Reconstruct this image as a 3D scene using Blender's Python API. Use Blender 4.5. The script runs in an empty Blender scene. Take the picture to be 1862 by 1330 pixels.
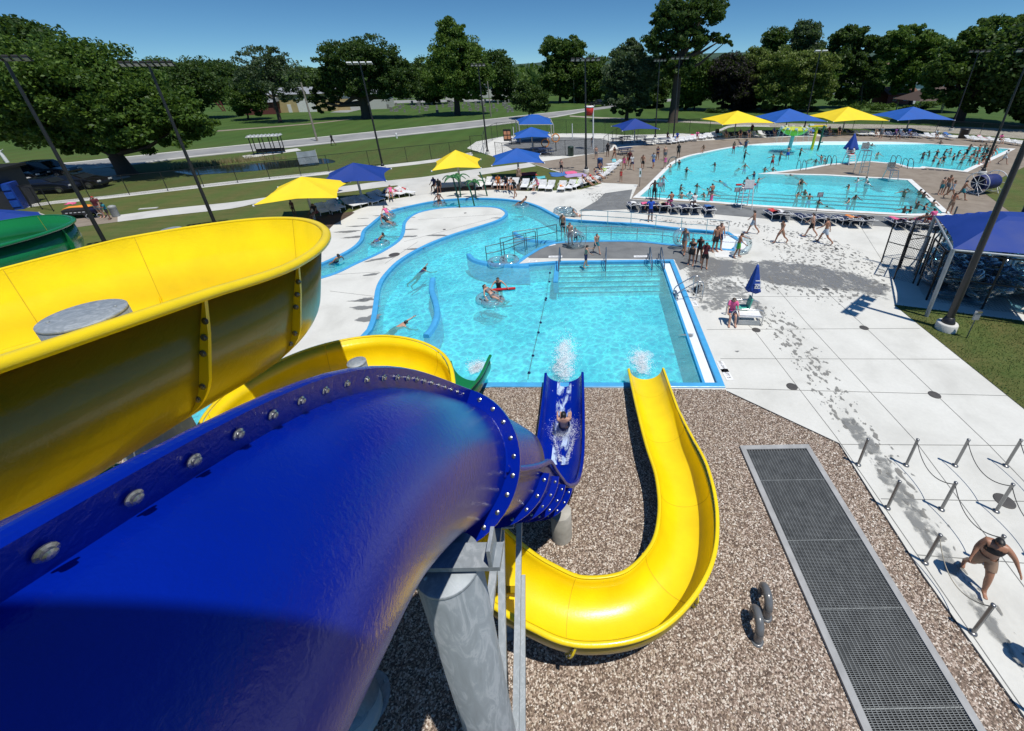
import bpy, bmesh, math, random
import numpy as np
from mathutils import Vector, Matrix
from mathutils.geometry import tessellate_polygon
random.seed(7)
PI = math.pi
C = bpy.context.scene.collection
scene = bpy.context.scene
# ------------------------------------------------------------------ camera
FPX, CX, CY, TILT, ROLL = 774.3, 1052.6, 507.5, 0.46215, -0.0195
PW, PH = 1862.0, 1330.0
CAMP = Vector((0, 0, 10.0))
_F = Vector((0, math.cos(TILT), -math.sin(TILT)))
_R0 = Vector((1, 0, 0)); _U0 = _R0.cross(_F)
_R = math.cos(ROLL) * _R0 + math.sin(ROLL) * _U0
_U = _R.cross(_F)
cam = bpy.data.cameras.new('camera'); camo = bpy.data.objects.new('camera', cam); C.objects.link(camo)
camo.matrix_world = Matrix(((_R.x, _U.x, -_F.x, 0), (_R.y, _U.y, -_F.y, 0), (_R.z, _U.z, -_F.z, 10), (0, 0, 0, 1)))
cam.sensor_width = 36; cam.sensor_fit = 'HORIZONTAL'; cam.lens = 36 * FPX / PW
cam.shift_x = (PW / 2 - CX) / PW; cam.shift_y = (CY - PH / 2) / PW
cam.clip_start = 0.05; cam.clip_end = 6000
scene.camera = camo
# ------------------------------------------------------------------ light
SUN = Vector((0.255, -0.2356, 1)).normalized()
w = bpy.data.worlds.new('World'); scene.world = w; w.use_nodes = True
nt = w.node_tree; nt.nodes.clear()
sky = nt.nodes.new('ShaderNodeTexSky'); sky.sky_type = 'NISHITA'; sky.sun_disc = False
sky.sun_elevation = math.asin(SUN.z); sky.sun_rotation = math.atan2(SUN.x, SUN.y)
sky.air_density = 1.0; sky.dust_density = 0.0; sky.ozone_density = 2.2; sky.altitude = 800
bg = nt.nodes.new('ShaderNodeBackground'); bg.inputs[1].default_value = 0.082
wo = nt.nodes.new('ShaderNodeOutputWorld')
tcn = nt.nodes.new('ShaderNodeTexCoord'); mpn = nt.nodes.new('ShaderNodeMapping'); mpn.inputs['Location'].default_value = (0, 0, .06); mpn.inputs['Scale'].default_value = (1, 1, 1.5)
nt.links.new(tcn.outputs['Generated'], mpn.inputs[0]); nt.links.new(mpn.outputs[0], sky.inputs[0])
hsn = nt.nodes.new('ShaderNodeHueSaturation'); hsn.inputs['Saturation'].default_value = 1.2; nt.links.new(sky.outputs[0], hsn.inputs['Color']); gn = nt.nodes.new('ShaderNodeMix'); gn.data_type = 'RGBA'; gn.blend_type = 'MULTIPLY'; gn.inputs[0].default_value = 1; gn.inputs[7].default_value = (.92, 1.2, 1.25, 1); nt.links.new(hsn.outputs[0], gn.inputs[6]); nt.links.new(gn.outputs[2], bg.inputs[0]); nt.links.new(bg.outputs[0], wo.inputs[0])
sl = bpy.data.lights.new('sun', 'SUN'); sl.energy = 4.3; sl.angle = math.radians(0.53); sl.color = (1, 0.965, 0.9)
so = bpy.data.objects.new('sun', sl); C.objects.link(so); so.rotation_euler = SUN.to_track_quat('Z', 'Y').to_euler()
so.location = (0, 0, 60)
scene.view_settings.view_transform = 'Standard'; scene.view_settings.look = 'None'
scene.view_settings.exposure = 0.0; scene.view_settings.gamma = 1
scene.cycles.max_bounces = 8; scene.cycles.transparent_max_bounces = 24
scene.cycles.caustics_reflective = False; scene.cycles.caustics_refractive = False
# ------------------------------------------------------------------ pixel -> ground
def ray(x, y): return _F + _R * ((x - CX) / FPX) - _U * ((y - CY) / FPX)
def W(x, y, h=0.0):
    r = ray(x, y); return CAMP + r * ((h - 10.0) / r.z)
def WY(x, y, Y):                       # the point seen at a pixel on the upright plane at that distance
    r = ray(x, y); return CAMP + r * (Y / r.y)
def depth(p): return (Vector(p) - CAMP).dot(_F)
def Wl(pts, h=0.0): return [W(x, y, h) for x, y in pts]
# ------------------------------------------------------------------ objects
def tag(o, label=None, cat=None, group=None, kind=None):
    if label: o['label'] = label
    if cat: o['category'] = cat
    if group: o['group'] = group
    if kind: o['kind'] = kind
    return o
def thing(name, label, cat, loc=(0, 0, 0), rz=0, group=None, s=1.0):
    o = bpy.data.objects.new(name, None); C.objects.link(o); o.location = loc; o.rotation_euler = (0, 0, rz)
    o.scale = (s, s, s); o.empty_display_size = .2
    return tag(o, label, cat, group)
class MB:
    def __init__(s): s.v = []; s.f = []; s.sm = []
    def add(s, vs, fs, smooth=False):
        b = len(s.v); s.v += [tuple(p) for p in vs]; s.f += [tuple(i + b for i in f) for f in fs]; s.sm += [smooth] * len(fs)
        return s
    def box(s, c, d, rz=0, m=None):
        cx, cy, cz = c; x, y, z = d[0] / 2, d[1] / 2, d[2] / 2
        P = [Vector((i * x, j * y, k * z)) for k in (-1, 1) for j in (-1, 1) for i in (-1, 1)]
        M = m if m is not None else Matrix.Rotation(rz, 3, 'Z')
        return s.add([M @ p + Vector(c) for p in P], [(0, 2, 3, 1), (4, 5, 7, 6), (0, 1, 5, 4), (2, 6, 7, 3), (0, 4, 6, 2), (1, 3, 7, 5)])
    def tube(s, pts, r, n=8, caps=True, smooth=True):
        pts = [Vector(p) for p in pts]; N = len(pts)
        rs = r if isinstance(r, (list, tuple)) else [r] * N
        vs = []; prev = None
        for i, p in enumerate(pts):
            t = (pts[min(i + 1, N - 1)] - pts[max(i - 1, 0)]); t = t.normalized() if t.length > 1e-9 else Vector((0, 0, 1))
            if prev is None:
                a = t.orthogonal().normalized()
            else:
                a = prev - t * prev.dot(t); a = a.normalized() if a.length > 1e-6 else t.orthogonal().normalized()
            prev = a; b = t.cross(a)
            vs += [p + rs[i] * (math.cos(2 * PI * k / n) * a + math.sin(2 * PI * k / n) * b) for k in range(n)]
        fs = [(i * n + k, i * n + (k + 1) % n, (i + 1) * n + (k + 1) % n, (i + 1) * n + k) for i in range(N - 1) for k in range(n)]
        s.add(vs, fs, smooth)
        if caps: s.add(vs[:n], [tuple(range(n))[::-1]]); s.add(vs[-n:], [tuple(range(n))])
        return s
    def bar(s, a, b, wx, wy=None):
        a, b = Vector(a), Vector(b); d = b - a; L = d.length
        q = d.to_track_quat('Z', 'Y').to_matrix()
        return s.box((a + b) / 2, (wx, wy or wx, L), m=q)
    def lathe(s, prof, c=(0, 0, 0), n=24, smooth=True, cap=False, m=None):
        c = Vector(c); vs = []
        for r, z in prof:
            for k in range(n):
                p = Vector((r * math.cos(2 * PI * k / n), r * math.sin(2 * PI * k / n), z))
                vs.append((m @ p if m is not None else p) + c)
        N = len(prof)
        fs = [(i * n + k, i * n + (k + 1) % n, (i + 1) * n + (k + 1) % n, (i + 1) * n + k) for i in range(N - 1) for k in range(n)]
        s.add(vs, fs, smooth)
        if cap: s.add(vs[-n:], [tuple(range(n))])
        return s
    def poly(s, outer, holes=(), z=None):
        loops = [[Vector((p[0], p[1], 0)) for p in outer]] + [[Vector((p[0], p[1], 0)) for p in h] for h in holes]
        tri = tessellate_polygon(loops); vs = [p for l in loops for p in l]
        zz = z if z is not None else outer[0][2]
        vs = [(p.x, p.y, zz) for p in vs]; fs = []
        for t in tri:
            a, b, c_ = [Vector(vs[i]) for i in t]
            n = (b - a).cross(c_ - a).z
            if abs(n) < 1e-12: continue
            fs.append(tuple(t) if n > 0 else tuple(t)[::-1])
        return s.add(vs, fs)
    def build(s, name, mat, parent=None, bevel=0, sharp=False):
        me = bpy.data.meshes.new(name); me.from_pydata(s.v, [], s.f); me.update()
        me.polygons.foreach_set('use_smooth', s.sm)
        if mat: me.materials.append(mat)
        o = bpy.data.objects.new(name, me); C.objects.link(o)
        if parent: o.parent = parent
        if bevel:
            md = o.modifiers.new('bevel', 'BEVEL'); md.width = bevel; md.segments = 2; md.limit_method = 'ANGLE'
        return o
def obj(name, mb, mat, parent=None, **k): return mb.build(name, mat, parent, **k)
def struct(name, mb, mat, kind='structure'): return tag(mb.build(name, mat), kind=kind)
def copy_tree(o, parent=None):
    c = o.copy(); C.objects.link(c)
    if parent is not None: c.parent = parent
    for ch in list(o.children): copy_tree(ch, c)
    return c
def offset(pts, d, closed=True):
    out = []; n = len(pts)
    for i in range(n):
        p = Vector(pts[i][:2] if not isinstance(pts[i], Vector) else pts[i].xy)
        a = Vector(pts[(i - 1) % n][:2]) if (closed or i > 0) else None
        b = Vector(pts[(i + 1) % n][:2]) if (closed or i < n - 1) else None
        if a is None: t = (b - p).normalized(); m = Vector((t.y, -t.x)); k = 1
        elif b is None: t = (p - a).normalized(); m = Vector((t.y, -t.x)); k = 1
        else:
            t1 = (p - a).normalized(); t2 = (b - p).normalized()
            n1 = Vector((t1.y, -t1.x)); n2 = Vector((t2.y, -t2.x)); m = n1 + n2
            m = m.normalized() if m.length > 1e-6 else n1
            k = 1 / max(m.dot(n1), .35)
        q = p + m * d * k; out.append(Vector((q.x, q.y, 0)))
    return out
def area2(p): return sum(p[i][0] * p[(i + 1) % len(p)][1] - p[(i + 1) % len(p)][0] * p[i][1] for i in range(len(p)))
def ccw(p): return list(p) if area2(p) > 0 else list(p)[::-1]      # with ccw order a positive offset goes outwards
def crom(K, n=8, closed=False):
    K = [Vector(k) for k in K]; out = []; N = len(K)
    rng = range(N) if closed else range(N - 1)
    for i in rng:
        if closed: a, b, c, d = K[i - 1], K[i], K[(i + 1) % N], K[(i + 2) % N]
        else:
            b, c = K[i], K[i + 1]; a = K[i - 1] if i > 0 else 2 * b - c; d = K[i + 2] if i + 2 < N else 2 * c - b
        for j in range(n):
            t = j / n; out.append(.5 * (2 * b + (c - a) * t + (2 * a - 5 * b + 4 * c - d) * t * t + (3 * b - a - 3 * c + d) * t ** 3))
    if not closed: out.append(K[-1].copy())
    return out
def band(mb, pts, o0, o1, z0, z1, closed=True):                    # a strip between two offsets of an outline
    a = offset(pts, o0, closed); b = offset(pts, o1, closed); n = len(pts)
    vs = [(p.x, p.y, z0) for p in a] + [(p.x, p.y, z1) for p in b]
    fs = [(i, (i + 1) % n, n + (i + 1) % n, n + i) for i in range(n if closed else n - 1)]
    return mb.add(vs, fs)
# ------------------------------------------------------------------ materials
class Mt:
    def __init__(s, name):
        s.m = bpy.data.materials.new(name); s.m.use_nodes = True; s.t = s.m.node_tree; s.t.nodes.clear()
        s.out = s.n('ShaderNodeOutputMaterial')
    def n(s, typ, **k):
        x = s.t.nodes.new(typ)
        for a, b in k.items():
            if a.startswith('i_'):
                key = a[2:]; key = int(key) if key.isdigit() else key.replace('_', ' ')
                x.inputs[key].default_value = b
            else: setattr(x, a, b)
        return x
    def l(s, a, b): s.t.links.new(a, b)
    def ramp(s, fac, cols, interp='LINEAR'):
        r = s.n('ShaderNodeValToRGB'); r.color_ramp.interpolation = interp; e = r.color_ramp.elements
        while len(e) < len(cols): e.new(.5)
        for i, (p, c) in enumerate(cols): e[i].position = p; e[i].color = (*c, 1) if len(c) == 3 else c
        s.l(fac, r.inputs[0]); return r.outputs[0]
    def mapr(s, fac, a, b, c, d):
        r = s.n('ShaderNodeMapRange'); s.l(fac, r.inputs[0])
        for i, v in enumerate((a, b, c, d)): r.inputs[i + 1].default_value = v
        return r.outputs[0]
    def pos(s, kind='Object'): return s.n('ShaderNodeTexCoord').outputs[kind]
    def wpos(s): return s.n('ShaderNodeNewGeometry').outputs['Position']
    def noise(s, co, scale, det=4, rough=.55, dist=0):
        x = s.n('ShaderNodeTexNoise', i_Scale=scale, i_Detail=det, i_Roughness=rough, i_Distortion=dist); s.l(co, x.inputs['Vector']); return x.outputs['Fac']
    def vor(s, co, scale, feat='F1', rnd=1.0):
        x = s.n('ShaderNodeTexVoronoi', i_Scale=scale, feature=feat); x.inputs['Randomness'].default_value = rnd; s.l(co, x.inputs['Vector']); return x
    def mix(s, fac, a, b, mode='MIX'):
        x = s.n('ShaderNodeMix', data_type='RGBA', blend_type=mode)
        for k, v in ((0, fac), (6, a), (7, b)):
            if isinstance(v, (int, float)): x.inputs[k].default_value = v
            elif isinstance(v, tuple): x.inputs[k].default_value = (*v, 1)
            else: s.l(v, x.inputs[k])
        return x.outputs[2]
    def math(s, op, a, b=0.0, c=0.0):
        x = s.n('ShaderNodeMath', operation=op)
        for k, v in enumerate((a, b, c)):
            if isinstance(v, (int, float)): x.inputs[k].default_value = v
            else: s.l(v, x.inputs[k])
        return x.outputs[0]
    def bump(s, h, st=.3, dist=.02):
        b = s.n('ShaderNodeBump', i_Strength=st, i_Distance=dist); s.l(h, b.inputs['Height']); return b.outputs[0]
    def pbr(s, col, rough=.6, metal=0, nrm=None, spec=.5, coat=0, trans=0):
        p = s.n('ShaderNodeBsdfPrincipled'); p.inputs['Metallic'].default_value = metal
        for key, v in (('Base Color', col), ('Roughness', rough)):
            if isinstance(v, tuple): p.inputs[key].default_value = (*v, 1)
            elif isinstance(v, (int, float)): p.inputs[key].default_value = v
            else: s.l(v, p.inputs[key])
        p.inputs['Specular IOR Level'].default_value = spec
        p.inputs['Coat Weight'].default_value = coat; p.inputs['Coat Roughness'].default_value = .08
        p.inputs['Transmission Weight'].default_value = trans
        if nrm is not None: s.l(nrm, p.inputs['Normal'])
        return p.outputs[0]
    def done(s, sh): s.l(sh, s.out.inputs[0]); return s.m
_mc = {}
def mat(name, col, rough=.6, metal=0, var=.12, sc=6, bump=0, bsc=40, spec=.5, coat=0):
    if name in _mc: return _mc[name]
    m = Mt(name); co = m.pos(); n = m.noise(co, sc)
    f = m.mapr(n, .3, .7, 1 - var, 1 + var)
    x = m.n('ShaderNodeVectorMath', operation='SCALE'); x.inputs[0].default_value = col; m.l(f, x.inputs['Scale'])
    nr = m.bump(m.noise(co, bsc, 3), bump, .01) if bump else None
    r = m.mapr(n, .3, .7, max(rough - .07, 0.02), min(rough + .07, 1))
    _mc[name] = m.done(m.pbr(x.outputs[0], r, metal, nr, spec, coat)); return _mc[name]
# ------------------------------------------------------------------ named materials
def mk_grass():
    m = Mt('grass'); co = m.wpos()
    a = m.noise(co, .12, 5, .6); b = m.noise(co, 1.3, 5, .7); c = m.noise(co, 14, 3, .7)
    base = m.ramp(a, [(.3, (.035, .085, .014)), (.55, (.055, .11, .02)), (.75, (.085, .12, .028))])
    # only the pool side of the road is dry: brownish thatch shows through
    dist = m.n('ShaderNodeSeparateXYZ'); m.l(co, dist.inputs[0])
    dry = m.mapr(dist.outputs[1], 40, 75, .8, .08)
    base = m.mix(m.math('MULTIPLY', dry, .62), base, (.125, .112, .036))
    st = m.n('ShaderNodeMapping'); st.inputs['Scale'].default_value = (.35, 2.2, 1); m.l(co, st.inputs[0])
    stn = m.noise(st.outputs[0], .8, 4, .65)
    dm = m.math('MULTIPLY', m.mapr(m.math('MULTIPLY', b, stn), .14, .34, 0, 1), dry)
    col = m.mix(dm, base, (.16, .145, .05))
    sn = m.n('ShaderNodeTexWave', i_Scale=.09, i_Distortion=1.5); sn.bands_direction = 'X'; m.l(co, sn.inputs[0]); col = m.mix(m.math('MULTIPLY', sn.outputs['Fac'], .35), col, (.075, .15, .03))
    col = m.mix(m.mapr(c, .3, .7, 0, .35), col, (.02, .04, .008))
    return m.done(m.pbr(col, .85, nrm=m.bump(m.noise(co, 30, 4, .8), .6, .05), spec=.2))
def mk_concrete(name, c0, c1, c2, sc=.5):
    m = Mt(name); co = m.wpos()
    a = m.noise(co, sc, 6, .6, .4); b = m.noise(co, 9, 5, .65)
    col = m.ramp(a, [(.3, c0), (.5, c1), (.72, c2)])
    col = m.mix(m.mapr(b, .35, .7, 0, .22), col, tuple(x * .72 for x in c1))
    return m.done(m.pbr(col, .8, nrm=m.bump(m.noise(co, 60, 4), .25, .01), spec=.3))
def mk_pebbles():
    m = Mt('pebbles'); co = m.wpos()
    wob = m.noise(co, 6, 2)
    v = m.vor(co, 40, 'F1'); e = m.vor(co, 40, 'DISTANCE_TO_EDGE')
    sep = m.n('ShaderNodeSeparateColor'); m.l(v.outputs['Color'], sep.inputs[0])
    col = m.ramp(sep.outputs[0], [(.0, (.07, .05, .035)), (.28, (.17, .12, .085)), (.5, (.28, .2, .15)), (.68, (.42, .32, .25)), (.84, (.6, .5, .41)), (1, (.76, .69, .6))])
    big = m.noise(co, .7, 4); col = m.mix(m.mapr(big, .35, .65, 0, .12), col, (.16, .1, .07))
    gap = m.mapr(e.outputs['Distance'], 0, .008, 0, 1)
    col = m.mix(gap, (.02, .014, .01), col)
    h = m.mapr(v.outputs['Distance'], 0, .045, 1, 0); h2 = m.math('ADD', h, m.math('MULTIPLY', sep.outputs[1], .9))
    return m.done(m.pbr(col, .6, nrm=m.bump(h2, 1.0, .035), spec=.4))
def mk_fiberglass(name, col, inner=False, rough=.2, bsc=16, bst=.25, coat=.4, spec=.5):
    m = Mt(name); co = m.wpos()
    n = m.noise(co, bsc, 3, .5, .6); big = m.noise(co, 1.4, 4)
    k = m.mapr(big, .3, .7, .9, 1.07)
    x = m.n('ShaderNodeVectorMath', operation='SCALE'); x.inputs[0].default_value = col; m.l(k, x.inputs['Scale'])
    nr = m.bump(m.math('ADD', n, m.math('MULTIPLY', m.noise(co, bsc * 3.1, 2), .35)), bst, .012)
    return m.done(m.pbr(x.outputs[0], rough, 0, nr, spec, coat))
def mk_galv(name='galvanised'):
    m = Mt(name); co = m.wpos(); st = m.n('ShaderNodeMapping'); st.inputs['Scale'].default_value = (3, 3, .9); st.inputs['Rotation'].default_value = (.3, .2, 0); m.l(co, st.inputs[0])
    a = m.noise(st.outputs[0], 2.2, 6, .62, 2.2)
    col = m.ramp(a, [(.3, (.27, .3, .32)), (.5, (.31, .345, .37)), (.62, (.4, .43, .455)), (.75, (.29, .325, .35))])
    return m.done(m.pbr(col, m.mapr(a, .3, .7, .5, .7), .35, m.bump(a, .15, .01), .5))
def mk_water(name, tint, deep, scale, milk=.3, wave=.35):
    # refracting-looking water: rippled light is painted as a net in the see-through tint; gloss mirrors the sky
    m = Mt(name); co = m.wpos()
    wv = m.n('ShaderNodeTexNoise', i_Scale=scale * .55, i_Detail=3, i_Roughness=.6); m.l(co, wv.inputs['Vector'])
    add = m.n('ShaderNodeVectorMath', operation='MULTIPLY_ADD'); m.l(wv.outputs['Color'], add.inputs[0]); add.inputs[1].default_value = (.9 / scale * 1.6,) * 3; m.l(co, add.inputs[2])
    e = m.vor(add.outputs[0], scale, 'DISTANCE_TO_EDGE', 1)
    e2 = m.vor(add.outputs[0], scale * 2.3, 'DISTANCE_TO_EDGE', 1)
    net = m.math('ADD', m.mapr(e.outputs['Distance'], 0, .22, 1, 0), m.math('MULTIPLY', m.mapr(e2.outputs['Distance'], 0, .25, 1, 0), .5))
    patch = m.noise(co, .45, 5, .62, .8)
    net = m.math('MULTIPLY', net, m.mapr(patch, .3, .7, .45, 1.1))
    f = m.mapr(net, .12, .95, 0, 1)
    tcol = m.mix(f, deep, tint)
    tr = m.n('ShaderNodeBsdfTransparent'); m.l(tcol, tr.inputs[0])
    h = m.math('ADD', m.math('MULTIPLY', wv.outputs['Fac'], 1.0), m.math('MULTIPLY', e.outputs['Distance'], .6))
    nr = m.bump(m.math('ADD', h, m.math('MULTIPLY', m.noise(co, scale * 4, 3, .6), .3)), wave, .12)
    milkc = m.mix(m.mapr(patch, .35, .65, 0, 1), tuple(x * .8 for x in tint), tuple(min(1, x * 1.0 + .06) for x in tint))
    df = m.n('ShaderNodeBsdfDiffuse'); m.l(milkc, df.inputs[0]); m.l(nr, df.inputs['Normal'])
    mx = m.n('ShaderNodeMixShader'); mx.inputs[0].default_value = milk; m.l(tr.outputs[0], mx.inputs[1]); m.l(df.outputs[0], mx.inputs[2])
    gl = m.n('ShaderNodeBsdfGlossy', i_Roughness=.07); m.l(nr, gl.inputs['Normal'])
    fr = m.n('ShaderNodeFresnel', i_IOR=1.33); m.l(nr, fr.inputs['Normal'])
    mx2 = m.n('ShaderNodeMixShader'); m.l(m.math('MINIMUM', fr.outputs[0], .45), mx2.inputs[0]); m.l(mx.outputs[0], mx2.inputs[1]); m.l(gl.outputs[0], mx2.inputs[2])
    return m.done(mx2.outputs[0])
def mk_cut(name, col, rough, scale, lo, hi,  dist=.5, aniso=(1, 1, 1), det=4, fade=None, base=None):
    # a thin wet film with a ragged noise outline
    m = Mt(name); co = m.wpos(); mp = m.n('ShaderNodeMapping'); mp.inputs['Scale'].default_value = aniso; m.l(co, mp.inputs[0])
    n = m.noise(mp.outputs[0], scale, det, .6, dist)
    if base:
        n = m.math('ADD', m.math('MULTIPLY', n, .6), m.math('MULTIPLY', m.noise(co, base, 3), .4))
    if fade: at = m.n('ShaderNodeAttribute', attribute_name='edge'); n = m.math('ADD', n, m.math('MULTIPLY', m.math('SUBTRACT', at.outputs['Fac'], 1.0), fade))
    a = m.math('MULTIPLY', m.mapr(n, lo, hi, 0, 1), .8 if fade else 1.0)
    tr = m.n('ShaderNodeBsdfTransparent'); p = m.pbr(col, rough, spec=.5)
    mx = m.n('ShaderNodeMixShader'); m.l(a, mx.inputs[0]); m.l(tr.outputs[0], mx.inputs[1]); m.l(p, mx.inputs[2])
    return m.done(mx.outputs[0])
def mk_mesh(name, col, cell, wire, rough=.5):
    # woven chain-link wire: diamonds cut out of the sheet
    m = Mt(name); co = m.pos('UV'); mp = m.n('ShaderNodeMapping'); mp.inputs['Rotation'].default_value = (0, 0, PI / 4); m.l(co, mp.inputs[0])
    sp = m.n('ShaderNodeSeparateXYZ'); m.l(mp.outputs[0], sp.inputs[0])
    def ln(o): return m.math('LESS_THAN', m.math('PINGPONG', m.math('DIVIDE', o, cell), .5), wire / cell)
    a = m.math('MAXIMUM', ln(sp.outputs[0]), ln(sp.outputs[1]))
    tr = m.n('ShaderNodeBsdfTransparent'); p = m.pbr(col, rough)
    mx = m.n('ShaderNodeMixShader'); m.l(a, mx.inputs[0]); m.l(tr.outputs[0], mx.inputs[1]); m.l(p, mx.inputs[2])
    return m.done(mx.outputs[0])
def mk_leaf(name, c0, c1, tl=.42):
    m = Mt(name); g = m.n('ShaderNodeNewGeometry'); r = g.outputs['Random Per Island']
    col = m.ramp(r, [(0, c0), (.6, tuple((a + b) / 2 for a, b in zip(c0, c1))), (1, c1)])
    d = m.pbr(col, .55, spec=.35); t = m.n('ShaderNodeBsdfTranslucent'); m.l(m.mix(.5, col, (.12, .2, .02)), t.inputs[0])
    mx = m.n('ShaderNodeMixShader'); mx.inputs[0].default_value = tl; m.l(d, mx.inputs[1]); m.l(t.outputs[0], mx.inputs[2])
    return m.done(mx.outputs[0])
def mk_clear(name, tint=(.85, .93, .95), rough=.08, op=.35):
    m = Mt(name); tr = m.n('ShaderNodeBsdfTransparent'); tr.inputs[0].default_value = (*tint, 1)
    g = m.n('ShaderNodeBsdfGlossy', i_Roughness=rough); lw = m.n('ShaderNodeLayerWeight', i_Blend=op)
    mx = m.n('ShaderNodeMixShader'); m.l(lw.outputs['Facing'], mx.inputs[0]); m.l(tr.outputs[0], mx.inputs[1]); m.l(g.outputs[0], mx.inputs[2])
    d = m.n('ShaderNodeBsdfDiffuse'); d.inputs[0].default_value = (*[x * .8 for x in tint], 1)
    m2 = m.n('ShaderNodeMixShader'); m2.inputs[0].default_value = .12; m.l(mx.outputs[0], m2.inputs[1]); m.l(d.outputs[0], m2.inputs[2])
    return m.done(m2.outputs[0])
def mk_foam(name):
    m = Mt(name); co = m.wpos(); n = m.noise(co, 11, 6, .75, .8); u = m.n('ShaderNodeLayerWeight', i_Blend=.5)
    a = m.math('MULTIPLY', m.mapr(n, .38, .66, .02, .5), m.math('POWER', m.mapr(u.outputs['Facing'], .0, .9, 1, 0), 1.6))
    tr = m.n('ShaderNodeBsdfTransparent'); d = m.n('ShaderNodeBsdfDiffuse'); d.inputs[0].default_value = (.93, .96, .98, 1)
    mx = m.n('ShaderNodeMixShader'); m.l(a, mx.inputs[0]); m.l(tr.outputs[0], mx.inputs[1]); m.l(d.outputs[0], mx.inputs[2])
    return m.done(mx.outputs[0])
GRASS = mk_grass()
CONC = mk_concrete('concrete', (.54, .53, .485), (.635, .625, .575), (.69, .68, .63))
TAN = mk_concrete('tan_concrete', (.2, .165, .125), (.255, .21, .165), (.3, .255, .2), .8)
GREYC = mk_concrete('grey_concrete', (.135, .14, .14), (.175, .18, .18), (.22, .225, .22), .9)
ASPH = mk_concrete('asphalt', (.2, .2, .2), (.27, .27, .265), (.33, .325, .31), .3)
PEB = mk_pebbles()
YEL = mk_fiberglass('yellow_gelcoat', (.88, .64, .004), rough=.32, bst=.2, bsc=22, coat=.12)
YELO = mk_fiberglass('yellow_back_shaded', (.3, .215, .004), rough=.3, bst=.35, bsc=11, coat=.2)  # darker yellow: shade of the slide's outer side put into the colour
BLU = mk_fiberglass('blue_gelcoat', (.0002, .012, .26), rough=.22, bst=.22, bsc=30, coat=.0, spec=.3)
GRN = mk_fiberglass('green_gelcoat', (.008, .17, .045), rough=.25, bst=.2, coat=.3)
GALV = mk_galv()
STEEL = mat('stainless_steel', (.55, .56, .57), .25, .9, .1)
BLK = mat('black_steel', (.018, .018, .02), .4, 0, .15)
WHT = mat('white_plastic', (.78, .78, .77), .4)
POOLB = mat('blue_pool_paint', (.07, .36, .66), .35, 0, .08, 3)
WHTP = mat('white_pool_paint', (.78, .82, .83), .4, 0, .05)
FLOORP = mat('pale_pool_plaster', (.46, .86, .9), .6, 0, .05, 1)
FLOORB = mat('big_pool_plaster', (.62, .92, .94), .6, 0, .05, 1)
LANE = mat('dark_lane_tile', (.01, .05, .09), .5)
FOAM = mk_foam('white_foam')
CLEAR = mk_clear('clear_vinyl')
# ------------------------------------------------------------------ outlines (on the ground)
def cv(px, n=4, h=0.0): return crom(Wl(px, h), n)
bigpool_px_a = [(1162, 358.5), (1183, 340), (1206, 316), (1226, 297), (1249, 286), (1281, 278.5), (1326, 269.5), (1374, 263.5), (1433, 260), (1503, 258.5), (1611, 259), (1676, 261.5), (1784, 268.5)]
BIGP = cv(bigpool_px_a, 3) + Wl([(1836, 271.5), (1751, 311.5), (1677, 303.5), (1672, 305.5), (1654, 305), (1634, 298.5), (1577, 293.5), (1503, 299.5), (1460, 307.5), (1408, 313.5), (1380, 316.5), (1500, 319.5), (1650, 328), (1716, 389), (1654, 390), (1500, 381.5), (1367, 373), (1296, 367)])
river_out = [(1322, 424.5), (1238, 417.5), (1160, 409), (1113, 406.5), (1066, 403.5), (1023, 399), (1000, 388.5), (978, 377), (951, 368.5), (910, 363.5), (865, 362), (807, 365), (751, 375), (706, 387.5), (676, 410), (664, 421), (659, 438), (640, 455), (602, 474.5), (560, 492)]
river_in = [(560, 512), (607, 498), (645, 480), (690, 459.6), (722, 439), (731, 423.5), (735, 404), (758, 387.5), (803, 378.5), (846, 376.5), (882, 376), (908, 378.5), (922, 386), (920, 394), (904.6, 403), (871, 414), (826, 428), (780, 446), (735, 471), (708, 496), (692.5, 520.5), (687, 554), (683.5, 579), (676, 600)]
NEARP = [Vector((4.78, 11.62, 0)), Vector((5.22, 22.05, 0))] + Wl([(1015, 478.5), (960, 482.5), (932, 485), (941, 477), (955, 467)]) + cv([(978, 453), (1000, 444.5), (1019, 441), (1060, 439.3), (1103, 438.5), (1160, 439), (1211, 444.5), (1262, 449), (1330, 455)], 2) + Wl([(1345, 440)]) + cv(river_out, 4) + cv(river_in, 4) + Wl([(640, 640), (500, 690), (380, 712), (320, 745), (330, 778), (600, 737), (850, 703), (895, 698.5)])
NEARP = ccw(NEARP); BIGP = ccw(BIGP)
deck_px = [(784, 352), (818, 348.5), (900, 346), (955, 348), (1012, 347), (1057, 345), (1095, 334), (1030, 318), (964, 297), (910, 289), (872, 277), (849, 270), (866, 258), (912, 249), (960, 245), (1023, 243), (1091, 243), (1136, 246), (1190, 245), (1240, 243), (1300, 247), (1380, 246), (1500, 243), (1600, 240), (1700, 244), (1800, 250), (1862, 256)]
DECK = Wl(deck_px) + [Vector((110, 70, 0)), Vector((110, 3, 0)), Vector((30, -8, 0)), Vector((-22, -8, 0)), Vector((-22, 14, 0))] + Wl([(420, 500), (520, 440), (604, 408), (622, 397), (640, 386), (670, 374), (705, 364), (753, 356.5)])
DECK = ccw(DECK)
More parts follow.
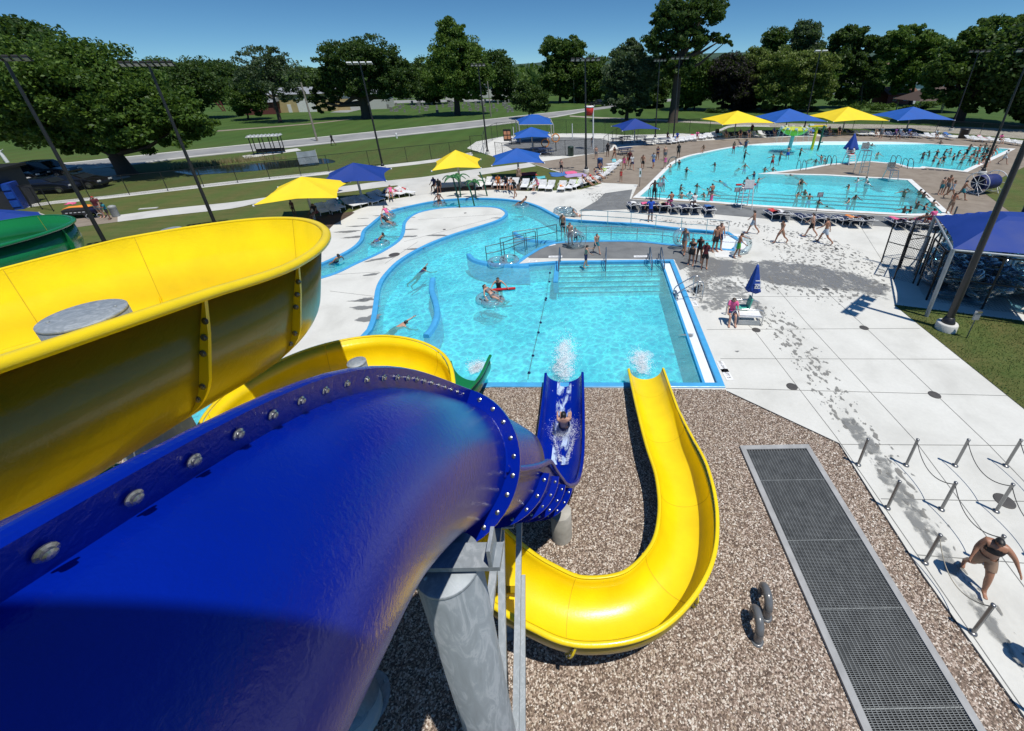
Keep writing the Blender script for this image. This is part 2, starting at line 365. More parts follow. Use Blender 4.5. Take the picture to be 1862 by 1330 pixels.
# ------------------------------------------------------------------ ground, deck and overlays
g = MB(); S = 2500
g.poly([(-S, -400, 0), (S, -400, 0), (S, S, 0), (-S, S, 0)], [DECK], 0.0)
struct('ground', g, GRASS)
struct('pool_deck', MB().poly(DECK, [NEARP, BIGP], 0.01), CONC)
TANP = ccw(Wl([(1160, 336), (1098, 333), (1030, 316), (966, 297.5), (1041, 286), (1100, 277), (1138, 268), (1200, 262), (1240, 258), (1300, 255), (1380, 251), (1500, 248), (1600, 245.5), (1700, 249), (1800, 255), (1880, 262)]) + [Vector((100, 66, 0)), Vector((100, 22, 0))] + Wl([(1862, 470), (1780, 428), (1722, 394), (1735, 410), (1660, 412), (1500, 407)]) )
# the tan deck wraps the big pool; its near edge butts against the grey strip
TANP = ccw(Wl([(1160, 336), (1098, 333), (1030, 316), (966, 297.5), (1041, 286), (1100, 277), (1138, 268), (1200, 262), (1240, 258), (1300, 255), (1380, 251), (1500, 248), (1600, 245.5), (1700, 249), (1800, 255), (1880, 262)]) + [Vector((100, 66, 0)), Vector((100, 24, 0))] + Wl([(1862, 465), (1780, 430), (1728, 397), (1600, 392), (1290, 372), (1148, 362)]))
struct('tan_deck', MB().poly(TANP, [offset(BIGP, -.02)], 0.018), TAN)
gs = Wl([(1145, 363), (1296, 372.5), (1500, 387), (1654, 396), (1724, 397), (1728, 402), (1724, 420), (1640, 415), (1500, 405), (1400, 399), (1296, 390), (1180, 384), (1140, 381), (1052, 385), (1085, 366), (1100, 352), (1150, 345)])
struct('grey_deck_strip', MB().poly(ccw(gs), z=0.022), GREYC)
gd = Wl([(962, 470), (958, 466), (978, 452.5), (1004, 442.5), (1030, 440.5), (1100, 440), (1160, 440.5), (1211, 446), (1233, 447), (1258, 452), (1262, 470), (1250, 486), (1236, 492), (1226, 472)])
GD = crom(gd, 1)
struct('wet_grey_deck', MB().poly(ccw(gd), z=0.014), GREYC)
# pebble bed
peb = [Vector((4.95, 11.32, 0))] + Wl([(1322, 713), (1525, 808), (1589, 910), (1678, 1049), (1862, 1308), (2000, 1500)]) + [Vector((6.9, -6, 0)), Vector((-16, -6, 0)), Vector((-16, 9.2, 0)), Vector((-9, 9.4, 0))] + Wl([(600, 743), (850, 709), (895, 704)])
struct('pebble_bed', MB().poly(ccw(peb), z=0.016), PEB)
e = MB(); pl = [Vector(p) for p in Wl([(1322, 713), (1525, 808), (1589, 910), (1678, 1049), (1862, 1308), (2000, 1500)])]
band(e, pl, -.02, .02, .03, .03, False); struct('pebble_edging', e, BLK)
# loose stones lying on the bed give it relief where it is seen from close by
def stones():
    rng = np.random.default_rng(3); vs = []; fs = []; ico = [(0, 0, 1), (.9, 0, .35), (.28, .85, .35), (-.73, .53, .35), (-.73, -.53, .35), (.28, -.85, .35), (0, 0, -.3)]
    tri = [(0, 1, 2), (0, 2, 3), (0, 3, 4), (0, 4, 5), (0, 5, 1), (6, 2, 1), (6, 3, 2), (6, 4, 3), (6, 5, 4), (6, 1, 5)]
    ico = np.array(ico); n = 60000
    P = np.array([(p.x, p.y) for p in ccw(peb)]); xy = rng.uniform((-6, 1.2), (8, 11.4), (n, 2))
    x, y = xy[:, 0], xy[:, 1]; ins = np.zeros(n, bool); j = len(P) - 1
    for i in range(len(P)):
        c = ((P[i, 1] > y) != (P[j, 1] > y)) & (x < (P[j, 0] - P[i, 0]) * (y - P[i, 1]) / (P[j, 1] - P[i, 1] + 1e-9) + P[i, 0]); ins ^= c; j = i
    ins &= ~((x > 4.3) & (x < 6.85) & (y < 9.0)); xy = xy[ins]; n = len(xy)
    s = rng.uniform(.012, .028, (n, 1, 1)) * np.stack([rng.uniform(.7, 1.2, n), rng.uniform(.7, 1.2, n), rng.uniform(.5, .8, n)], 1)[:, None, :]
    a = rng.uniform(0, 2 * PI, n); ca, sa = np.cos(a), np.sin(a)
    v = ico[None] * s; vx = v[..., 0] * ca[:, None] - v[..., 1] * sa[:, None] + xy[:, :1]; vy = v[..., 0] * sa[:, None] + v[..., 1] * ca[:, None] + xy[:, 1:]
    v = np.stack([vx, vy, v[..., 2] + .02], -1).reshape(-1, 3); f = (np.array(tri)[None] + 7 * np.arange(n)[:, None, None]).reshape(-1, 3)
    me = bpy.data.meshes.new('loose_pebbles'); me.from_pydata(v.tolist(), [], f.tolist()); me.update()
    m = Mt('pebble_stone'); r = m.n('ShaderNodeNewGeometry').outputs['Random Per Island']
    me.materials.append(m.done(m.pbr(m.ramp(r, [(0, (.09, .06, .045)), (.35, (.2, .14, .1)), (.6, (.36, .27, .19)), (.85, (.6, .52, .42)), (1, (.78, .73, .65))]), .55, spec=.4)))
    o = bpy.data.objects.new('loose_pebbles', me); C.objects.link(o); tag(o, kind='stuff')
stones()
# lawns cut into the deck
struct('lawn_patch', MB().poly(ccw(Wl([(1625, 555), (1862, 585), (2300, 650), (2500, 1150), (2300, 1090), (1862, 745)])), z=0.03), GRASS)
struct('lawn_corner', MB().poly(ccw(Wl([(1900, 286), (1797, 336), (1790, 352), (1862, 405), (2050, 520), (2300, 560), (2400, 290)])), z=0.03), GRASS)
# wedge of lawn behind the loungers on the left
# paths and road
def strip(name, top, bot, m, z, n=3):
    a = cv(top, n); b = cv(bot, n); return struct(name, MB().poly(ccw(a + b[::-1]), z=z), m)
PATHC = mk_concrete('path_concrete', (.46, .45, .42), (.55, .54, .5), (.6, .59, .555))
strip('fence_path', [(-300, 432), (45, 373), (193, 356.5), (420, 330), (620, 309.5), (696, 301), (790, 290), (858, 277)], [(-300, 442), (45, 378.5), (193, 362), (420, 336), (620, 315), (696, 306.5), (790, 295.5), (860, 283)], PATHC, .012)
strip('lawn_path', [(214, 392), (310, 379.5), (420, 368.6), (480, 360), (611, 341), (705, 329), (773, 322), (820, 314), (900, 304), (962, 296.5)], [(214, 404), (310, 392), (420, 380), (480, 368), (593, 354), (650, 347), (712, 338.5), (762, 334), (830, 324.5), (900, 314.5), (975, 302.5)], PATHC, .014)
strip('tan_path', [(-200, 440), (110, 400), (214, 391)], [(-200, 462), (110, 418), (214, 404)], TAN, .013)
struct('path_junction', MB().poly(ccw(Wl([(705, 333), (762, 325), (866, 318), (900, 346), (818, 348.5), (784, 352.3), (753, 357), (723, 338)])), z=.016), PATHC)
struct('road', MB().poly(ccw(cv([(-400, 352), (0, 307), (133, 296), (333, 275), (466, 261.5), (580, 250), (780, 229.5), (913, 214.5), (1040, 201), (1080, 196.5), (1180, 184), (1300, 172)], 3) + cv([(-400, 372), (0, 324), (166, 309), (246, 300), (350, 287), (519, 270), (680, 253), (880, 231), (1013, 213.5), (1076, 201.5), (1190, 187.5), (1310, 176)], 3)[::-1]), z=.012), ASPH)
for i, (off, pts) in enumerate([(0, [(-300, 341.5), (0, 308), (133, 297), (333, 276), (466, 262.5), (580, 251), (780, 230.3), (913, 215.3), (1080, 197)]), (0, [(166, 308), (246, 299), (350, 286), (519, 269), (680, 252), (880, 230), (1013, 212.7), (1076, 200.8)])]):
    k = MB(); a = cv(pts, 3); k2 = .35
    vs = [];
    for s_, z in ((-k2, .01), (-k2, .1), (k2, .1), (k2, .01)): vs += [(p.x, p.y, z) for p in offset(a, s_, False)]
    n = len(a); k.add(vs, [(q * n + j, q * n + j + 1, (q + 1) * n + j + 1, (q + 1) * n + j) for q in range(3) for j in range(n - 1)])
    struct('road_kerb', k, PATHC)
strip('branch_path', [(1036, 210.5), (1090, 213.5), (1158, 216), (1281, 221.5), (1400, 224.5), (1613, 227), (1862, 236), (2300, 262)], [(1036, 212.5), (1090, 215.8), (1158, 218.6), (1281, 225), (1400, 231.5), (1613, 236), (1862, 253), (2300, 300)], mk_concrete('branch_tan', (.3, .27, .22), (.36, .33, .27), (.42, .39, .33)), .013)
strip('curved_path', [(1232, 247), (1291, 241), (1312, 234), (1331, 228.5), (1400, 228.8)], [(1232, 250), (1291, 244), (1315, 237), (1335, 231), (1400, 231)], PATHC, .015)
struct('parking_lot', MB().poly(ccw(Wl([(-300, 360), (0, 318), (120, 306), (190, 301), (215, 312), (238, 322), (190, 332), (120, 345), (60, 355), (-300, 395)])), z=.014), mk_concrete('lot', (.36, .34, .3), (.43, .41, .36), (.48, .46, .41)))
struct('splash_pad', MB().poly(ccw(cv([(915, 263), (955, 254), (1023, 250), (1091, 253), (1113, 262), (1104, 275), (1060, 281), (1000, 284), (940, 277)], 4)), z=.02), GREYC)
strip('far_drive', [(600, 205), (663, 190), (720, 183), (900, 181)], [(632, 205), (690, 193), (740, 187.5), (900, 185)], ASPH, .02)
strip('bus_pad', [(440, 284), (540, 270)], [(446, 289), (548, 274)], PATHC, .02, 1)
strip('worn_track', [(390, 238), (560, 225), (640, 216)], [(391, 240), (562, 226.5), (641, 217)], TAN, .01)
# pond beside the road
PONDM = Mt('pond_water'); co = PONDM.wpos(); PONDM = PONDM.done(PONDM.pbr((.012, .016, .014), .05, nrm=PONDM.bump(PONDM.noise(co, 1.2, 4), .1, .05), spec=1.0))
struct('pond', MB().poly(ccw(cv([(316, 313), (350, 308), (420, 301), (480, 296), (540, 291), (590, 289), (610, 295), (575, 300), (520, 306), (430, 314), (350, 319)], 4)), z=.02), PONDM)
# ------------------------------------------------------------------ pool basins
def basin(name, outline, dep, m, z0):
    b = MB(); n = len(outline)
    vs = [(p.x, p.y, z0) for p in outline] + [(p.x, p.y, -dep) for p in outline]
    b.add(vs, [(i, (i + 1) % n, n + (i + 1) % n, n + i)[::-1] for i in range(n)])
    b.poly(outline, z=-dep); struct(name, b, m)
basin('plunge_pool_basin', NEARP, 1.15, FLOORP, .0)
# far pool: the floor slopes up to a zero-depth beach on the far side
def bigfloor():
    b = MB(); o = ccw(BIGP); nx, ny = 60, 60; x0, x1, y0, y1 = 4, 62, 28, 64
    def dep(x, y):
        d = (60.5 - .07 * (x - 20)) - y                   # metres in front of the far edge
        return -max(.02, min(1.15, .02 + d * .052))
    vs = [(x0 + (x1 - x0) * i / nx, y0 + (y1 - y0) * j / ny, 0) for j in range(ny + 1) for i in range(nx + 1)]
    vs = [(x, y, dep(x, y)) for x, y, z in vs]
    b.add(vs, [(j * (nx + 1) + i, j * (nx + 1) + i + 1, (j + 1) * (nx + 1) + i + 1, (j + 1) * (nx + 1) + i) for j in range(ny) for i in range(nx)])
    n = len(o); b.add([(p.x, p.y, .0) for p in o] + [(p.x, p.y, -1.3) for p in o], [(i, (i + 1) % n, n + (i + 1) % n, n + i)[::-1] for i in range(n)])
    struct('big_pool_basin', b, FLOORB)
    l = MB()
    for k in range(7):                                    # lane tiles on the floor of the deep end
        a = W(1180 + k * 4, 353 - k * 5.2, -1.1); c_ = W(1690 - k * 5, 383 - k * 7.6, -1.1)
        l.bar((a.x, a.y, -1.13), (c_.x, c_.y, -1.13), .26, .04)
    for k in range(3):
        a = W(1222 + 14 * k, 309 - k * 8, -.9); c_ = W(1372, 318 - k * 11, -.9); l.bar((a.x, a.y, -1.12 + .13 * k), (c_.x, c_.y, -1.12 + .13 * k), .2, .04)
    struct('lane_lines', l, LANE)
bigfloor()
WATN = mk_water('plunge_water', (.34, 1.0, 1.0), (.05, .58, .75), 2.6, .28, .7)
WATB = mk_water('big_pool_water', (.32, .97, 1.0), (.14, .74, .86), 2.1, .3, .6)
def water(name, outline, z, m): struct(name, MB().poly(offset(outline, -.01), z=z), m)
water('plunge_pool_water', NEARP, -.09, WATN); water('big_pool_water', BIGP, -.035, WATB)
# coping: a raised painted kerb round each pool
def coping(name, outline, m, wid, top, label=None, inner=-.3):
    k = MB(); n = len(outline)
    rows = [(-.03, inner), (-.03, top), (0.0, top + .012), (wid * .9, top + .012), (wid, top), (wid, .0)]
    vs = []
    for o_, z in rows: vs += [(p.x, p.y, z) for p in offset(outline, o_)]
    k.add(vs, [(q * n + j, q * n + (j + 1) % n, (q + 1) * n + (j + 1) % n, (q + 1) * n + j) for q in range(len(rows) - 1) for j in range(n)], False)
    return struct(name, k, m)
coping('plunge_pool_coping', NEARP, POOLB, .2, .05)
coping('big_pool_coping', BIGP, mat('white_coping', (.72, .72, .69), .6, 0, .08, 2), .42, .035)
# white overflow gutter and blue lip along the right-hand side of the plunge pool
gt = MB(); gt.bar((4.52, 11.72, -.12), (4.96, 21.9, -.12), .38, .16); struct('overflow_gutter', gt, WHTP)
lp = MB(); lp.bar((4.3, 11.6, -.14), (4.73, 22.0, -.14), .09, .34); struct('gutter_lip', lp, POOLB)
# long flight of shallow steps at the back of the plunge pool
st = MB(); nz = MB()
for k in range(6):
    z = -.12 - .16 * k; y = 22.0 - .3 * (k + 1)
    st.box((1.75, y + .15, z - .6), (5.7, .3, 1.2)); nz.box((1.75, y + .035, z + .006), (5.7, .08, .014))
struct('pool_steps', st, WHTP); struct('step_nosing', nz, LANE)
sw = MB(); sw.box((-1.22, 21.0, -.35), (.24, 2.3, .66)); struct('step_side_wall', sw, POOLB)
# ramp floor of the beach channel behind the grey deck
rp = MB(); A = [W(1030, 402), W(1345, 426), W(1350, 462), W(1040, 443)]
rp.add([(A[0].x, A[0].y, -.75), (A[1].x, A[1].y + .2, -.02), (A[2].x, A[2].y - .1, -.02), (A[3].x, A[3].y, -.75)], [(0, 1, 2, 3)]); rp.add([(A[0].x, A[0].y, -.75), (A[3].x, A[3].y, -.75), (A[3].x - 2, A[3].y, -1.15), (A[0].x - 2, A[0].y, -1.15)], [(0, 1, 2, 3)])
struct('channel_ramp', rp, WHTP)
rp2 = MB(); A = Wl([(1222, 447), (1345, 424), (1358, 455), (1335, 470)]); 
struct('channel_beach', MB().poly(ccw(Wl([(1325, 425), (1348, 427), (1362, 452), (1340, 470), (1300, 468), (1300, 455.5), (1336, 457), (1349, 441)])), z=.024), mk_concrete('pale_beach', (.66, .66, .64), (.74, .74, .72), (.78, .78, .76)))
# low free-standing walls in the water
def lowwall(name, px, h0, h1, w_):
    c = cv(px, 5); k = MB(); n = len(c); vs = []
    rows = [(-w_, -1.1), (-w_, h1 - .03), (-w_ + .04, h1), (w_ - .04, h1), (w_, h1 - .03), (w_, -1.1)]
    for o_, z in rows: vs += [(p.x, p.y, z) for p in offset(c, o_, False)]
    k.add(vs, [(q * n + j, q * n + j + 1, (q + 1) * n + j + 1, (q + 1) * n + j) for q in range(5) for j in range(n - 1)], True)
    for j in (0, n - 1): k.add([vs[q * n + j] for q in range(6)], [tuple(range(6))])
    return struct(name, k, POOLB)
lowwall('divider_wall', [(787, 508), (785, 528), (792, 550), (795, 572), (788, 594), (775, 612)], 0, .1, .13)
lowwall('ramp_wall', [(852, 464), (858, 471), (868, 476), (893, 481), (932, 483.5), (962, 484)], 0, .1, .13)
lowwall('ramp_wall', [(936, 423), (944, 430), (958, 436), (984, 439.5), (1010, 440)], 0, .08, .1)
# lawn wedge and gravel patches with painted-in shade, wet films and joints on the concrete
WETN = mk_cut('wet_film', (.25, .25, .235), .35, 1.2, .44, .56, 1.2, det=6, base=5.0, fade=.25)
WETF = mk_cut('wet_footprints', (.25, .24, .215), .4, 4.2, .555, .61, .3, (1.4, .8, 1), 2, fade=.12)
WETD = mk_cut('wet_dense', (.2, .2, .195), .3, 1.0, .34, .5, .8, det=6, base=6, fade=.28)
def wet(name, px, m, z):
    o = ccw(cv(px + px[:1], 4)[:-1]); ce = sum((Vector((p.x, p.y, 0)) for p in o), Vector()) / len(o); n = len(o); rings = [0, .35, .6, .8]
    i1 = [p.copy() for p in o]; wd = .55 * abs(area2(o)) / 2 / sum((o[i] - o[i - 1]).length for i in range(n)); q = offset(o, -wd)
    k = MB(); vs = [(p.x, p.y, z) for p in o] + [(p.x, p.y, z) for p in q]; k.add(vs, [(i, (i + 1) % n, n + (i + 1) % n, n + i) for i in range(n)]); k.poly(q, z=z)
    ob = tag(k.build(name, m), kind='stuff'); at = ob.data.attributes.new('edge', 'FLOAT', 'POINT'); at.data.foreach_set('value', [0.0] * n + [1.0] * (len(k.v) - n))
wet('wet_deck', [(1228, 446), (1330, 470), (1400, 470), (1500, 482), (1590, 505), (1634, 520), (1625, 548), (1560, 538), (1430, 528), (1330, 510), (1262, 540), (1240, 500)], WETD, .026)
wet('wet_deck', [(1350, 428), (1500, 440), (1590, 470), (1640, 500), (1560, 560), (1420, 540), (1300, 530), (1260, 560), (1240, 500), (1380, 500), (1400, 460)], WETF, .03)
wet('wet_deck', [(1255, 520), (1330, 505), (1400, 560), (1380, 600), (1340, 560), (1290, 580), (1262, 560)], WETN, .028)
wet('wet_footprints', [(1350, 555), (1420, 560), (1500, 640), (1560, 730), (1640, 830), (1760, 1010), (1900, 1230), (1840, 1200), (1700, 1020), (1590, 860), (1500, 760), (1430, 660)], WETF, .026)
wet('wet_footprints', [(1520, 760), (1560, 760), (1650, 880), (1760, 1040), (1880, 1230), (1850, 1230), (1740, 1080), (1630, 930)], WETN, .028)
wet('wet_footprints', [(1140, 372), (1230, 400), (1320, 400), (1500, 430), (1600, 480), (1460, 440), (1340, 415), (1200, 406)], WETF, .03)
def streak(x, y, L_, w_, rz=0.0):
    c = W(x, y); n = 22; k = MB(); rr = random.Random(int(x + y)); ph = rr.uniform(0, 6); vs = [(c.x, c.y, .026)]
    for q in (.6, 1.0):
        for i in range(n):
            a = 2 * PI * i / n; r_ = q * (1 + .22 * math.sin(3 * a + ph) + .12 * math.sin(7 * a + 2 * ph)); u, v = L_ * r_ * math.cos(a), w_ * r_ * math.sin(a); vs.append((c.x + u * math.cos(rz) - v * math.sin(rz), c.y + u * math.sin(rz) + v * math.cos(rz), .026))
    k.add(vs, [(0, 1 + i, 1 + (i + 1) % n) for i in range(n)] + [(1 + i, 1 + n + i, 1 + n + (i + 1) % n, 1 + (i + 1) % n) for i in range(n)])
    ob = tag(k.build('wet_patch', WETS), kind='stuff'); at = ob.data.attributes.new('edge', 'FLOAT', 'POINT'); at.data.foreach_set('value', [1.0] * (n + 1) + [0.0] * n)
WETS = mk_cut('wet_streak', (.22, .22, .21), .35, 2.5, .2, .4, .6, det=5, fade=.28)
for q in [(630, 422, .9, .22, .1), (642, 432, .7, .2, .2), (650, 412, .8, .12, .1), (668, 545, .5, .16), (664, 560, .7, .2, .1), (672, 580, .55, .35, .2), (655, 548, .6, .1), (676, 500, .5, .14, .3), (744, 418, .6, .12, .1), (740, 431, .8, .14, .1), (797, 429, .9, .16, -.1), (690, 472, .9, .16, .4), (757, 453, .7, .14, .2), (690, 393, .6, .08), (724, 379, .8, .07), (905, 397, .4, .1), (660, 398, .5, .06), (750, 396, .3, .05), (1290, 700, .12, .06), (1340, 640, .1, .05), (1250, 610, .3, .1)]: streak(*q)
wet('wet_patch', [(1050, 345), (1110, 350), (1180, 372), (1160, 384), (1080, 372)], WETF, .03)
j = MB()
def joint(a, b, w_=.018):
    a, b = W(*a), W(*b); j.bar((a.x, a.y, .014), (b.x, b.y, .014), w_, .006)
for a, b in [((1320, 707), (1850, 721)), ((1310, 653), (1745, 654)), ((1285, 600), (1672, 598)), ((1268, 540), (1600, 540)), ((1530, 809), (1995, 812)), ((1602, 908), (1990, 915)), ((1668, 1010), (1990, 1035)), ((1370, 600), (1520, 795)), ((1520, 795), (1860, 1290)), ((1464, 585), (1662, 800)), ((1662, 800), (1990, 1240)), ((1562, 585), (1800, 812)), ((1800, 812), (1990, 1010)), ((1226, 476), (1370, 600)), ((1384, 492), (1464, 585)), ((1450, 485), (1562, 585)), ((1170, 345), (1060, 385)), ((610, 500), (690, 495)), ((600, 530), (684, 540)), ((735, 440), (905, 395)), ((760, 400), (910, 390)), ((700, 480), (760, 440)), ((1060, 385), (1035, 397)), ((1195, 363), (1160, 385)), ((1560, 405), (1620, 500)), ((1035, 441), (1038, 470)), ((1085, 441), (1086, 470)), ((1145, 441), (1155, 470))]: joint(a, b)
struct('deck_joints', j, mat('joint_dark', (.2, .2, .19), .9))  # plain dark lines for the joints
j = MB()
for a, b in [((1088, 296), (1220, 262)), ((1130, 300), (1250, 255)), ((1060, 300), (1150, 273)), ((1770, 420), (1862, 366)), ((1820, 330), (1862, 300)), ((1400, 312), (1600, 316))]: joint(a, b, .1)
struct('deck_bands', j, PATHC)
# brown gravel patches, the canopies' shade painted into their dark colour
SHGRAV = mat('shaded_brown_gravel', (.075, .05, .035), .9, 0, .4, 3)
struct('shaded_gravel_bed', MB().poly(ccw(cv([(543, 405), (575, 394), (640, 386), (638, 392), (606, 410), (585, 428), (540, 430)], 2)), z=.03), SHGRAV)
struct('shaded_gravel_bed', MB().poly(ccw(Wl([(786, 352), (792, 343), (838, 340), (880, 336), (960, 334), (957, 347.5), (900, 345.5), (818, 348)])), z=.03), SHGRAV)
# drain covers set in the concrete
for k, (x, y, r) in enumerate([(1375, 601, .17), (1440, 704, .18), (1571, 597, .17), (1699, 719, .18), (1326, 523, .15), (1502, 527, .15), (1826, 912, .22), (717, 464, .32), (808, 418, .1), (846, 388, .1)]):
    p = W(x, y); d = MB(); d.lathe([(r, 0), (r, .012), (r - .015, .016), (0.001, .014)], (p.x, p.y, .012), 20)
    o = tag(d.build('drain_cover', mat('drain_iron', (.07, .065, .06), .6)), group='round drain covers in the pale deck', cat='drain cover')
    o['label'] = ['round drain cover on the deck in front of the white rescue bench', 'round drain cover right of the plunge pool corner', 'round drain cover between the tall light pole base and the bench', 'round drain cover nearest the right lawn edge', 'small round drain beside the plunge pool steps', 'small round drain on the deck near the tall pole shadow', 'round drain cover among the queue posts', 'large black manhole cover on the river island', 'small drain on the river island near its narrow waist', 'small drain on the river island near the green sprays'][k]
# ------------------------------------------------------------------ water slides
def frames(p, bank=None):
    n = len(p); T = []; Lf = []; Up = []
    for i in range(n):
        t = (p[min(i + 1, n - 1)] - p[max(i - 1, 0)]).normalized()
        l = Vector((0, 0, 1)).cross(t).normalized(); u = t.cross(l)
        if bank:
            a = bank[i]; l, u = l * math.cos(a) + u * math.sin(a), u * math.cos(a) - l * math.sin(a)
        T.append(t); Lf.append(l); Up.append(u)
    return T, Lf, Up
def profile(r, hl, hr, th=.025, lip=.045, n=18, fl=0.0, sq=1.0):
    """closed outline of an open half-pipe: inside left rim -> bottom -> right rim, then back outside, with rolled lips"""
    R = r + th; a1 = PI - fl
    def arc(q): return [(-q * math.cos(a1 * k / n), -q * math.sin(a1 * k / n)) for k in range(n + 1)]
    def xr(q): return q * math.cos(fl) + (hr + q * math.sin(fl)) * math.tan(fl)
    lo = -r * math.sqrt(max(0, 1 - (hl / r) ** 2)) if hl < 0 else -r
    ai = [q for q in arc(r) if q[0] > 0 or q[1] < hl - .01 or hl >= 0]; ao = [q for q in arc(R) if q[0] > 0 or q[1] < hl - .01 or hl >= 0]
    while len(ai) < n + 1: ai.insert(0, ai[0])
    while len(ao) < n + 1: ao.insert(0, ao[0])
    ins = [(lo, hl)] + ai + [(xr(r), hr)]
    X = xr(r)
    lp = [(0, .015), (lip * .5, lip * .55), (lip * 1.5, lip * .4), (lip * 2, -lip * .2), (lip * 1.9, -lip), (lip * 1.5, -lip * 1.1), (th, -lip * .5)]
    lipr = [(X + x, hr + y) for x, y in lp]; lipl = [(lo - x, hl + y) for x, y in lp][::-1]
    out = ao[::-1]
    if sq != 1.0: ins = [(x, y * sq if y < 0 else y) for x, y in ins]; out = [(x, y * sq if y < 0 else y) for x, y in out]
    return ins, lipr, out, lipl
def sweep(mb, pts, T, L, U, prof_fn, smooth=True, closed=True):
    vs = []; m = None
    for i, p in enumerate(pts):
        pr = prof_fn(i); m = len(pr)
        vs += [p - L[i] * x + U[i] * y for x, y in pr]
    n = len(pts)
    fs = [(i * m + k, i * m + (k + 1) % m, (i + 1) * m + (k + 1) % m, (i + 1) * m + k) for i in range(n - 1) for k in range(m if closed else m - 1)]
    mb.add(vs, fs, smooth); mb.add(vs[:m], [tuple(range(m))[::-1]]); mb.add(vs[-m:], [tuple(range(m))])
def arclen(p):
    s = [0]
    for a, b in zip(p, p[1:]): s.append(s[-1] + (b - a).length)
    return s
SEAMM = mat('seam_filler', (.62, .43, .01), .6)
BOLTM = mat('bolt_steel', (.32, .32, .33), .25, .9, .1)
ALLB = {}
def bolt(pos, nrm, r=.022):
    q = nrm.to_track_quat('Z', 'Y').to_matrix(); m = MB()
    m.lathe([(r * 1.55, 0), (r * 1.55, .004), (r * 1.2, .006), (r, .007), (r, .016), (r * .6, .019), (0.001, .0195)], pos, 14, False, m=q)
    return m
def place_bolts(parent, cand, r=.022, maxn=98):
    cand = sorted(cand, key=lambda c: (c[0] - CAMP).length); rest = MB()
    for i, (p, n_) in enumerate(cand):
        b = bolt(p, n_, r)
        if i < maxn: b.build('bolt', BOLTM, parent)
        else: rest.v and None; off = len(rest.v); rest.v += b.v; rest.f += [tuple(k + off for k in f) for f in b.f]; rest.sm += b.sm
    if rest.v: tag(rest.build('bolt', BOLTM, parent), kind='stuff')
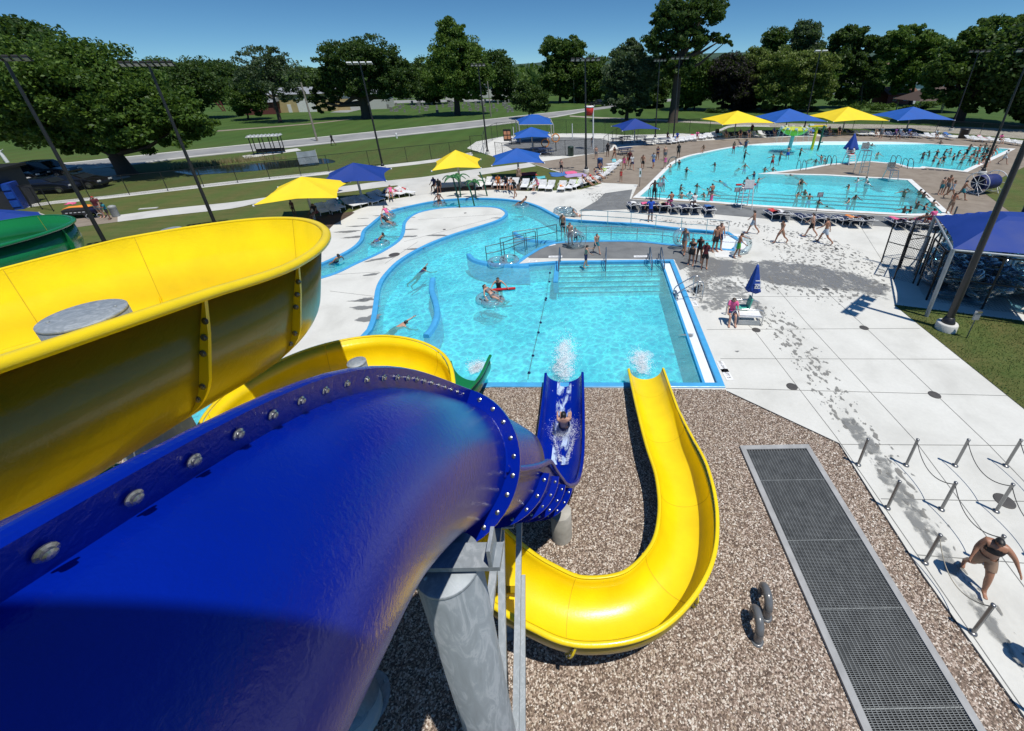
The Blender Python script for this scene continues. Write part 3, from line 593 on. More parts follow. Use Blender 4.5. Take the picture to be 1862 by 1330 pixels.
def flume(t, K, r, hl, hr, m_in, m_out, seg=1.3, bank=None, fl=.1, kn=10, bolts=None, s0=0.0, fl_mat=None, skip=0, flare=0.0, lip=.045, sq=1.0, at=None):
    p = crom(K, kn); n = len(p); S = arclen(p)
    def itp(a, i):
        if isinstance(a, (int, float)): return a
        x = i / kn; k = min(int(x), len(a) - 2); f = x - k; return a[k] * (1 - f) + a[k + 1] * f
    bk = [itp(bank, i) for i in range(n)] if bank else None
    T, L, U = frames(p, bk)
    inner = MB(); outer = MB(); lips = MB()
    P = [profile(r, itp(hl, i), itp(hr, i), lip=lip, fl=itp(flare, i), sq=itp(sq, i)) for i in range(n)]
    sweep(inner, p, T, L, U, lambda i: P[i][0] + P[i][2][:], True, True)
    sweep(lips, p, T, L, U, lambda i: P[i][1], True, True); sweep(lips, p, T, L, U, lambda i: P[i][3], True, True)
    # the glossy running surface and the rough moulded back, darkened to paint in shade, are one shell: the inner material on one side, the outer on the other
    o = inner.build('channel', m_in, t)
    if m_out is not m_in:
        o.data.materials.append(m_out); me = o.data; mlen = len(P[0][0]) + len(P[0][2])
        k0 = len(P[0][0]); idx = []
        for q in range(n - 1):
            idx += [0 if k < k0 - 1 else 1 for k in range(mlen)]
        idx += [1] * (len(me.polygons) - len(idx)); me.polygons.foreach_set('material_index', idx)
    lips.build('rim', m_in, t)
    # ring flanges where the moulded sections are bolted together
    s = s0 if s0 else seg; cand = []; i = 0; cnt = 0; at = list(at) if at else None
    if at: s = at.pop(0)
    while s < S[-1] - .05:
        while S[i + 1] < s: i += 1
        f = (s - S[i]) / (S[i + 1] - S[i]); c = p[i].lerp(p[i + 1], f); t_, l_, u_ = T[i].lerp(T[i + 1], f).normalized(), L[i].lerp(L[i + 1], f).normalized(), U[i].lerp(U[i + 1], f).normalized()
        HL, HR = itp(hl, i + f), itp(hr, i + f)
        if cnt >= skip:
            fm = MB(); R0, R1 = r + .02, r + .02 + fl; nn = 24; ang = []
            pts = [(-1, HL * .96, 0), (-1, HL * .5, .5)] if HL > .12 else []
            FL = itp(flare, i + f); a0 = [(-math.cos((PI - FL) * k / nn), -math.sin((PI - FL) * k / nn)) for k in range(nn + 1)]
            XR = lambda q, y: q * math.cos(FL) + (y + q * math.sin(FL)) * math.tan(FL)
            seq = [((-R0, HL - .05), (-R0 - .03, HL - .06))]
            if HL > .15: seq.append(((-R0, HL * .45), (-R0 - fl * .75, HL * .45)))
            seq += [((x * R0, y * R0), (x * R1, y * R1)) for x, y in a0]
            if HR > .15: seq.append(((XR(R0, HR * .4), HR * .4), (XR(R0, HR * .4) + fl * .7, HR * .4)))
            seq.append(((XR(R0, HR - .05), HR - .05), (XR(R0, HR - .05) + .02, HR - .06)))
            vs = []
            for d in (-.02, .02):
                for a, b in seq: vs += [c - l_ * a[0] + u_ * a[1] + t_ * d, c - l_ * b[0] + u_ * b[1] + t_ * d]
            M_ = 2 * len(seq); fs = []
            for k in range(len(seq) - 1):
                a = 2 * k; fs += [(a, a + 1, a + 3, a + 2), (M_ + a, M_ + a + 2, M_ + a + 3, M_ + a + 1), (a + 1, M_ + a + 1, M_ + a + 3, a + 3)]
            fm.add(vs, fs); fm.build('flange', fl_mat or m_in, t)
            pin = profile(r - .003, HL, HR, lip=lip, fl=FL, sq=itp(sq, i + f))[0]; sm_ = MB(); vv = []
            for d in (-.006, .006): vv += [c - l_ * x + u_ * (y + .0025) + t_ * d for x, y in pin]
            sm_.add(vv, [(k, k + 1, len(pin) + k + 1, len(pin) + k) for k in range(len(pin) - 1)], True); sm_.build('seam', SEAMM, t)
            if bolts:
                RB = r + .02 + fl * .55; nb = int((PI - FL) * RB / .19); view = 1 if (c - CAMP).dot(t_) < 0 else -1
                sp = [(-math.cos((PI - FL) * (k + .5) / nb) * RB, -math.sin((PI - FL) * (k + .5) / nb) * RB) for k in range(nb)]
                for sgn, H in ((-1, HL), (1, HR)):
                    y = .1
                    while y < H - .18: sp.append(((XR(R0, y) + fl * .38) if sgn > 0 else -(R0 + fl * .42), y)); y += .19
                for x, y in sp: cand.append((c - l_ * x + u_ * y + t_ * .021 * view, t_ * view))
        s = at.pop(0) if at else s + seg; cnt += 1
    if bolts: place_bolts(t, cand, bolts)
    return p, T, L, U, S
# ---- blue: closed tube, then a steep open chute, then a straight run-out into the plunge pool
TB = thing('water_slide', 'glossy blue tube slide plunging beside the viewer into a straight open run-out', 'water slide', (0, 0, 0))
Kt = [(-4.6, -.9, 8.95), (-3.2, -.85, 8.8), (-2.2, -.4, 8.6), (-1.467, .205, 8.465), (-1.426, 1.658, 7.748), (-1.42, 3.1, 6.33)]
p = crom(Kt + [(-1.17, 4.1, 5.1)], 10); p = p[:51]
T, L, U = frames(p); m = MB(); R = .65; n = 64; vs = []
for i, q in enumerate(p): vs += [q + R * (math.cos(2 * PI * k / n) * U[i] + math.sin(2 * PI * k / n) * L[i]) for k in range(n)]
m.add(vs, [(i * n + k, i * n + (k + 1) % n, (i + 1) * n + (k + 1) % n, (i + 1) * n + k) for i in range(len(p) - 1) for k in range(n)], True)
m.build('tube', BLU, TB)
fin = MB(); ph = -.19; cand = []; vs = []
for i, q in enumerate(p):
    d = math.cos(ph) * U[i] + math.sin(ph) * L[i]; sd = T[i].cross(d).normalized()
    for a, b in ((.64, -.03), (.785, -.03), (.79, -.012), (.79, .012), (.785, .03), (.64, .03)): vs.append(q + d * a + sd * b)
fin.add(vs, [(i * 6 + k, i * 6 + k + 1, i * 6 + k + 7, i * 6 + k + 6) for i in range(len(p) - 1) for k in range(5)], False)
fin.add(vs[-6:], [tuple(range(6))]); fin.build('seam_flange', BLU, TB)
S = arclen(p); s = .1; i = 0
while s < S[-1] - .08:
    while S[i + 1] < s: i += 1
    f = (s - S[i]) / (S[i + 1] - S[i]); q = p[i].lerp(p[i + 1], f); d = math.cos(ph) * U[i] + math.sin(ph) * L[i]; sd = T[i].cross(d).normalized()
    if sd.dot(CAMP - q) < 0: sd = -sd
    if (q - CAMP).dot(_F) > .2: cand.append((q + d * .72 + sd * .031, sd))
    s += .172
def ring(c, t, u, l, r0, r1, a0, a1, nm, m_=None):
    k = MB(); n = 56; vs = []
    for d in (-.025, .025):
        for j in range(n + 1):
            a = a0 + (a1 - a0) * j / n; e = math.cos(a) * u + math.sin(a) * l
            vs += [c + e * r0 + t * d, c + e * r1 + t * d]
    M_ = 2 * (n + 1)
    for j in range(n):
        a = 2 * j; k.f += [(a, a + 1, a + 3, a + 2), (M_ + a, M_ + a + 2, M_ + a + 3, M_ + a + 1), (a + 1, M_ + a + 1, M_ + a + 3, a + 3)]
    k.v = [tuple(v) for v in vs]; k.sm = [False] * len(k.f); k.build(nm, m_ or BLU, TB)
tt, uu, ll = T[-1], U[-1], L[-1]
ring(p[-1], tt, uu, ll, .645, .785, 0, 2 * PI, 'flange')
for k in range(25):
    a = 2 * PI * k / 25 + .1; e_ = math.cos(a) * uu + math.sin(a) * ll; cand.append((p[-1] + e_ * .72 - tt * .026, -tt))
Kc = [(-1.42, 3.1, 6.33), (-1.17, 4.1, 5.1), (-1.13, 5.03, 3.8), (-1.05, 5.7, 2.82), (-.9, 6.37, 1.9), (-.74, 7.2, 1.05), (-.64, 8.1, .66), (-.6, 9.0, .56), (-.58, 10.4, .5), (-.58, 11.85, .45)]
def chute(t, K, r):
    kn = 10; p = crom(K, kn); T, L, U = frames(p); n = len(p)
    hs = [.1, .12, .12, .1, .04, 0, 0, 0, 0, 0]; hl = [.0, .0, .0, 0, 0, 0, 0, 0, 0, 0]
    itp = lambda a, i: a[min(i // kn, 9)] * (1 - (i % kn) / kn) + a[min(i // kn + 1, 9)] * ((i % kn) / kn)
    P = [profile(r, itp(hl, i), itp(hs, i), sq=itp([1, 1, 1, 1, .95, .85, .78, .72, .7, .68], i)) for i in range(n)]
    a = MB(); sweep(a, p, T, L, U, lambda i: P[i][0] + P[i][2], True); a.build('channel', BLU, t)
    b = MB(); sweep(b, p, T, L, U, lambda i: P[i][1]); sweep(b, p, T, L, U, lambda i: P[i][3]); b.build('rim', BLU, t)
    return p, T, L, U
pc, Tc, Lc, Uc = chute(TB, Kc, .6)
for k, i in enumerate((10, 20, 30, 38)):
    nb = 10; ring(pc[i], Tc[i], Uc[i], Lc[i], .615, .735, PI / 2 + .1, 1.5 * PI - .02, 'flange')
    for j in range(nb):
        a = PI / 2 + .2 + (PI - .35) * j / (nb - 1); e_ = math.cos(a) * Uc[i] + math.sin(a) * Lc[i]; cand.append((pc[i] + e_ * .678 - Tc[i] * .026, -Tc[i]))
# the cover of the tube mouth: a bent grey-edged lip standing over the first open section
hood = MB(); vs = []
for i in (0, 2, 4, 6, 8, 10):
    hh = .40 - .03 * i
    for j in range(13):
        a = -PI * .5 + (PI * .5) * j / 12 * (.95 - i * .05); e_ = math.cos(a) * Uc[i] + math.sin(a) * Lc[i]; vs.append(pc[i] + e_ * .63)
hood.add(vs, [(a * 13 + b, a * 13 + b + 1, (a + 1) * 13 + b + 1, (a + 1) * 13 + b) for a in range(5) for b in range(12)], True); ho = hood.build('mouth_cover', BLU, TB)
md = ho.modifiers.new('thick', 'SOLIDIFY'); md.thickness = .03
lipm = MB(); lipm.tube([Vector(v) for v in vs[-13:]], .022, 8); lipm.build('cover_edge', mat('grey_rubber', (.22, .25, .28), .5), TB)
place_bolts(TB, cand, .0145, 96)
# splashing thin water running down the run-out
# ---- posts and arms that carry the blue slide
def post(c, h, r, label, name='support_post', tilt=None, footing=True, grp='galvanised posts under the slides'):
    t = thing(name, label, 'post', (c[0], c[1], 0), group=grp); m = MB()
    m.lathe([(r, 0.02), (r, h - .02), (r - .012, h - .012), (r - .012, h)], (0, 0, 0), 40); m.build('pipe', GALV, t)
    cp = MB(); cp.lathe([(r * 1.0, h), (r * 1.0, h + .02), (r * .98, h + .026), (.001, h + .027)], (0, 0, 0), 40)
    for a in (.7, 3.8): cp.lathe([(.018, h + .027), (.018, h + .04), (.001, h + .042)], (r * .72 * math.cos(a), r * .72 * math.sin(a), 0), 8)
    cp.build('cap', GALV, t)
    if footing:
        f = MB(); f.lathe([(r + .16, .0), (r + .16, .03), (r + .15, .04), (r, .041)], (0, 0, 0), 32)
        for k in range(8): f.lathe([(.02, .04), (.02, .09), (.001, .092)], ((r + .09) * math.cos(k * PI / 4), (r + .09) * math.sin(k * PI / 4), 0), 6)
        f.build('base_plate', GALV, t)
    return t
def arms(t, pairs, w_=.09):
    o = t.location
    for a, b in pairs:
        k = MB(); k.bar(Vector(a) - o, Vector(b) - o, w_, w_ * 1.0); k.build('arm', GALV, t)
t = post((-1.12, 2.1), 6.35, .265, 'thick galvanised post directly beneath the blue tube at the bottom edge')
arms(t, [((-1.12, 2.3, 4.2), (-1.16, 3.75, 4.42)), ((-1.0, 2.35, 3.3), (-1.14, 3.72, 4.3)), ((-.98, 2.3, 1.75), (-1.1, 4.75, 3.12)), ((-.9, 2.3, 1.55), (-1.02, 4.1, 2.55))])
for c_, d_ in (((0, .0, 6.45), (.9, .2, .05)), ((-.04, 1.65, 4.42), (.42, .16, .03)), ((.02, 2.65, 3.14), (.36, .14, .03))): k = MB(); k.box(c_, d_); k.build('saddle', GALV, t)
for x_ in (-.38, .38): 
    k = MB(); k.box((x_, 0, 6.58), (.03, .2, .2)); k.build('saddle_plate', GALV, t)
t = thing('support_post', 'short pale concrete-coloured post below the last blue ring flanges', 'post', (-.52, 6.35, 0), group='galvanised posts under the slides')
k = MB(); k.lathe([(.24, .02), (.24, .9), (.23, .91), (.001, .92)], (0, 0, 0), 28); k.build('pipe', mat('weathered_pipe', (.4, .38, .33), .75, 0, .25, 3), t)
t = post((-3.95, 3.45), 4.3, .28, 'galvanised post in the deep shade left of the thick post, seen only by its foot')
# ---- the big upper yellow loop
YB = thing('water_slide', 'long yellow body slide, hairpin at upper left, U-turn run-out in the middle', 'water slide', (0, 0, 0))
K1 = [(-5, -1.6, 8.15), (-5, -.2, 7.9), (-4.98, 1.2, 7.68), (-4.98, 2.6, 7.4), (-4.94, 4.0, 7.12), (-4.88, 5.3, 6.86), (-5.1, 6.3, 6.76), (-5.75, 6.95, 6.68), (-6.7, 7.0, 6.6), (-8.1, 6.6, 6.47), (-9.6, 5.8, 6.3), (-10.9, 4.5, 6.1), (-10.8, 2.9, 5.9), (-9.2, 1.8, 5.75), (-7.2, 1.5, 5.6), (-5.4, 1.75, 5.5), (-4.1, 2.7, 5.45), (-3.2, 3.7, 5.4)]
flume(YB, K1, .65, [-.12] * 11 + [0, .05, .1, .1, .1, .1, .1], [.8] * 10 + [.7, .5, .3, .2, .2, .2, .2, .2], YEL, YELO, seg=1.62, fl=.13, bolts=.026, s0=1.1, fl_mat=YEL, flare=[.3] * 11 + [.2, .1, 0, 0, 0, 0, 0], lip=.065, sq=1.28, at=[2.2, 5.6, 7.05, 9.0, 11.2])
K2 = [(-3.2, 3.7, 5.4), (-2.95, 4.4, 5.2), (-3.5, 5.05, 4.95), (-4.7, 5.0, 4.7), (-5.75, 5.45, 4.45), (-6.22, 6.5, 4.2), (-5.75, 7.6, 4.05), (-4.7, 8.05, 3.95), (-3.6, 7.6, 3.85), (-3.15, 6.5, 3.65), (-2.85, 5.6, 3.2), (-2.35, 4.95, 2.6), (-1.6, 4.55, 2.0), (-.8, 4.32, 1.45), (0, 4.22, 1.12), (1.05, 4.42, 1.02), (1.9, 5.15, .98), (2.3, 6.1, .95), (2.42, 7.2, .93), (2.33, 8.3, .88), (2.28, 9.6, .8), (2.27, 10.8, .68), (2.27, 11.85, .56)]
nK = len(K2); HLl = [.12, .15, .3, .3, .3, .3, .3, .3, .3, .25, .15, .05, .0, .0, .0, .0, .0, .0, .0, .0, .0, .0, .0]
HRr = [.3, .3, .1, .05, .02, .02, .02, .02, .02, .1, .15, .2, .3, .3, .3, .32, .35, .38, .35, .22, .0, .0, .0]
# the bend turns right round the helix (outer wall = left), then left round the U (outer wall = right)
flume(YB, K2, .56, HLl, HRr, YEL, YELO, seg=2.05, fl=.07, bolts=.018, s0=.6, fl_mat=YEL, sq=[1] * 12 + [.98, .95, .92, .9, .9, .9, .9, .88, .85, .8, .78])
post((-6.05, 4.5), 7.38, .4, 'fat grey post rising through the middle of the upper yellow hairpin')
post((-12.0, 12.0), 5.9, .25, 'grey post whose flat cap shows on the lawn beyond the upper yellow slide')
post((-4.5, 6.95), 4.75, .18, 'slim grey post in the middle of the lower yellow loop')
for x_, y_, z_ in ((2.85, 6.3, .35), (2.3, 9.8, .2), (-1.5, 4.5, 1.35)): 
    t = thing('slide_cradle', {2.85: 'small steel cradle under the outside of the yellow U-turn', .1: 'steel cradle under the lowest bend of the yellow run-out', 2.3: 'steel cradle under the straight yellow run-out', -1.5: 'steel cradle below the yellow chute beside the thick post'}[x_], 'support', (x_, y_, 0))
    k = MB(); k.lathe([(.09, 0), (.09, z_)], (0, 0, 0), 16); k.box((0, 0, .03), (.4, .4, .02)); k.build('stub_post', YELO if x_ == .1 else GALV, t); k = MB(); k.box((0, 0, z_), (.5, .12, .05)); k.build('saddle', YELO, t)
# ---- green slide behind
GB = thing('water_slide', 'dark green body slide behind the yellow one, at far left', 'water slide', (0, 0, 0))
K3 = [(-14.8, 4.2, 6.35), (-14.6, 6.3, 6.15), (-14.55, 8.4, 6.0), (-14.6, 10.4, 5.87), (-15.2, 11.5, 5.8), (-16.6, 11.75, 5.72), (-18.7, 10.9, 5.4), (-19.3, 9.2, 5.0), (-18.2, 7.4, 4.4), (-15.8, 6.4, 3.6), (-12.6, 6.0, 2.7), (-10, 6.2, 2.0), (-8, 7.3, 1.6), (-6.2, 8.6, 1.35), (-4.7, 9.6, 1.2), (-3.98, 10.6, 1.0), (-3.8, 11.95, .84)]
flume(GB, K3, .68, .05, [.5] * 8 + [.2] * 6 + [.12, .3, .38], GRN, GRN, seg=1.9, fl=.1, bolts=None, s0=1.0)
post((-17.2, 9.6), 6.0, .25, 'grey post standing inside the green hairpin at far left')
# ---- foam where the chutes meet the pool and round the rider
def blob(mb, c, r, seed, sc=(1, 1, .3), n=18):
    rng = random.Random(seed); ph = [rng.uniform(0, 6.28) for _ in range(6)]; vs = []
    for i in range(n + 1):
        th = PI * i / n
        for j in range(2 * n):
            a = PI * j / n; k = 1 + .16 * math.sin(3 * a + ph[0]) * math.sin(th * 2 + ph[1]) + .1 * math.sin(7 * a + ph[2] + 3 * th) + .07 * math.sin(11 * a - 5 * th + ph[3])
            vs.append(Vector((math.sin(th) * math.cos(a) * sc[0], math.sin(th) * math.sin(a) * sc[1], math.cos(th) * sc[2])) * r * k + Vector(c))
    m_ = 2 * n; mb.add(vs, [(i * m_ + j, i * m_ + (j + 1) % m_, (i + 1) * m_ + (j + 1) % m_, (i + 1) * m_ + j) for i in range(n) for j in range(m_)], True)
def droplets(mb, c, r, seed, n=260, sc=(1, 1, .5), size=(.006, .02)):
    rng = random.Random(seed)
    for _ in range(n):
        d = Vector((rng.gauss(0, .45) * sc[0], rng.gauss(0, .45) * sc[1], abs(rng.gauss(0, .4)) * sc[2])) * r; s = rng.uniform(*size); q = Vector(c) + d
        mb.add([q + Vector(v) * s for v in ((1, 0, 0), (-1, 0, 0), (0, 1, 0), (0, -1, 0), (0, 0, 1), (0, 0, -1))], [(0, 2, 4), (2, 1, 4), (1, 3, 4), (3, 0, 4), (2, 0, 5), (1, 2, 5), (3, 1, 5), (0, 3, 5)])
DROP = mat('white_spray', (.9, .93, .95), .4)
def splash(c, sc, seed, n, r=1.0, size=(.005, .016), label='foam'):
    f = MB(); rb = random.Random(seed)
    for q in range(26):
        u = rb.uniform(-1, 1); blob(f, Vector(c) + Vector((rb.gauss(0, .2) * sc[0] * (1.1 + .4 * u), u * .75 * sc[1], rb.uniform(-.02, .05))) * r, r * rb.uniform(.09, .24), seed + q, (1, 1.3, .35), 10)
    tag(f.build('slide_foam', FOAM), kind='stuff'); d = MB(); droplets(d, c, r, seed + 5, n, (sc[0] * .8, sc[1] * 1.0, .3), size); tag(d.build('water_spray', DROP), kind='stuff')
splash((-.58, 13.3, -.03), (.55, 1.4), 1, 3200); splash((2.27, 12.95, -.03), (.6, .8), 4, 2000, .9); splash((-3.9, 12.9, -.03), (.7, .45), 7, 500, .8)
rider_c = Vector((-.52, 9.3, .17))
f = MB(); droplets(f, rider_c + Vector((0, .1, .02)), .62, 11, 3000, (.75, .75, .5), (.003, .009)); tag(f.build('water_spray', DROP), kind='stuff')
f = MB()
rng = random.Random(5)
for sgn in (-1, 1):
    for k in range(240):
        u_ = rng.random(); q = rider_c + Vector((sgn * (.28 - .2 * u_) + rng.gauss(0, .03), -.25 - u_ * .75, .02 + .1 * (1 - u_) * rng.random() + (.28 - .2 * u_) ** 2 * .6 + .02)); s = rng.uniform(.003, .01)
        f.add([q + Vector(v) * s for v in ((1, 0, 0), (-1, 0, 0), (0, 1.6, 0), (0, -1.6, 0), (0, 0, 1))], [(0, 2, 4), (2, 1, 4), (1, 3, 4), (3, 0, 4)])
tag(f.build('water_spray', DROP), kind='stuff')
# a thin sheet of moving water down the middle of the blue run-out
WF = mk_cut('streaming_water', (.5, .62, .85), .1, 5.5, .47, .62, .4, (1, .35, 1), 5)
f = MB(); vs = []; i0 = 62
for i in range(i0, len(pc)):
    for a in (-.42, -.2, 0, .2, .42): vs.append(pc[i] - Uc[i] * (.6 * .7 * math.cos(a) - .012) + Lc[i] * .6 * math.sin(a))
f.add(vs, [(i * 5 + k, i * 5 + k + 1, i * 5 + k + 6, i * 5 + k + 5) for i in range(len(pc) - i0 - 1) for k in range(4)], True); tag(f.build('running_water', WF), kind='stuff')
# ---- tower roof overhead, behind the viewer: it only shows as a shadow on the blue tube
t = thing('slide_tower', 'slide tower whose roof edge shades the near end of the blue tube', 'tower', (0, -2.6, 0))
k = MB(); k.box((-2.2, -.38, 13.1), (7, 4.6, .16), rz=.1); k.build('roof', mat('tower_roof', (.03, .06, .3), .5), t)
for x_, y_ in ((-5.0, -2.9), (-.2, -2.6)): k = MB(); k.bar((x_, y_, 0), (x_, y_, 13), .25); k.build('column', GALV, t)
k = MB(); k.box((0, -.9, 8.35), (6.5, 2.4, .1)); k.build('platform', GALV, t)
# ------------------------------------------------------------------ trees
BARK = mat('bark', (.055, .042, .032), .9, 0, .3, 8)
LEAFM = {}
def leafm(k):
    tab = {'dark': ((.024, .06, .014), (.095, .16, .035)), 'mid': ((.036, .085, .016), (.14, .22, .04)), 'bright': ((.05, .115, .018), (.18, .28, .045)), 'willow': ((.1, .15, .03), (.26, .32, .08)), 'purple': ((.012, .009, .014), (.035, .022, .03)), 'grey': ((.045, .075, .038), (.13, .185, .09)), 'big': ((.034, .08, .013), (.15, .25, .036))}
    if k not in LEAFM: LEAFM[k] = mk_leaf('leaf_' + k, *tab[k])
    return LEAFM[k]
def leaves(centres, radii, per, size, seed, droop=0):
    rng = np.random.default_rng(seed); cs = []
    for c, r in zip(centres, radii):
        d = rng.normal(size=(per, 3)); d /= np.linalg.norm(d, axis=1)[:, None]; q = rng.random((per, 1)) ** .45
        cs.append(np.array(c)[None] + d * q * np.array(r)[None])
    P = np.concatenate(cs); n = len(P)
    a = rng.normal(size=(n, 3)); a[:, 2] -= droop; a /= np.linalg.norm(a, axis=1)[:, None]; b = np.cross(a, rng.normal(size=(n, 3))); b /= np.linalg.norm(b, axis=1)[:, None] + 1e-9
    s = size * rng.uniform(.6, 1.35, (n, 1)); w_ = s * rng.uniform(.45, .8, (n, 1)); nn = np.cross(a, b) * s * .22
    v = np.stack([P - a * s, P - b * w_ + nn, P + a * s, P + b * w_ + nn], 1).reshape(-1, 3)
    return v, n
def tree(px, py, ells, kind, label, seed, clumps=70, per=70, size=.34, trunk=None, group=None, name='tree', lean=0, cr=.26, Y=None, limbs=7, base=None):
    """ells: crown lobes given as (x, y, half width, half height) seen at the trunk's distance"""
    g = W(px, py); rng = random.Random(seed); k = (g - CAMP).dot(_F) / FPX
    t = thing(name, label, 'tree', (g.x, g.y, 0), group=group)
    cent = []; rad = []; tot = sum(e[2] * e[3] for e in ells); lob = []
    if seed not in (7, 16, 10, 12, 1): b_ = max(ells, key=lambda q: q[1] + q[3]); ells = ells + [(b_[0], b_[1] + b_[3] * .75, b_[2] * .85, b_[3] * .5)]
    for (ex, ey, rx, ry) in ells:
        c = WY(ex, ey, g.y); top = WY(ex, ey - ry, g.y); side = WY(ex + rx, ey, g.y)
        RX = abs(side.x - c.x); RZ = abs(top.z - c.z); RY = min(RX, RZ * 1.4) * .9; lob.append((c, RX, RY, RZ))
        n = max(6, int(2.6 * clumps * rx * ry / tot))
        for i in range(n):
            z = rng.uniform(-.85, 1); a = rng.uniform(0, 2 * PI); q = rng.uniform(.3, 1.0) ** .5; s_ = math.sqrt(max(0, 1 - z * z))
            w_ = rng.uniform(.8, 1.06)
            cent.append((c.x + math.cos(a) * s_ * RX * q * w_ * .93, c.y + math.sin(a) * s_ * RY * q * .93, c.z + z * RZ * q * w_ * .92))
            m_ = min(RX, RZ) * cr * rng.uniform(.7, 1.7); rad.append((m_ * 1.25, m_ * 1.25, m_ * .72))
    org = np.array((g.x, g.y, 0))
    v, n = leaves(cent, rad, int(per * 1.25), size * .68, seed)
    v -= org
    me = bpy.data.meshes.new('crown'); me.vertices.add(4 * n); me.vertices.foreach_set('co', v.ravel()); me.loops.add(4 * n); me.loops.foreach_set('vertex_index', np.arange(4 * n, dtype=np.int32))
    me.polygons.add(n); me.polygons.foreach_set('loop_start', np.arange(0, 4 * n, 4, dtype=np.int32)); me.polygons.foreach_set('loop_total', np.full(n, 4, np.int32)); me.update(); me.validate()
    me.materials.append(leafm(kind)); o = bpy.data.objects.new('crown', me); C.objects.link(o); o.parent = t
    # trunk with forking limbs reaching into the lobes
    H = max(l[0].z for l in lob); r0 = trunk or H * .028; tk = MB()
    mz = min(l[0].z - l[3] * .6 for l in lob); mz = max(mz, H * .22)
    cx = sum(l[0].x for l in lob) / len(lob) - g.x
    tip = Vector((cx * .5, 0, H * .95)); fork = Vector((cx * .12, 0, max(mz, 1.2)))
    tk.tube([(0, 0, -.1), (0, 0, .25), fork * .55 + Vector((.05, 0, 0)), fork], [r0 * 1.5, r0 * 1.12, r0 * .95, r0 * .85], 10)
    tk.tube([fork, fork.lerp(tip, .5) + Vector((.2, .1, 0)), tip], [r0 * .8, r0 * .45, r0 * .1], 8)
    for i in range(limbs):
        l = lob[i % len(lob)]; c = rng.choice(cent) if i >= len(lob) else tuple(l[0])
        e = Vector(c) - g; s_ = fork.lerp(tip, rng.uniform(0, .35)); md_ = s_.lerp(e, .5) + Vector((0, 0, -.08 * (e - s_).length))
        tk.tube([s_, md_, e], [r0 * .48, r0 * .28, r0 * .06], 7)
    tk.build('trunk', BARK, t); return t
TG = 'park trees beyond the road'
tree(232, 318, [(150, 160, 150, 95), (60, 150, 140, 90), (250, 205, 110, 78), (320, 235, 62, 48), (120, 215, 110, 65), (200, 250, 110, 38), (20, 205, 90, 65), (-20, 160, 90, 80), (60, 245, 80, 34), (150, 268, 70, 26)], 'big', 'huge spreading broadleaf tree beside the parked cars at far left', 1, 330, 130, .27, trunk=.75, cr=.19, limbs=14)
tree(8, 245, [(10, 70, 90, 50), (-60, 110, 110, 80)], 'dark', 'dark tree top rising behind the huge left tree', 2, 90, 80, .5)
tree(290, 215, [(290, 135, 55, 32), (300, 165, 60, 30)], 'mid', 'tree half hidden behind the right shoulder of the huge left tree', 3, 60, 70, .4)
tree(366, 216, [(360, 150, 52, 44), (345, 175, 40, 30)], 'dark', 'dark tree right of the huge left tree, thin bare trunk', 4, 70, 80, .4)
tree(404, 190, [(402, 135, 36, 30), (410, 155, 40, 26)], 'dark', 'far dark tree behind the red post sculpture', 5, 60, 60, .5)
tree(452, 218, [(450, 178, 38, 28), (455, 160, 26, 22)], 'mid', 'low round tree left of the airy tall tree on the hillside', 6, 50, 80, .34)
tree(510, 223, [(470, 112, 42, 34), (505, 140, 48, 42), (452, 145, 34, 30), (500, 105, 26, 22), (530, 170, 26, 22)], 'grey', 'airy grey-green tree standing before the tan warehouse', 7, 78, 42, .34, cr=.22, limbs=12)
tree(668, 216, [(635, 110, 62, 40), (680, 105, 50, 44), (600, 145, 44, 30), (720, 140, 46, 40), (660, 155, 74, 34), (590, 180, 28, 24), (740, 165, 34, 22)], 'dark', 'broad dark oak with a gnarled crown and black trunk, left of the light pole', 8, 190, 90, .36, trunk=1.15, cr=.2, limbs=12)
tree(790, 190, [(768, 130, 36, 26), (785, 155, 34, 30)], 'dark', 'dark tree between the broad oak and the tall maple', 9, 60, 70, .42)
tree(832, 209, [(820, 62, 30, 34), (832, 100, 52, 44), (820, 140, 60, 44), (858, 130, 40, 44), (850, 170, 46, 22)], 'bright', 'tall pointed green maple rising above the cemetery', 10, 170, 95, .36, trunk=.7, cr=.2)
tree(905, 186, [(900, 125, 34, 40), (912, 155, 28, 26)], 'dark', 'dark tree behind the right edge of the pointed maple', 11, 60, 70, .5)
tree(962, 216, [(962, 178, 34, 27), (955, 160, 20, 16), (975, 190, 26, 18)], 'dark', 'small round dark tree at the kerb beside the road', 12, 70, 100, .3, cr=.24)
tree(1018, 187, [(1010, 95, 30, 34), (1040, 92, 26, 34), (1022, 135, 44, 34), (1000, 155, 30, 26), (1045, 160, 34, 24)], 'mid', 'tall twin-topped poplar above the far road bend', 13, 130, 80, .5, cr=.2)
tree(1088, 187, [(1080, 125, 32, 28), (1090, 155, 40, 28), (1070, 170, 26, 14)], 'mid', 'bushy tree behind the overhead lamp pole by the road bend', 14, 80, 70, .45)
tree(1139, 221, [(1145, 110, 40, 36), (1125, 140, 34, 38), (1165, 140, 36, 44), (1140, 180, 50, 26), (1150, 85, 22, 16)], 'grey', 'dusty green tree with thin bare top twigs beside the play area', 15, 135, 90, .3, cr=.2)
tree(1223, 223, [(1225, 30, 44, 36), (1280, 22, 48, 34), (1205, 78, 34, 34), (1250, 70, 40, 30), (1298, 70, 34, 14), (1318, 78, 22, 9), (1230, 120, 36, 30)], 'dark', 'tallest tree, a leggy oak with an open crown reaching the frame top', 16, 150, 70, .36, trunk=.85, cr=.2, limbs=16)
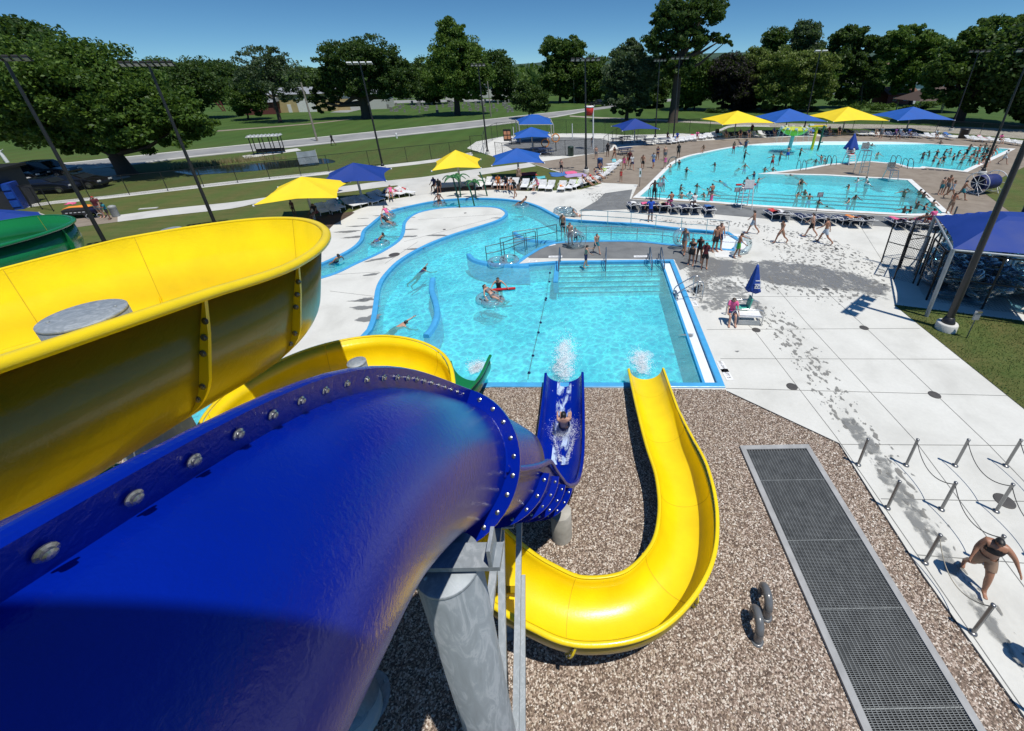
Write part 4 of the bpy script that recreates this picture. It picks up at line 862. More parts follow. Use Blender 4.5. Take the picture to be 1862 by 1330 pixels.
tree(1195, 196, [(1195, 150, 26, 40), (1185, 175, 30, 24)], 'dark', 'dark tree filling the gap left of the leggy oak trunk', 17, 60, 70, .42)
tree(1262, 200, [(1262, 135, 42, 42), (1280, 165, 44, 28), (1250, 175, 36, 20)], 'mid', 'dense green tree right of the leggy oak trunk', 18, 110, 80, .42)
tree(1338, 202, [(1325, 130, 40, 34), (1340, 165, 46, 32)], 'purple', 'dark purple-leaved tree in the shade line', 19, 100, 90, .36)
tree(1372, 198, [(1380, 115, 42, 34), (1370, 150, 44, 36), (1360, 180, 28, 18)], 'willow', 'pale drooping willow left of the twin floodlights', 20, 100, 90, .38, cr=.22)
tree(1425, 204, [(1440, 120, 62, 36), (1480, 125, 48, 38), (1430, 160, 70, 34), (1490, 165, 34, 26)], 'willow', 'broad yellow-green willow behind the twin-lamp pole', 21, 170, 90, .36, cr=.2)
tree(1460, 176, [(1465, 60, 28, 26), (1475, 90, 26, 22), (1450, 85, 20, 20)], 'grey', 'pale feathery poplar top above the willows', 22, 70, 55, .5, cr=.24)
tree(1410, 178, [(1412, 72, 26, 24), (1402, 95, 20, 18)], 'dark', 'dark treetop left of the feathery poplar', 23, 50, 60, .5)
tree(1562, 196, [(1545, 70, 36, 26), (1580, 85, 36, 24), (1530, 110, 40, 34), (1575, 130, 30, 30), (1540, 155, 30, 24)], 'dark', 'dark ragged tree between the willow and the two yellow-blue shades', 24, 140, 70, .42, cr=.2)
tree(1655, 192, [(1650, 70, 48, 28), (1625, 95, 34, 26), (1690, 95, 42, 36), (1665, 130, 54, 34), (1640, 160, 26, 14)], 'bright', 'bright green spreading oak above the red cottage', 25, 160, 80, .4, cr=.2)
tree(1742, 222, [(1815, 60, 60, 40), (1770, 90, 60, 40), (1730, 120, 52, 40), (1800, 130, 80, 50), (1720, 160, 40, 30), (1850, 90, 50, 70), (1780, 180, 60, 24)], 'mid', 'big leaning dark tree at upper right behind the floodlight poles', 26, 240, 90, .38, trunk=.8, cr=.19, limbs=14)
tree(1900, 230, [(1900, 110, 90, 90), (1880, 180, 60, 40)], 'dark', 'dark tree cut off by the right edge of the picture', 27, 120, 80, .5)
tree(530, 196, [(560, 140, 26, 20), (540, 155, 20, 16)], 'mid', 'small tree behind the roof of the tan warehouse', 28, 30, 50, .5)
tree(1580, 190, [(1580, 160, 26, 22), (1560, 172, 26, 16)], 'mid', 'bushy tree left of the red cottage', 29, 50, 60, .4)
# shrubs and rough growth
def shrub(x, y, w_, h_, kind, label, seed, name='shrub', group=None):
    g = W(x, y); R = abs(W(x + w_, y).x - g.x); t = thing(name, label, 'shrub', (g.x, g.y, 0), group=group); H = abs(WY(x, y - h_, g.y).z)
    rng = random.Random(seed); ce = [(rng.uniform(-R, R), rng.uniform(-R, R) * .6, rng.uniform(.2, .8) * H) for _ in range(16)]
    v, n = leaves(ce, [(R * .35, R * .35, H * .3)] * 16, 60, .22, seed)
    m = MB(); m.v = [tuple(q) for q in v]; m.f = [(4 * i, 4 * i + 1, 4 * i + 2, 4 * i + 3) for i in range(n)]; m.sm = [False] * n
    m.build('foliage', leafm(kind), t); k = MB(); k.tube([(0, 0, 0), (0, 0, H * .5)], [.06, .03], 6); k.build('stem', BARK, t)
for i, (x, y, w_, h_, k, l) in enumerate([(1532, 196, 34, 14, 'willow', 'low pale bank of shrubs right of the broad willow'), (1570, 205, 36, 16, 'mid', 'rough shrub bank above the yellow shade'), (1600, 200, 20, 12, 'bright', 'bright shrub left of the curved dirt path'), (1690, 196, 26, 12, 'mid', 'shrub in front of the pavilion roof'), (1450, 202, 30, 10, 'dark', 'shrub at the foot of the broad willow'), (1110, 184, 26, 12, 'bright', 'bright bush beside the parked pickup'), (1065, 184, 24, 14, 'mid', 'bush under the twin-topped poplar'), (520, 203, 8, 8, 'dark', 'round clipped bush at the corner of the tan warehouse'), (1300, 205, 20, 8, 'dark', 'low bush below the purple tree'), (1395, 200, 20, 8, 'mid', 'low bush between the two willows'), (1660, 200, 24, 9, 'dark', 'hedge before the red cottage')]): shrub(x, y, w_, h_, k, l, 50 + i)
# far woodland and low hills: a mass nobody could count
def woods():
    rng = np.random.default_rng(9); ce = []; ra = []
    for i in range(1500):
        x = rng.uniform(-500, 620); Y = rng.uniform(178, 300) if i % 2 else rng.uniform(300, 700); h = rng.uniform(6, 10.5) + (Y - 178) * .012
        ce.append((x * (Y / 300), Y, h * .55)); ra.append((rng.uniform(5, 11), 5, h * .5))
    v, n = leaves(ce, ra, 34, 1.7, 4); m = MB(); m.v = [tuple(q) for q in v]; m.f = [(4 * i, 4 * i + 1, 4 * i + 2, 4 * i + 3) for i in range(n)]; m.sm = [False] * n
    tag(m.build('far_woodland', leafm('mid')), kind='stuff')
woods()
h = MB(); nx, ny = 160, 12; rng = random.Random(2); phs = [rng.uniform(0, 6.3) for _ in range(6)]
for j in range(ny + 1):
    for i in range(nx + 1):
        x = -1900 + 3800 * i / nx; y = 1000 + 900 * j / ny; e_ = math.sin(PI * min(1, j / 7.0) / 2)
        z = e_ * (20 + 9 * math.sin(x / 310 + phs[0]) + 6 * math.sin(x / 127 + phs[1] + j) + 10 * math.sin(x / 620 + phs[3]) - x * .004) + (rng.random() * 2.2 if j > 1 else 0)
        h.v.append((x, y, max(z, .01)))
h.f = [(j * (nx + 1) + i, j * (nx + 1) + i + 1, (j + 1) * (nx + 1) + i + 1, (j + 1) * (nx + 1) + i) for j in range(ny) for i in range(nx)]; h.sm = [True] * len(h.f)
struct('hills', h, mat('distant_woods', (.028, .06, .035), .95, 0, .4, .02))
def reeds():
    rng = np.random.default_rng(2); m = MB(); a = cv([(330, 306), (380, 300), (440, 294), (500, 290)], 8)
    for q in a:
        for _ in range(40):
            p = q + Vector((rng.normal() * .9, rng.normal() * .5, 0)); hh = rng.uniform(.3, .8); w_ = .04; d = Vector((rng.normal(), rng.normal(), 0)).normalized() * w_
            m.add([p - d, p + d, p + Vector((rng.normal() * .1, 0, hh))], [(0, 1, 2)])
    tag(m.build('pond_reeds', mat('dry_reed', (.3, .25, .12), .8)), kind='stuff')
reeds()
# tufts of longer grass give the near lawns some nap
def tufts():
    rng = np.random.default_rng(12); m = MB(); P = []
    for poly_, n in ((Wl([(1625, 555), (1862, 585), (1900, 600), (1900, 770), (1862, 745)]), 9000),):
        xs = [p.x for p in poly_]; ys = [p.y for p in poly_]
        for _ in range(n):
            x, y = rng.uniform(min(xs), max(xs)), rng.uniform(min(ys), max(ys)); ins = False; j = len(poly_) - 1
            for i in range(len(poly_)):
                a, b = poly_[i], poly_[j]
                if (a.y > y) != (b.y > y) and x < (b.x - a.x) * (y - a.y) / (b.y - a.y) + a.x: ins = not ins
                j = i
            if ins: P.append((x, y))
    for x, y in P:
        a = rng.uniform(0, 6.28); d = Vector((math.cos(a), math.sin(a), 0)) * .012; hh = rng.uniform(.03, .08); p = Vector((x, y, .028)); t_ = Vector((rng.normal() * .03, rng.normal() * .03, hh))
        m.add([p - d, p + d, p + t_], [(0, 1, 2)])
    tag(m.build('grass_tufts', mat('grass_blade', (.07, .13, .025), .7, 0, .3, .7)), kind='stuff')
tufts()
# ------------------------------------------------------------------ shades (square hip canopies on one post)
FAB = {'yellow': mat('yellow_shade_cloth', (.85, .62, .01), .7, 0, .05, 1), 'blue': mat('blue_shade_cloth', (.001, .032, .23), .7, 0, .08, 1), 'lblue': mat('lighter_blue_cloth', (.006, .085, .38), .7, 0, .08, 1)}  # two blues of cloth, lblue being the lighter
POSTW = mat('cream_post', (.5, .48, .42), .5)
def shade(px, py, w_, h_eave, h_top, colour, label, rz=0, post=POSTW, lean=0):
    g = W(px, py); t = thing('shade_umbrella', label, 'shade umbrella', (g.x, g.y, 0), rz, 'square fabric shades around the pools')
    R = w_ / 2; m = MB(); n = 14; vs = []
    def top(u, v):                                        # u, v in -1..1; hip surface with hollow edges
        k = 1 - max(abs(u), abs(v)); cor = min(abs(u), abs(v)) / max(max(abs(u), abs(v)), 1e-6)
        sag = .13 * (1 - cor ** 2) * (1 - k); z = h_eave + (h_top - h_eave) * (k ** 1.0) - .10 * math.sin(PI * k) * (1 - cor) + .12 * (1 - cor) * (1 - k)
        return (u * R * (1 - sag), v * R * (1 - sag), z)
    for c_, s_ in ((1, 0), (0, 1), (-1, 0), (0, -1)):
        vs = [(lambda q: (q[0] * c_ - q[1] * s_, q[0] * s_ + q[1] * c_, q[2]))(top(max(j, .02) / n, max(j, .02) / n * (2 * i / n - 1))) for j in range(n + 1) for i in range(n + 1)]
        m.add(vs, [(j * (n + 1) + i, j * (n + 1) + i + 1, (j + 1) * (n + 1) + i + 1, (j + 1) * (n + 1) + i) for j in range(n) for i in range(n)])
    o = m.build('canopy', FAB[colour], t); md = o.modifiers.new('thick', 'SOLIDIFY'); md.thickness = .012
    k = MB(); k.tube([(0, 0, 0), (0, 0, h_top - .12)], [.1, .09], 14); k.build('post', post, t)
    for sx in (-1, 1):
        for sy in (-1, 1):
            r_ = MB(); r_.tube([(0, 0, h_top - .32), (sx * R * .5, sy * R * .5, (h_top + h_eave) / 2 - .24), (sx * R * .99, sy * R * .99, h_eave - .07)], .03, 8); r_.build('rib', post, t)
            c_ = MB(); c_.lathe([(.055, -.06), (.06, 0), (.04, .05), (.001, .06)], (sx * R * 1.0, sy * R * 1.0, h_eave - .01), 10); c_.build('corner_cap', WHT, t)
    return t
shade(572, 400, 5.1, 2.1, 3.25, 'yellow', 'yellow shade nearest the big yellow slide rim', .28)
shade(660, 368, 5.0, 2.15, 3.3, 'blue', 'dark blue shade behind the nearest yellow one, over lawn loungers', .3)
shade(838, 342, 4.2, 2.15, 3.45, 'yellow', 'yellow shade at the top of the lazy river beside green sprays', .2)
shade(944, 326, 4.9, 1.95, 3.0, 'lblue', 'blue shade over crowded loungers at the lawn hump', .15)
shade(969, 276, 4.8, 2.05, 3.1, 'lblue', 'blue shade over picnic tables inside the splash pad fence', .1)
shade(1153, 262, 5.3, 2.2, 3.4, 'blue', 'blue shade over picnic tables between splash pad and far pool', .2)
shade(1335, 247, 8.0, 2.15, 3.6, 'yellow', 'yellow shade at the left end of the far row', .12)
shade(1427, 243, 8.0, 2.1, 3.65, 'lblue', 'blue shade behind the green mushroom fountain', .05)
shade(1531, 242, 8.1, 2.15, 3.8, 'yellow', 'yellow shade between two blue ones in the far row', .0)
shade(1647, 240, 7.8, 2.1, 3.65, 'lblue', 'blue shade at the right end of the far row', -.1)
# rectangular four-post shade behind the picnic one, and the big one over the tube corral
def shade4(name_label, corners, h, rise, colour, post, edge=None):
    c = sum((Vector(q) for q in corners), Vector()) / 4; t = thing('shade_canopy', name_label, 'shade canopy', (c.x, c.y, 0)); P = [Vector(q) - c for q in corners]
    m = MB(); n = 14; vs = []
    for j in range(n + 1):
        for i in range(n + 1):
            u, v = i / n, j / n; q = P[0] * (1 - u) * (1 - v) + P[1] * u * (1 - v) + P[2] * u * v + P[3] * (1 - u) * v
            bu, bv = 4 * u * (1 - u), 4 * v * (1 - v); k = 1 - max(abs(2 * u - 1), abs(2 * v - 1) )
            q = Vector((q.x * (1 - .09 * (1 - bu) * bv), q.y * (1 - .09 * (1 - bv) * bu), h + rise * min(1, k * 1.25)))
            vs.append(q)
    m.add(vs, [(j * (n + 1) + i, j * (n + 1) + i + 1, (j + 1) * (n + 1) + i + 1, (j + 1) * (n + 1) + i) for j in range(n) for i in range(n)])
    o = m.build('canopy', FAB[colour], t); md = o.modifiers.new('thick', 'SOLIDIFY'); md.thickness = .012
    for q in P:
        k = MB(); k.tube([(q.x * .99, q.y * .99, 0), (q.x * .99, q.y * .99, h)], .075, 12); k.build('post', post, t)
    for a, b in zip(P, P[1:] + P[:1]):
        k = MB(); k.tube([(a.x * .99, a.y * .99, h - .06), (b.x * .99, b.y * .99, h - .06)], .045, 10); k.build('rail', post, t)
    return t
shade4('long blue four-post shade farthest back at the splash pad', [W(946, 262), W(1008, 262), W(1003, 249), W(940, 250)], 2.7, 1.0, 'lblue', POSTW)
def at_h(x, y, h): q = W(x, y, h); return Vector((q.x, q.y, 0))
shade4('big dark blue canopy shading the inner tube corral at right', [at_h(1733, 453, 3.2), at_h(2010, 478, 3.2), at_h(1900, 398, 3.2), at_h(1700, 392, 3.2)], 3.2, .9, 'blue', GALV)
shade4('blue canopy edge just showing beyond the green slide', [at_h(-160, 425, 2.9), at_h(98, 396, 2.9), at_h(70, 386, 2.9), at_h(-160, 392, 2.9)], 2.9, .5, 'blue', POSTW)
# ------------------------------------------------------------------ floodlight poles
def lamp_pole(px, py, h, n_l, label, lit=BLK, rz=0, r=.11, foot=True, wide=2.2, rows=1, headm=None, Y=None):
    g = W(px, py); t = thing('floodlight_pole', label, 'light pole', (g.x, g.y, 0), rz, 'tall floodlight poles')
    k = MB(); k.tube([(0, 0, .05), (0, 0, h)], [r, r * .6], 14); k.build('pole', BLK, t)
    if foot:
        k = MB(); k.lathe([(r * 2.8, -.05), (r * 2.8, .32), (r * 2.6, .36), (.001, .365)], (0, 0, 0), 24); k.build('concrete_base', CONC, t)
        k = MB(); k.lathe([(r * 1.8, .36), (r * 1.8, .4), (r * 1.2, .62), (r, .63)], (0, 0, 0), 20); k.build('pole_collar', BLK, t)
    k = MB()
    for q in range(rows): k.bar((-wide / 2, 0, h - .1 - q * .5), (wide / 2, 0, h - .1 - q * .5), .08)
    k.build('crossarm', BLK, t)
    per = n_l // rows
    for q in range(rows):
        for i in range(per):
            x = -wide / 2 + wide * (i + .5) / per; l = MB(); M_ = Matrix.Rotation(-.45, 3, 'X')
            l.box((x, -.22, h + .02 - q * .5), (wide / per * .72, .42, .12), m=M_); f = l.build('lamp_head', headm or mat('matt_black_head', (.012, .012, .013), .85), t, bevel=.02)
            l = MB(); l.box((x, -.24, h - .055 - q * .5), (wide / per * .6, .34, .02), m=M_); l.build('lens', mat('lamp_lens', (.3, .31, .32), .15), f)
    return t
LHW = mat('white_lamp_head', (.75, .76, .76), .3)
lamp_pole(203, 463, 10.9, 6, 'black floodlight pole furthest left, before the huge tree', rz=.6, wide=2.0)
lamp_pole(398, 424, 10.6, 8, 'black pole with a row of dark lamps right of the huge tree', rz=.45, wide=2.5)
lamp_pole(697, 308, 10.7, 4, 'black pole with white twin heads behind the blue lawn shade', rz=.2, headm=LHW, wide=2.6)
lamp_pole(887, 281, 10.4, 4, 'black pole with dark heads before the cemetery maple', rz=.2, wide=1.8)
lamp_pole(1066, 314, 10.6, 6, 'black pole with a long dark lamp bar beside the play bucket', rz=.1, wide=2.9)
lamp_pole(1191, 254, 10.6, 4, 'dark pole left of the leggy oak', rz=.0, wide=1.8)
lamp_pole(1224, 256, 10.8, 4, 'dark pole in front of the leggy oak trunk', rz=.0, wide=2.6)
lamp_pole(1462, 236, 11.5, 2, 'thin black pole with two white heads before the willow', rz=.0, headm=LHW, wide=2.2)
lamp_pole(1729, 238, 11.0, 4, 'dark pole before the big leaning tree at upper right', rz=-.3, wide=2.8)
lamp_pole(1785, 318, 10.6, 4, 'black pole at the right corner of the far pool', rz=-.4, wide=2.4)
lamp_pole(1718, 600, 9.75, 8, 'near black pole on a round white base at the right lawn', rz=.68, r=.13, wide=2.6, rows=2)
lamp_pole(1800, 520, 10.4, 4, 'black pole rising behind the blue corral canopy at the right edge', rz=-.3, r=.12)
def pole(name, px, py, h, r, m, label, cat): 
    g = W(px, py); o = MB().tube([(0, 0, 0), (0, 0, h)], [r, r * .7], 10).build(name, m); o.location = (g.x, g.y, 0); tag(o, label, cat); return o
WOODP = mat('grey_wood', (.28, .25, .2), .85, 0, .2, 5)
pole('utility_pole', 577, 257, 8.6, .16, WOODP, 'bare grey wooden utility pole by the far kerb near the walker', 'utility pole')
pole('utility_pole', 893, 213, 7.5, .13, WOODP, 'thin wooden utility pole right of the tall maple', 'utility pole')
pole('utility_pole', 1044, 188, 9, .13, WOODP, 'pale utility pole before the twin-topped poplar', 'utility pole')
# ------------------------------------------------------------------ chain-link fences
MESH = mk_mesh('chain_link', (.02, .02, .022), .09, .0032)
MESHF = mk_mesh('far_chain_link', (.02, .02, .022), .09, .0036)
def fence(pts, h, label, step=3.0, name='chain_link_fence', r=.03, mm=None, midrail=False, maxp=90, closed=False):
    pts = [Vector((p[0], p[1], 0)) for p in pts]; t = thing(name, label, 'fence', pts[0]); O = pts[0]
    posts = []
    for a, b in zip(pts, pts[1:]):
        n = max(1, round((b - a).length / step)); posts += [a.lerp(b, i / n) for i in range(n)]
    posts.append(pts[-1])
    pm = MB().tube([(0, 0, 0), (0, 0, h)], r, 8).build('post', BLK, t); pm.location = posts[0] - O
    for q in posts[1:]:
        c = pm.copy(); C.objects.link(c); c.parent = t; c.location = q - O
    k = MB(); 
    for a, b in zip(posts, posts[1:]): k.bar(a - O + Vector((0, 0, h - .02)), b - O + Vector((0, 0, h - .02)), r * 1.3)
    k.build('top_rail', BLK, t)
    if midrail:
        k = MB()
        for a, b in zip(posts, posts[1:]): k.bar(a - O + Vector((0, 0, h * .5)), b - O + Vector((0, 0, h * .5)), r * 1.2)
        k.build('middle_rail', BLK, t)
    me = bpy.data.meshes.new('wire_mesh'); vs = []; fs = []; uv = []; s = 0
    for a, b in zip(posts, posts[1:]):
        L_ = (b - a).length; i = len(vs); vs += [tuple(a - O), tuple(b - O), tuple(b - O + Vector((0, 0, h))), tuple(a - O + Vector((0, 0, h)))]; fs.append((i, i + 1, i + 2, i + 3)); uv += [(s, 0), (s + L_, 0), (s + L_, h), (s, h)]; s += L_
    me.from_pydata(vs, [], fs); l = me.uv_layers.new(name='UVMap')
    for i, u in enumerate(uv): l.data[i].uv = u
    me.materials.append(mm or MESH); o = bpy.data.objects.new('wire_mesh', me); C.objects.link(o); o.parent = t
    return t
fence(Wl([(-120, 405), (57, 376), (165, 362), (236, 355), (306, 348), (371, 340), (433, 333), (491, 326), (548, 320), (599, 313), (741, 296), (785, 291), (820, 287), (858, 281)]), 1.85, 'long black chain-link fence across the left lawn beside the path', 4.2, mm=MESHF)
fence(Wl([(858, 281), (880, 279), (885, 262), (905, 251), (960, 246.5), (1030, 244.5), (1100, 245), (1160, 248), (1215, 247), (1290, 241.5)]), 2.3, 'black chain-link fence round the back of the splash pad', 3.4, mm=MESHF)
fence(Wl([(902, 287), (915, 289), (1028, 284), (1098, 280)]), 1.9, 'black fence in front of the splash pad along the tan deck', 3.2, mm=MESHF)
fence(Wl([(1098, 280), (1120, 262), (1150, 250)]), 2.1, 'short black fence between the splash pad and picnic tables', 3.0, mm=MESHF)
fence(Wl([(1290, 241.5), (1365, 239), (1500, 238), (1600, 239), (1700, 243), (1780, 249), (1880, 260)]), 1.9, 'black chain-link fence behind the far row of shades', 5.0, mm=MESHF)
fence(Wl([(1862, 448), (1831, 420), (1900, 470)]), 1.2, 'low black railing behind the blue corral canopy', 3.0)
fence(Wl([(98, 385), (57, 378), (50, 366)]), 1.9, 'black gate panels at the end of the left fence', 1.8, mm=MESHF)
# ------------------------------------------------------------------ tube corral
ZC = 2.35
cor = [W(1602, 478), W(1672, 499), W(1662, 532), W(1684, 548), (W(1785, 565)), W(1862, 572), W(1960, 585)]
fence(cor[:2], 2.5, 'open gate leaf of the tube corral with bent wire', 1.1, 'chain_link_gate', .035, midrail=True)
fence([W(1660, 516), W(1625, 508), W(1640, 474), W(1672, 470)], 2.5, 'black fence sections folded back at the corral mouth', 1.3, 'chain_link_fence', .035, midrail=True)
fence([W(1684, 546), W(1785, 563), W(1862, 572), W(1985, 590)], 2.5, 'black chain-link front of the tube corral facing the lawn', 2.7, 'chain_link_fence', .04, midrail=True)
fence([W(1684, 546), W(1668, 520), W(1700, 480), W(1712, 450)], 2.5, 'black chain-link left side of the tube corral', 1.6, 'chain_link_fence', .04, midrail=True)
tb = MB(); tb.v = []
def torus(R, r, n=20, k=9):
    m = MB(); vs = []
    for i in range(n):
        a = 2 * PI * i / n
        for j in range(k):
            b = 2 * PI * j / k; vs.append(((R + r * math.cos(b)) * math.cos(a), (R + r * math.cos(b)) * math.sin(a), r * math.sin(b)))
    m.add(vs, [(i * k + j, i * k + (j + 1) % k, ((i + 1) % n) * k + (j + 1) % k, ((i + 1) % n) * k + j) for i in range(n) for j in range(k)], True); return m
CLEARB = mk_clear('blue_tint_vinyl', (.45, .68, .78), .1, .45)
HANDLE = mat('black_handle', (.015, .015, .02), .5)
def tube_proto(label, cl=CLEAR):
    t = thing('inner_tube', label, 'inner tube'); torus(.42, .16).build('ring', cl, t)
    for a in (0.4, 3.6):
        k = MB(); k.tube([(.36 * math.cos(a - .3), .36 * math.sin(a - .3), .13), (.42 * math.cos(a), .42 * math.sin(a), .2), (.36 * math.cos(a + .3), .36 * math.sin(a + .3), .13)], .022, 6); k.build('handle', HANDLE, t)
    return t
rng = random.Random(21); tp = None; c0 = W(1690, 540)
inner_poly = [W(1690, 540), W(1990, 580), W(1985, 462), W(1705, 455)]
for i in range(190):
    u, v = rng.random(), rng.random() ** 1.3; q = inner_poly[0] * (1 - u) * (1 - v) + inner_poly[1] * u * (1 - v) + inner_poly[2] * u * v + inner_poly[3] * (1 - u) * v
    z = .18 + rng.random() * 1.25
    if tp is None: tp = tube_proto('clear blue-tinted inner tube heaped in the fenced corral', CLEARB); o = tp; o['group'] = 'inner tubes heaped in the corral'
    else: o = copy_tree(tp)
    o.location = (q.x, q.y, z); o.rotation_euler = (rng.uniform(-.9, .9) if z > .3 else rng.uniform(-.2, .2), rng.uniform(-.7, .7), rng.uniform(0, 6))
for (x, y, z, rx, l) in [(1020, 386, .16, 0, 'clear inner tube lying on the deck behind the lazy river'), (1036, 391, .2, .15, 'clear inner tube overlapping another by the river coping'), (1043, 449, .55, 1.4, 'clear tube held upright by the boy on the grey deck'), (1050, 451, .5, 1.3, 'second clear tube stacked against the first on the grey deck'), (1349, 462, .55, 1.45, 'clear tube standing beside the boy in green shorts'), (1237, 452, .75, 1.5, 'clear tube carried by the woman in a visor'), (926, 477, .1, .2, 'clear tube floating inside the ramp rails'), (905, 480, .1, .1, 'clear tube bobbing at the ramp entrance'), (886, 543, -.02, .1, 'empty clear tube behind the woman paddling in the plunge pool'), (1030, 392, .42, -.1, 'third clear tube on top of the pile by the coping'), (1700, 512, .9, 1.2, 'large clear tube leaning at the corral mouth')]:
    t = tube_proto(l); g = W(x, y); t.location = (g.x, g.y, z); t.rotation_euler = (rx, 0, .3)
# ------------------------------------------------------------------ loungers
SLING = {'navy': mat('navy_sling', (.012, .02, .06), .7), 'white': WHT}
def lounger(kind):
    t = thing('sun_lounger', '', 'sun lounger'); fr = WHT; k = MB()
    for s in (-1, 1): k.tube([(s * .31, -.95, .3), (s * .31, .3, .3), (s * .31, .95, .62)], .024, 7)
    k.tube([(-.31, -.95, .3), (.31, -.95, .3)], .022, 6); k.tube([(-.31, .95, .62), (.31, .95, .62)], .022, 6); k.build('frame', fr, t)
    k = MB(); k.add([(-.29, -.93, .31), (.29, -.93, .31), (.29, .3, .31), (-.29, .3, .31), (-.29, -.93, .325), (.29, -.93, .325), (.29, .3, .325), (-.29, .3, .325)], [(0, 3, 2, 1), (4, 5, 6, 7), (0, 1, 5, 4)])
    k.build('seat', SLING[kind], t)
    k = MB(); q = 7
    if kind == 'white':
        for i in range(q): k.box((0, .36 + i * .085, .34 + i * .043), (.56, .065, .02), m=Matrix.Rotation(.46, 3, 'X'))
    else: k.box((0, .62, .475), (.57, .7, .02), m=Matrix.Rotation(.46, 3, 'X'))
    k.build('backrest', SLING[kind], t)
    for s in (-1, 1):
        for y in (-.75, .45): k = MB(); k.tube([(s * .3, y, .31), (s * .33, y, 0)], .024, 7); k.build('leg', fr, t)
        k = MB(); k.tube([(s * .33, -.05, .3), (s * .36, -.05, .5), (s * .36, .45, .52), (s * .33, .5, .42)], .02, 7); k.build('armrest', fr, t)
    return t
LP = {'white': lounger('white'), 'navy': lounger('navy')}; used = set()
def put_lounger(kind, x, y, rz, label, group):
    p = LP[kind]
    if kind in used: p = copy_tree(p)
    used.add(kind); g = W(x, y); p.location = (g.x, g.y, .02); p.rotation_euler = (0, 0, rz); p['label'] = label; p['group'] = group; return p
TOWC = {n: mat('towel_' + n.replace(' ', '_'), c, .9, 0, .1, 8, .3) for n, c in {'pink': (.7, .12, .25), 'white': (.7, .7, .68), 'aqua': (.1, .45, .5), 'red': (.5, .04, .04), 'black': (.02, .02, .025), 'orange': (.8, .25, .03), 'lime': (.35, .5, .12), 'striped blue': (.05, .15, .4), 'beige': (.5, .42, .3), 'lilac': (.4, .3, .5)}.items()}
def towel(x, y, z, rz, col, label, w_=.55, l_=1.1, tilt=0):
    n, q = 8, 12; m = MB(); rr = random.Random(int(x * 7 + y)); a, b = rr.uniform(0, 6), rr.uniform(0, 6); vs = []
    for j in range(q + 1):
        for i in range(n + 1):
            u, v = i / n - .5, j / q - .5
            zz = .035 + .022 * math.sin(7 * u + a + 5 * v) + .018 * math.sin(11 * v + b) - (abs(u) * 2) ** 6 * .1 * (z > .2)
            vs.append((u * w_ * (1 + .07 * math.sin(9 * v + b)), v * l_ * (1 + .05 * math.sin(8 * u + a)), zz + max(0, v - .1) * tilt))
    m.add(vs, [(j * (n + 1) + i, j * (n + 1) + i + 1, (j + 1) * (n + 1) + i + 1, (j + 1) * (n + 1) + i) for j in range(q) for i in range(n)], True)
    o = m.build('towel', TOWC[col]); md = o.modifiers.new('t', 'SOLIDIFY'); md.thickness = .012; g = W(x, y); o.location = (g.x, g.y, z); o.rotation_euler = (0, 0, rz)
    return tag(o, label, 'towel', 'towels and clothes left on loungers and lawn')
rowA = 'navy sling loungers along the grey strip by the lap pool'
nav = [(1152, 381), (1172, 382), (1189, 382), (1204, 383), (1223, 385), (1244, 386), (1262, 386), (1288, 390), (1405, 397), (1422, 398), (1459, 403), (1483, 405), (1503, 405), (1531, 407), (1547, 409), (1570, 409), (1628, 412), (1655, 415), (1692, 417), (1712, 418)]
for i, (x, y) in enumerate(nav):
    put_lounger('navy', x, y, PI + rng.uniform(-.15, .15), f"navy sling lounger {['at the left end of', 'second from the left in', 'third from the left in', 'fourth from the left in', 'fifth from the left in', 'sixth from the left in', 'seventh from the left in', 'last before the lifeguard tower in', 'first right of the lifeguard tower in', 'draped beside the maroon towel in', 'first after the gap in', 'second after the gap in', 'third after the gap in', 'behind the two walkers in', 'with an orange towel in', 'last before the second gap in', 'first beside the corral gate in', 'second beside the corral gate in', 'under the canopy corner in', 'furthest right in'][i]} the grey strip row", rowA)
for x, y, c_, l_ in [(1152, 378, 'white', 'black and white towel on the leftmost navy lounger'), (1172, 379, 'pink', 'pink towel on the second navy lounger'), (1204, 378, 'beige', 'beige towel on the fourth navy lounger'), (1213, 381, 'pink', 'pink towel hung between two navy loungers'), (1262, 381, 'white', 'white towel on the seventh navy lounger'), (1405, 392, 'red', 'maroon and white towel right of the lifeguard tower'), (1422, 394, 'white', 'white towel beside the maroon one'), (1547, 404, 'orange', 'red-orange towel on a navy lounger behind the walkers'), (1570, 404, 'black', 'dark towel at the end before the corral'), (1628, 407, 'pink', 'pink and white towel beside the corral gate'), (1288, 384, 'striped blue', 'navy towel draped over the lounger before the tower')]:
    towel(x, y, .33, PI, c_, l_, tilt=.45)
rowB = 'white loungers around the lazy river lawn'
wl = [(606, 386, .9), (588, 388, .8), (614, 381, 1.0), (640, 377, 1.0), (655, 374, 1.05), (672, 371, 1.1), (685, 366, 1.1), (700, 361, 1.2), (720, 357, 1.2), (738, 355, 1.25),
      (874, 341, .2), (890, 338, .1), (905, 339, .1), (920, 339, 0), (936, 340, 0), (955, 342, .05), (972, 343, .0), (987, 344, 0), (1001, 345, 0), (1022, 346, 0), (1038, 344, -.2), (1050, 342, -.5), (1062, 338, -.7), (1073, 335, -.8), (1083, 331, -.9), (1092, 326, -.9), (1099, 320, -1.0), (1105, 315, -1.0), (1110, 309, -1.0), (1117, 303, -1.0)]
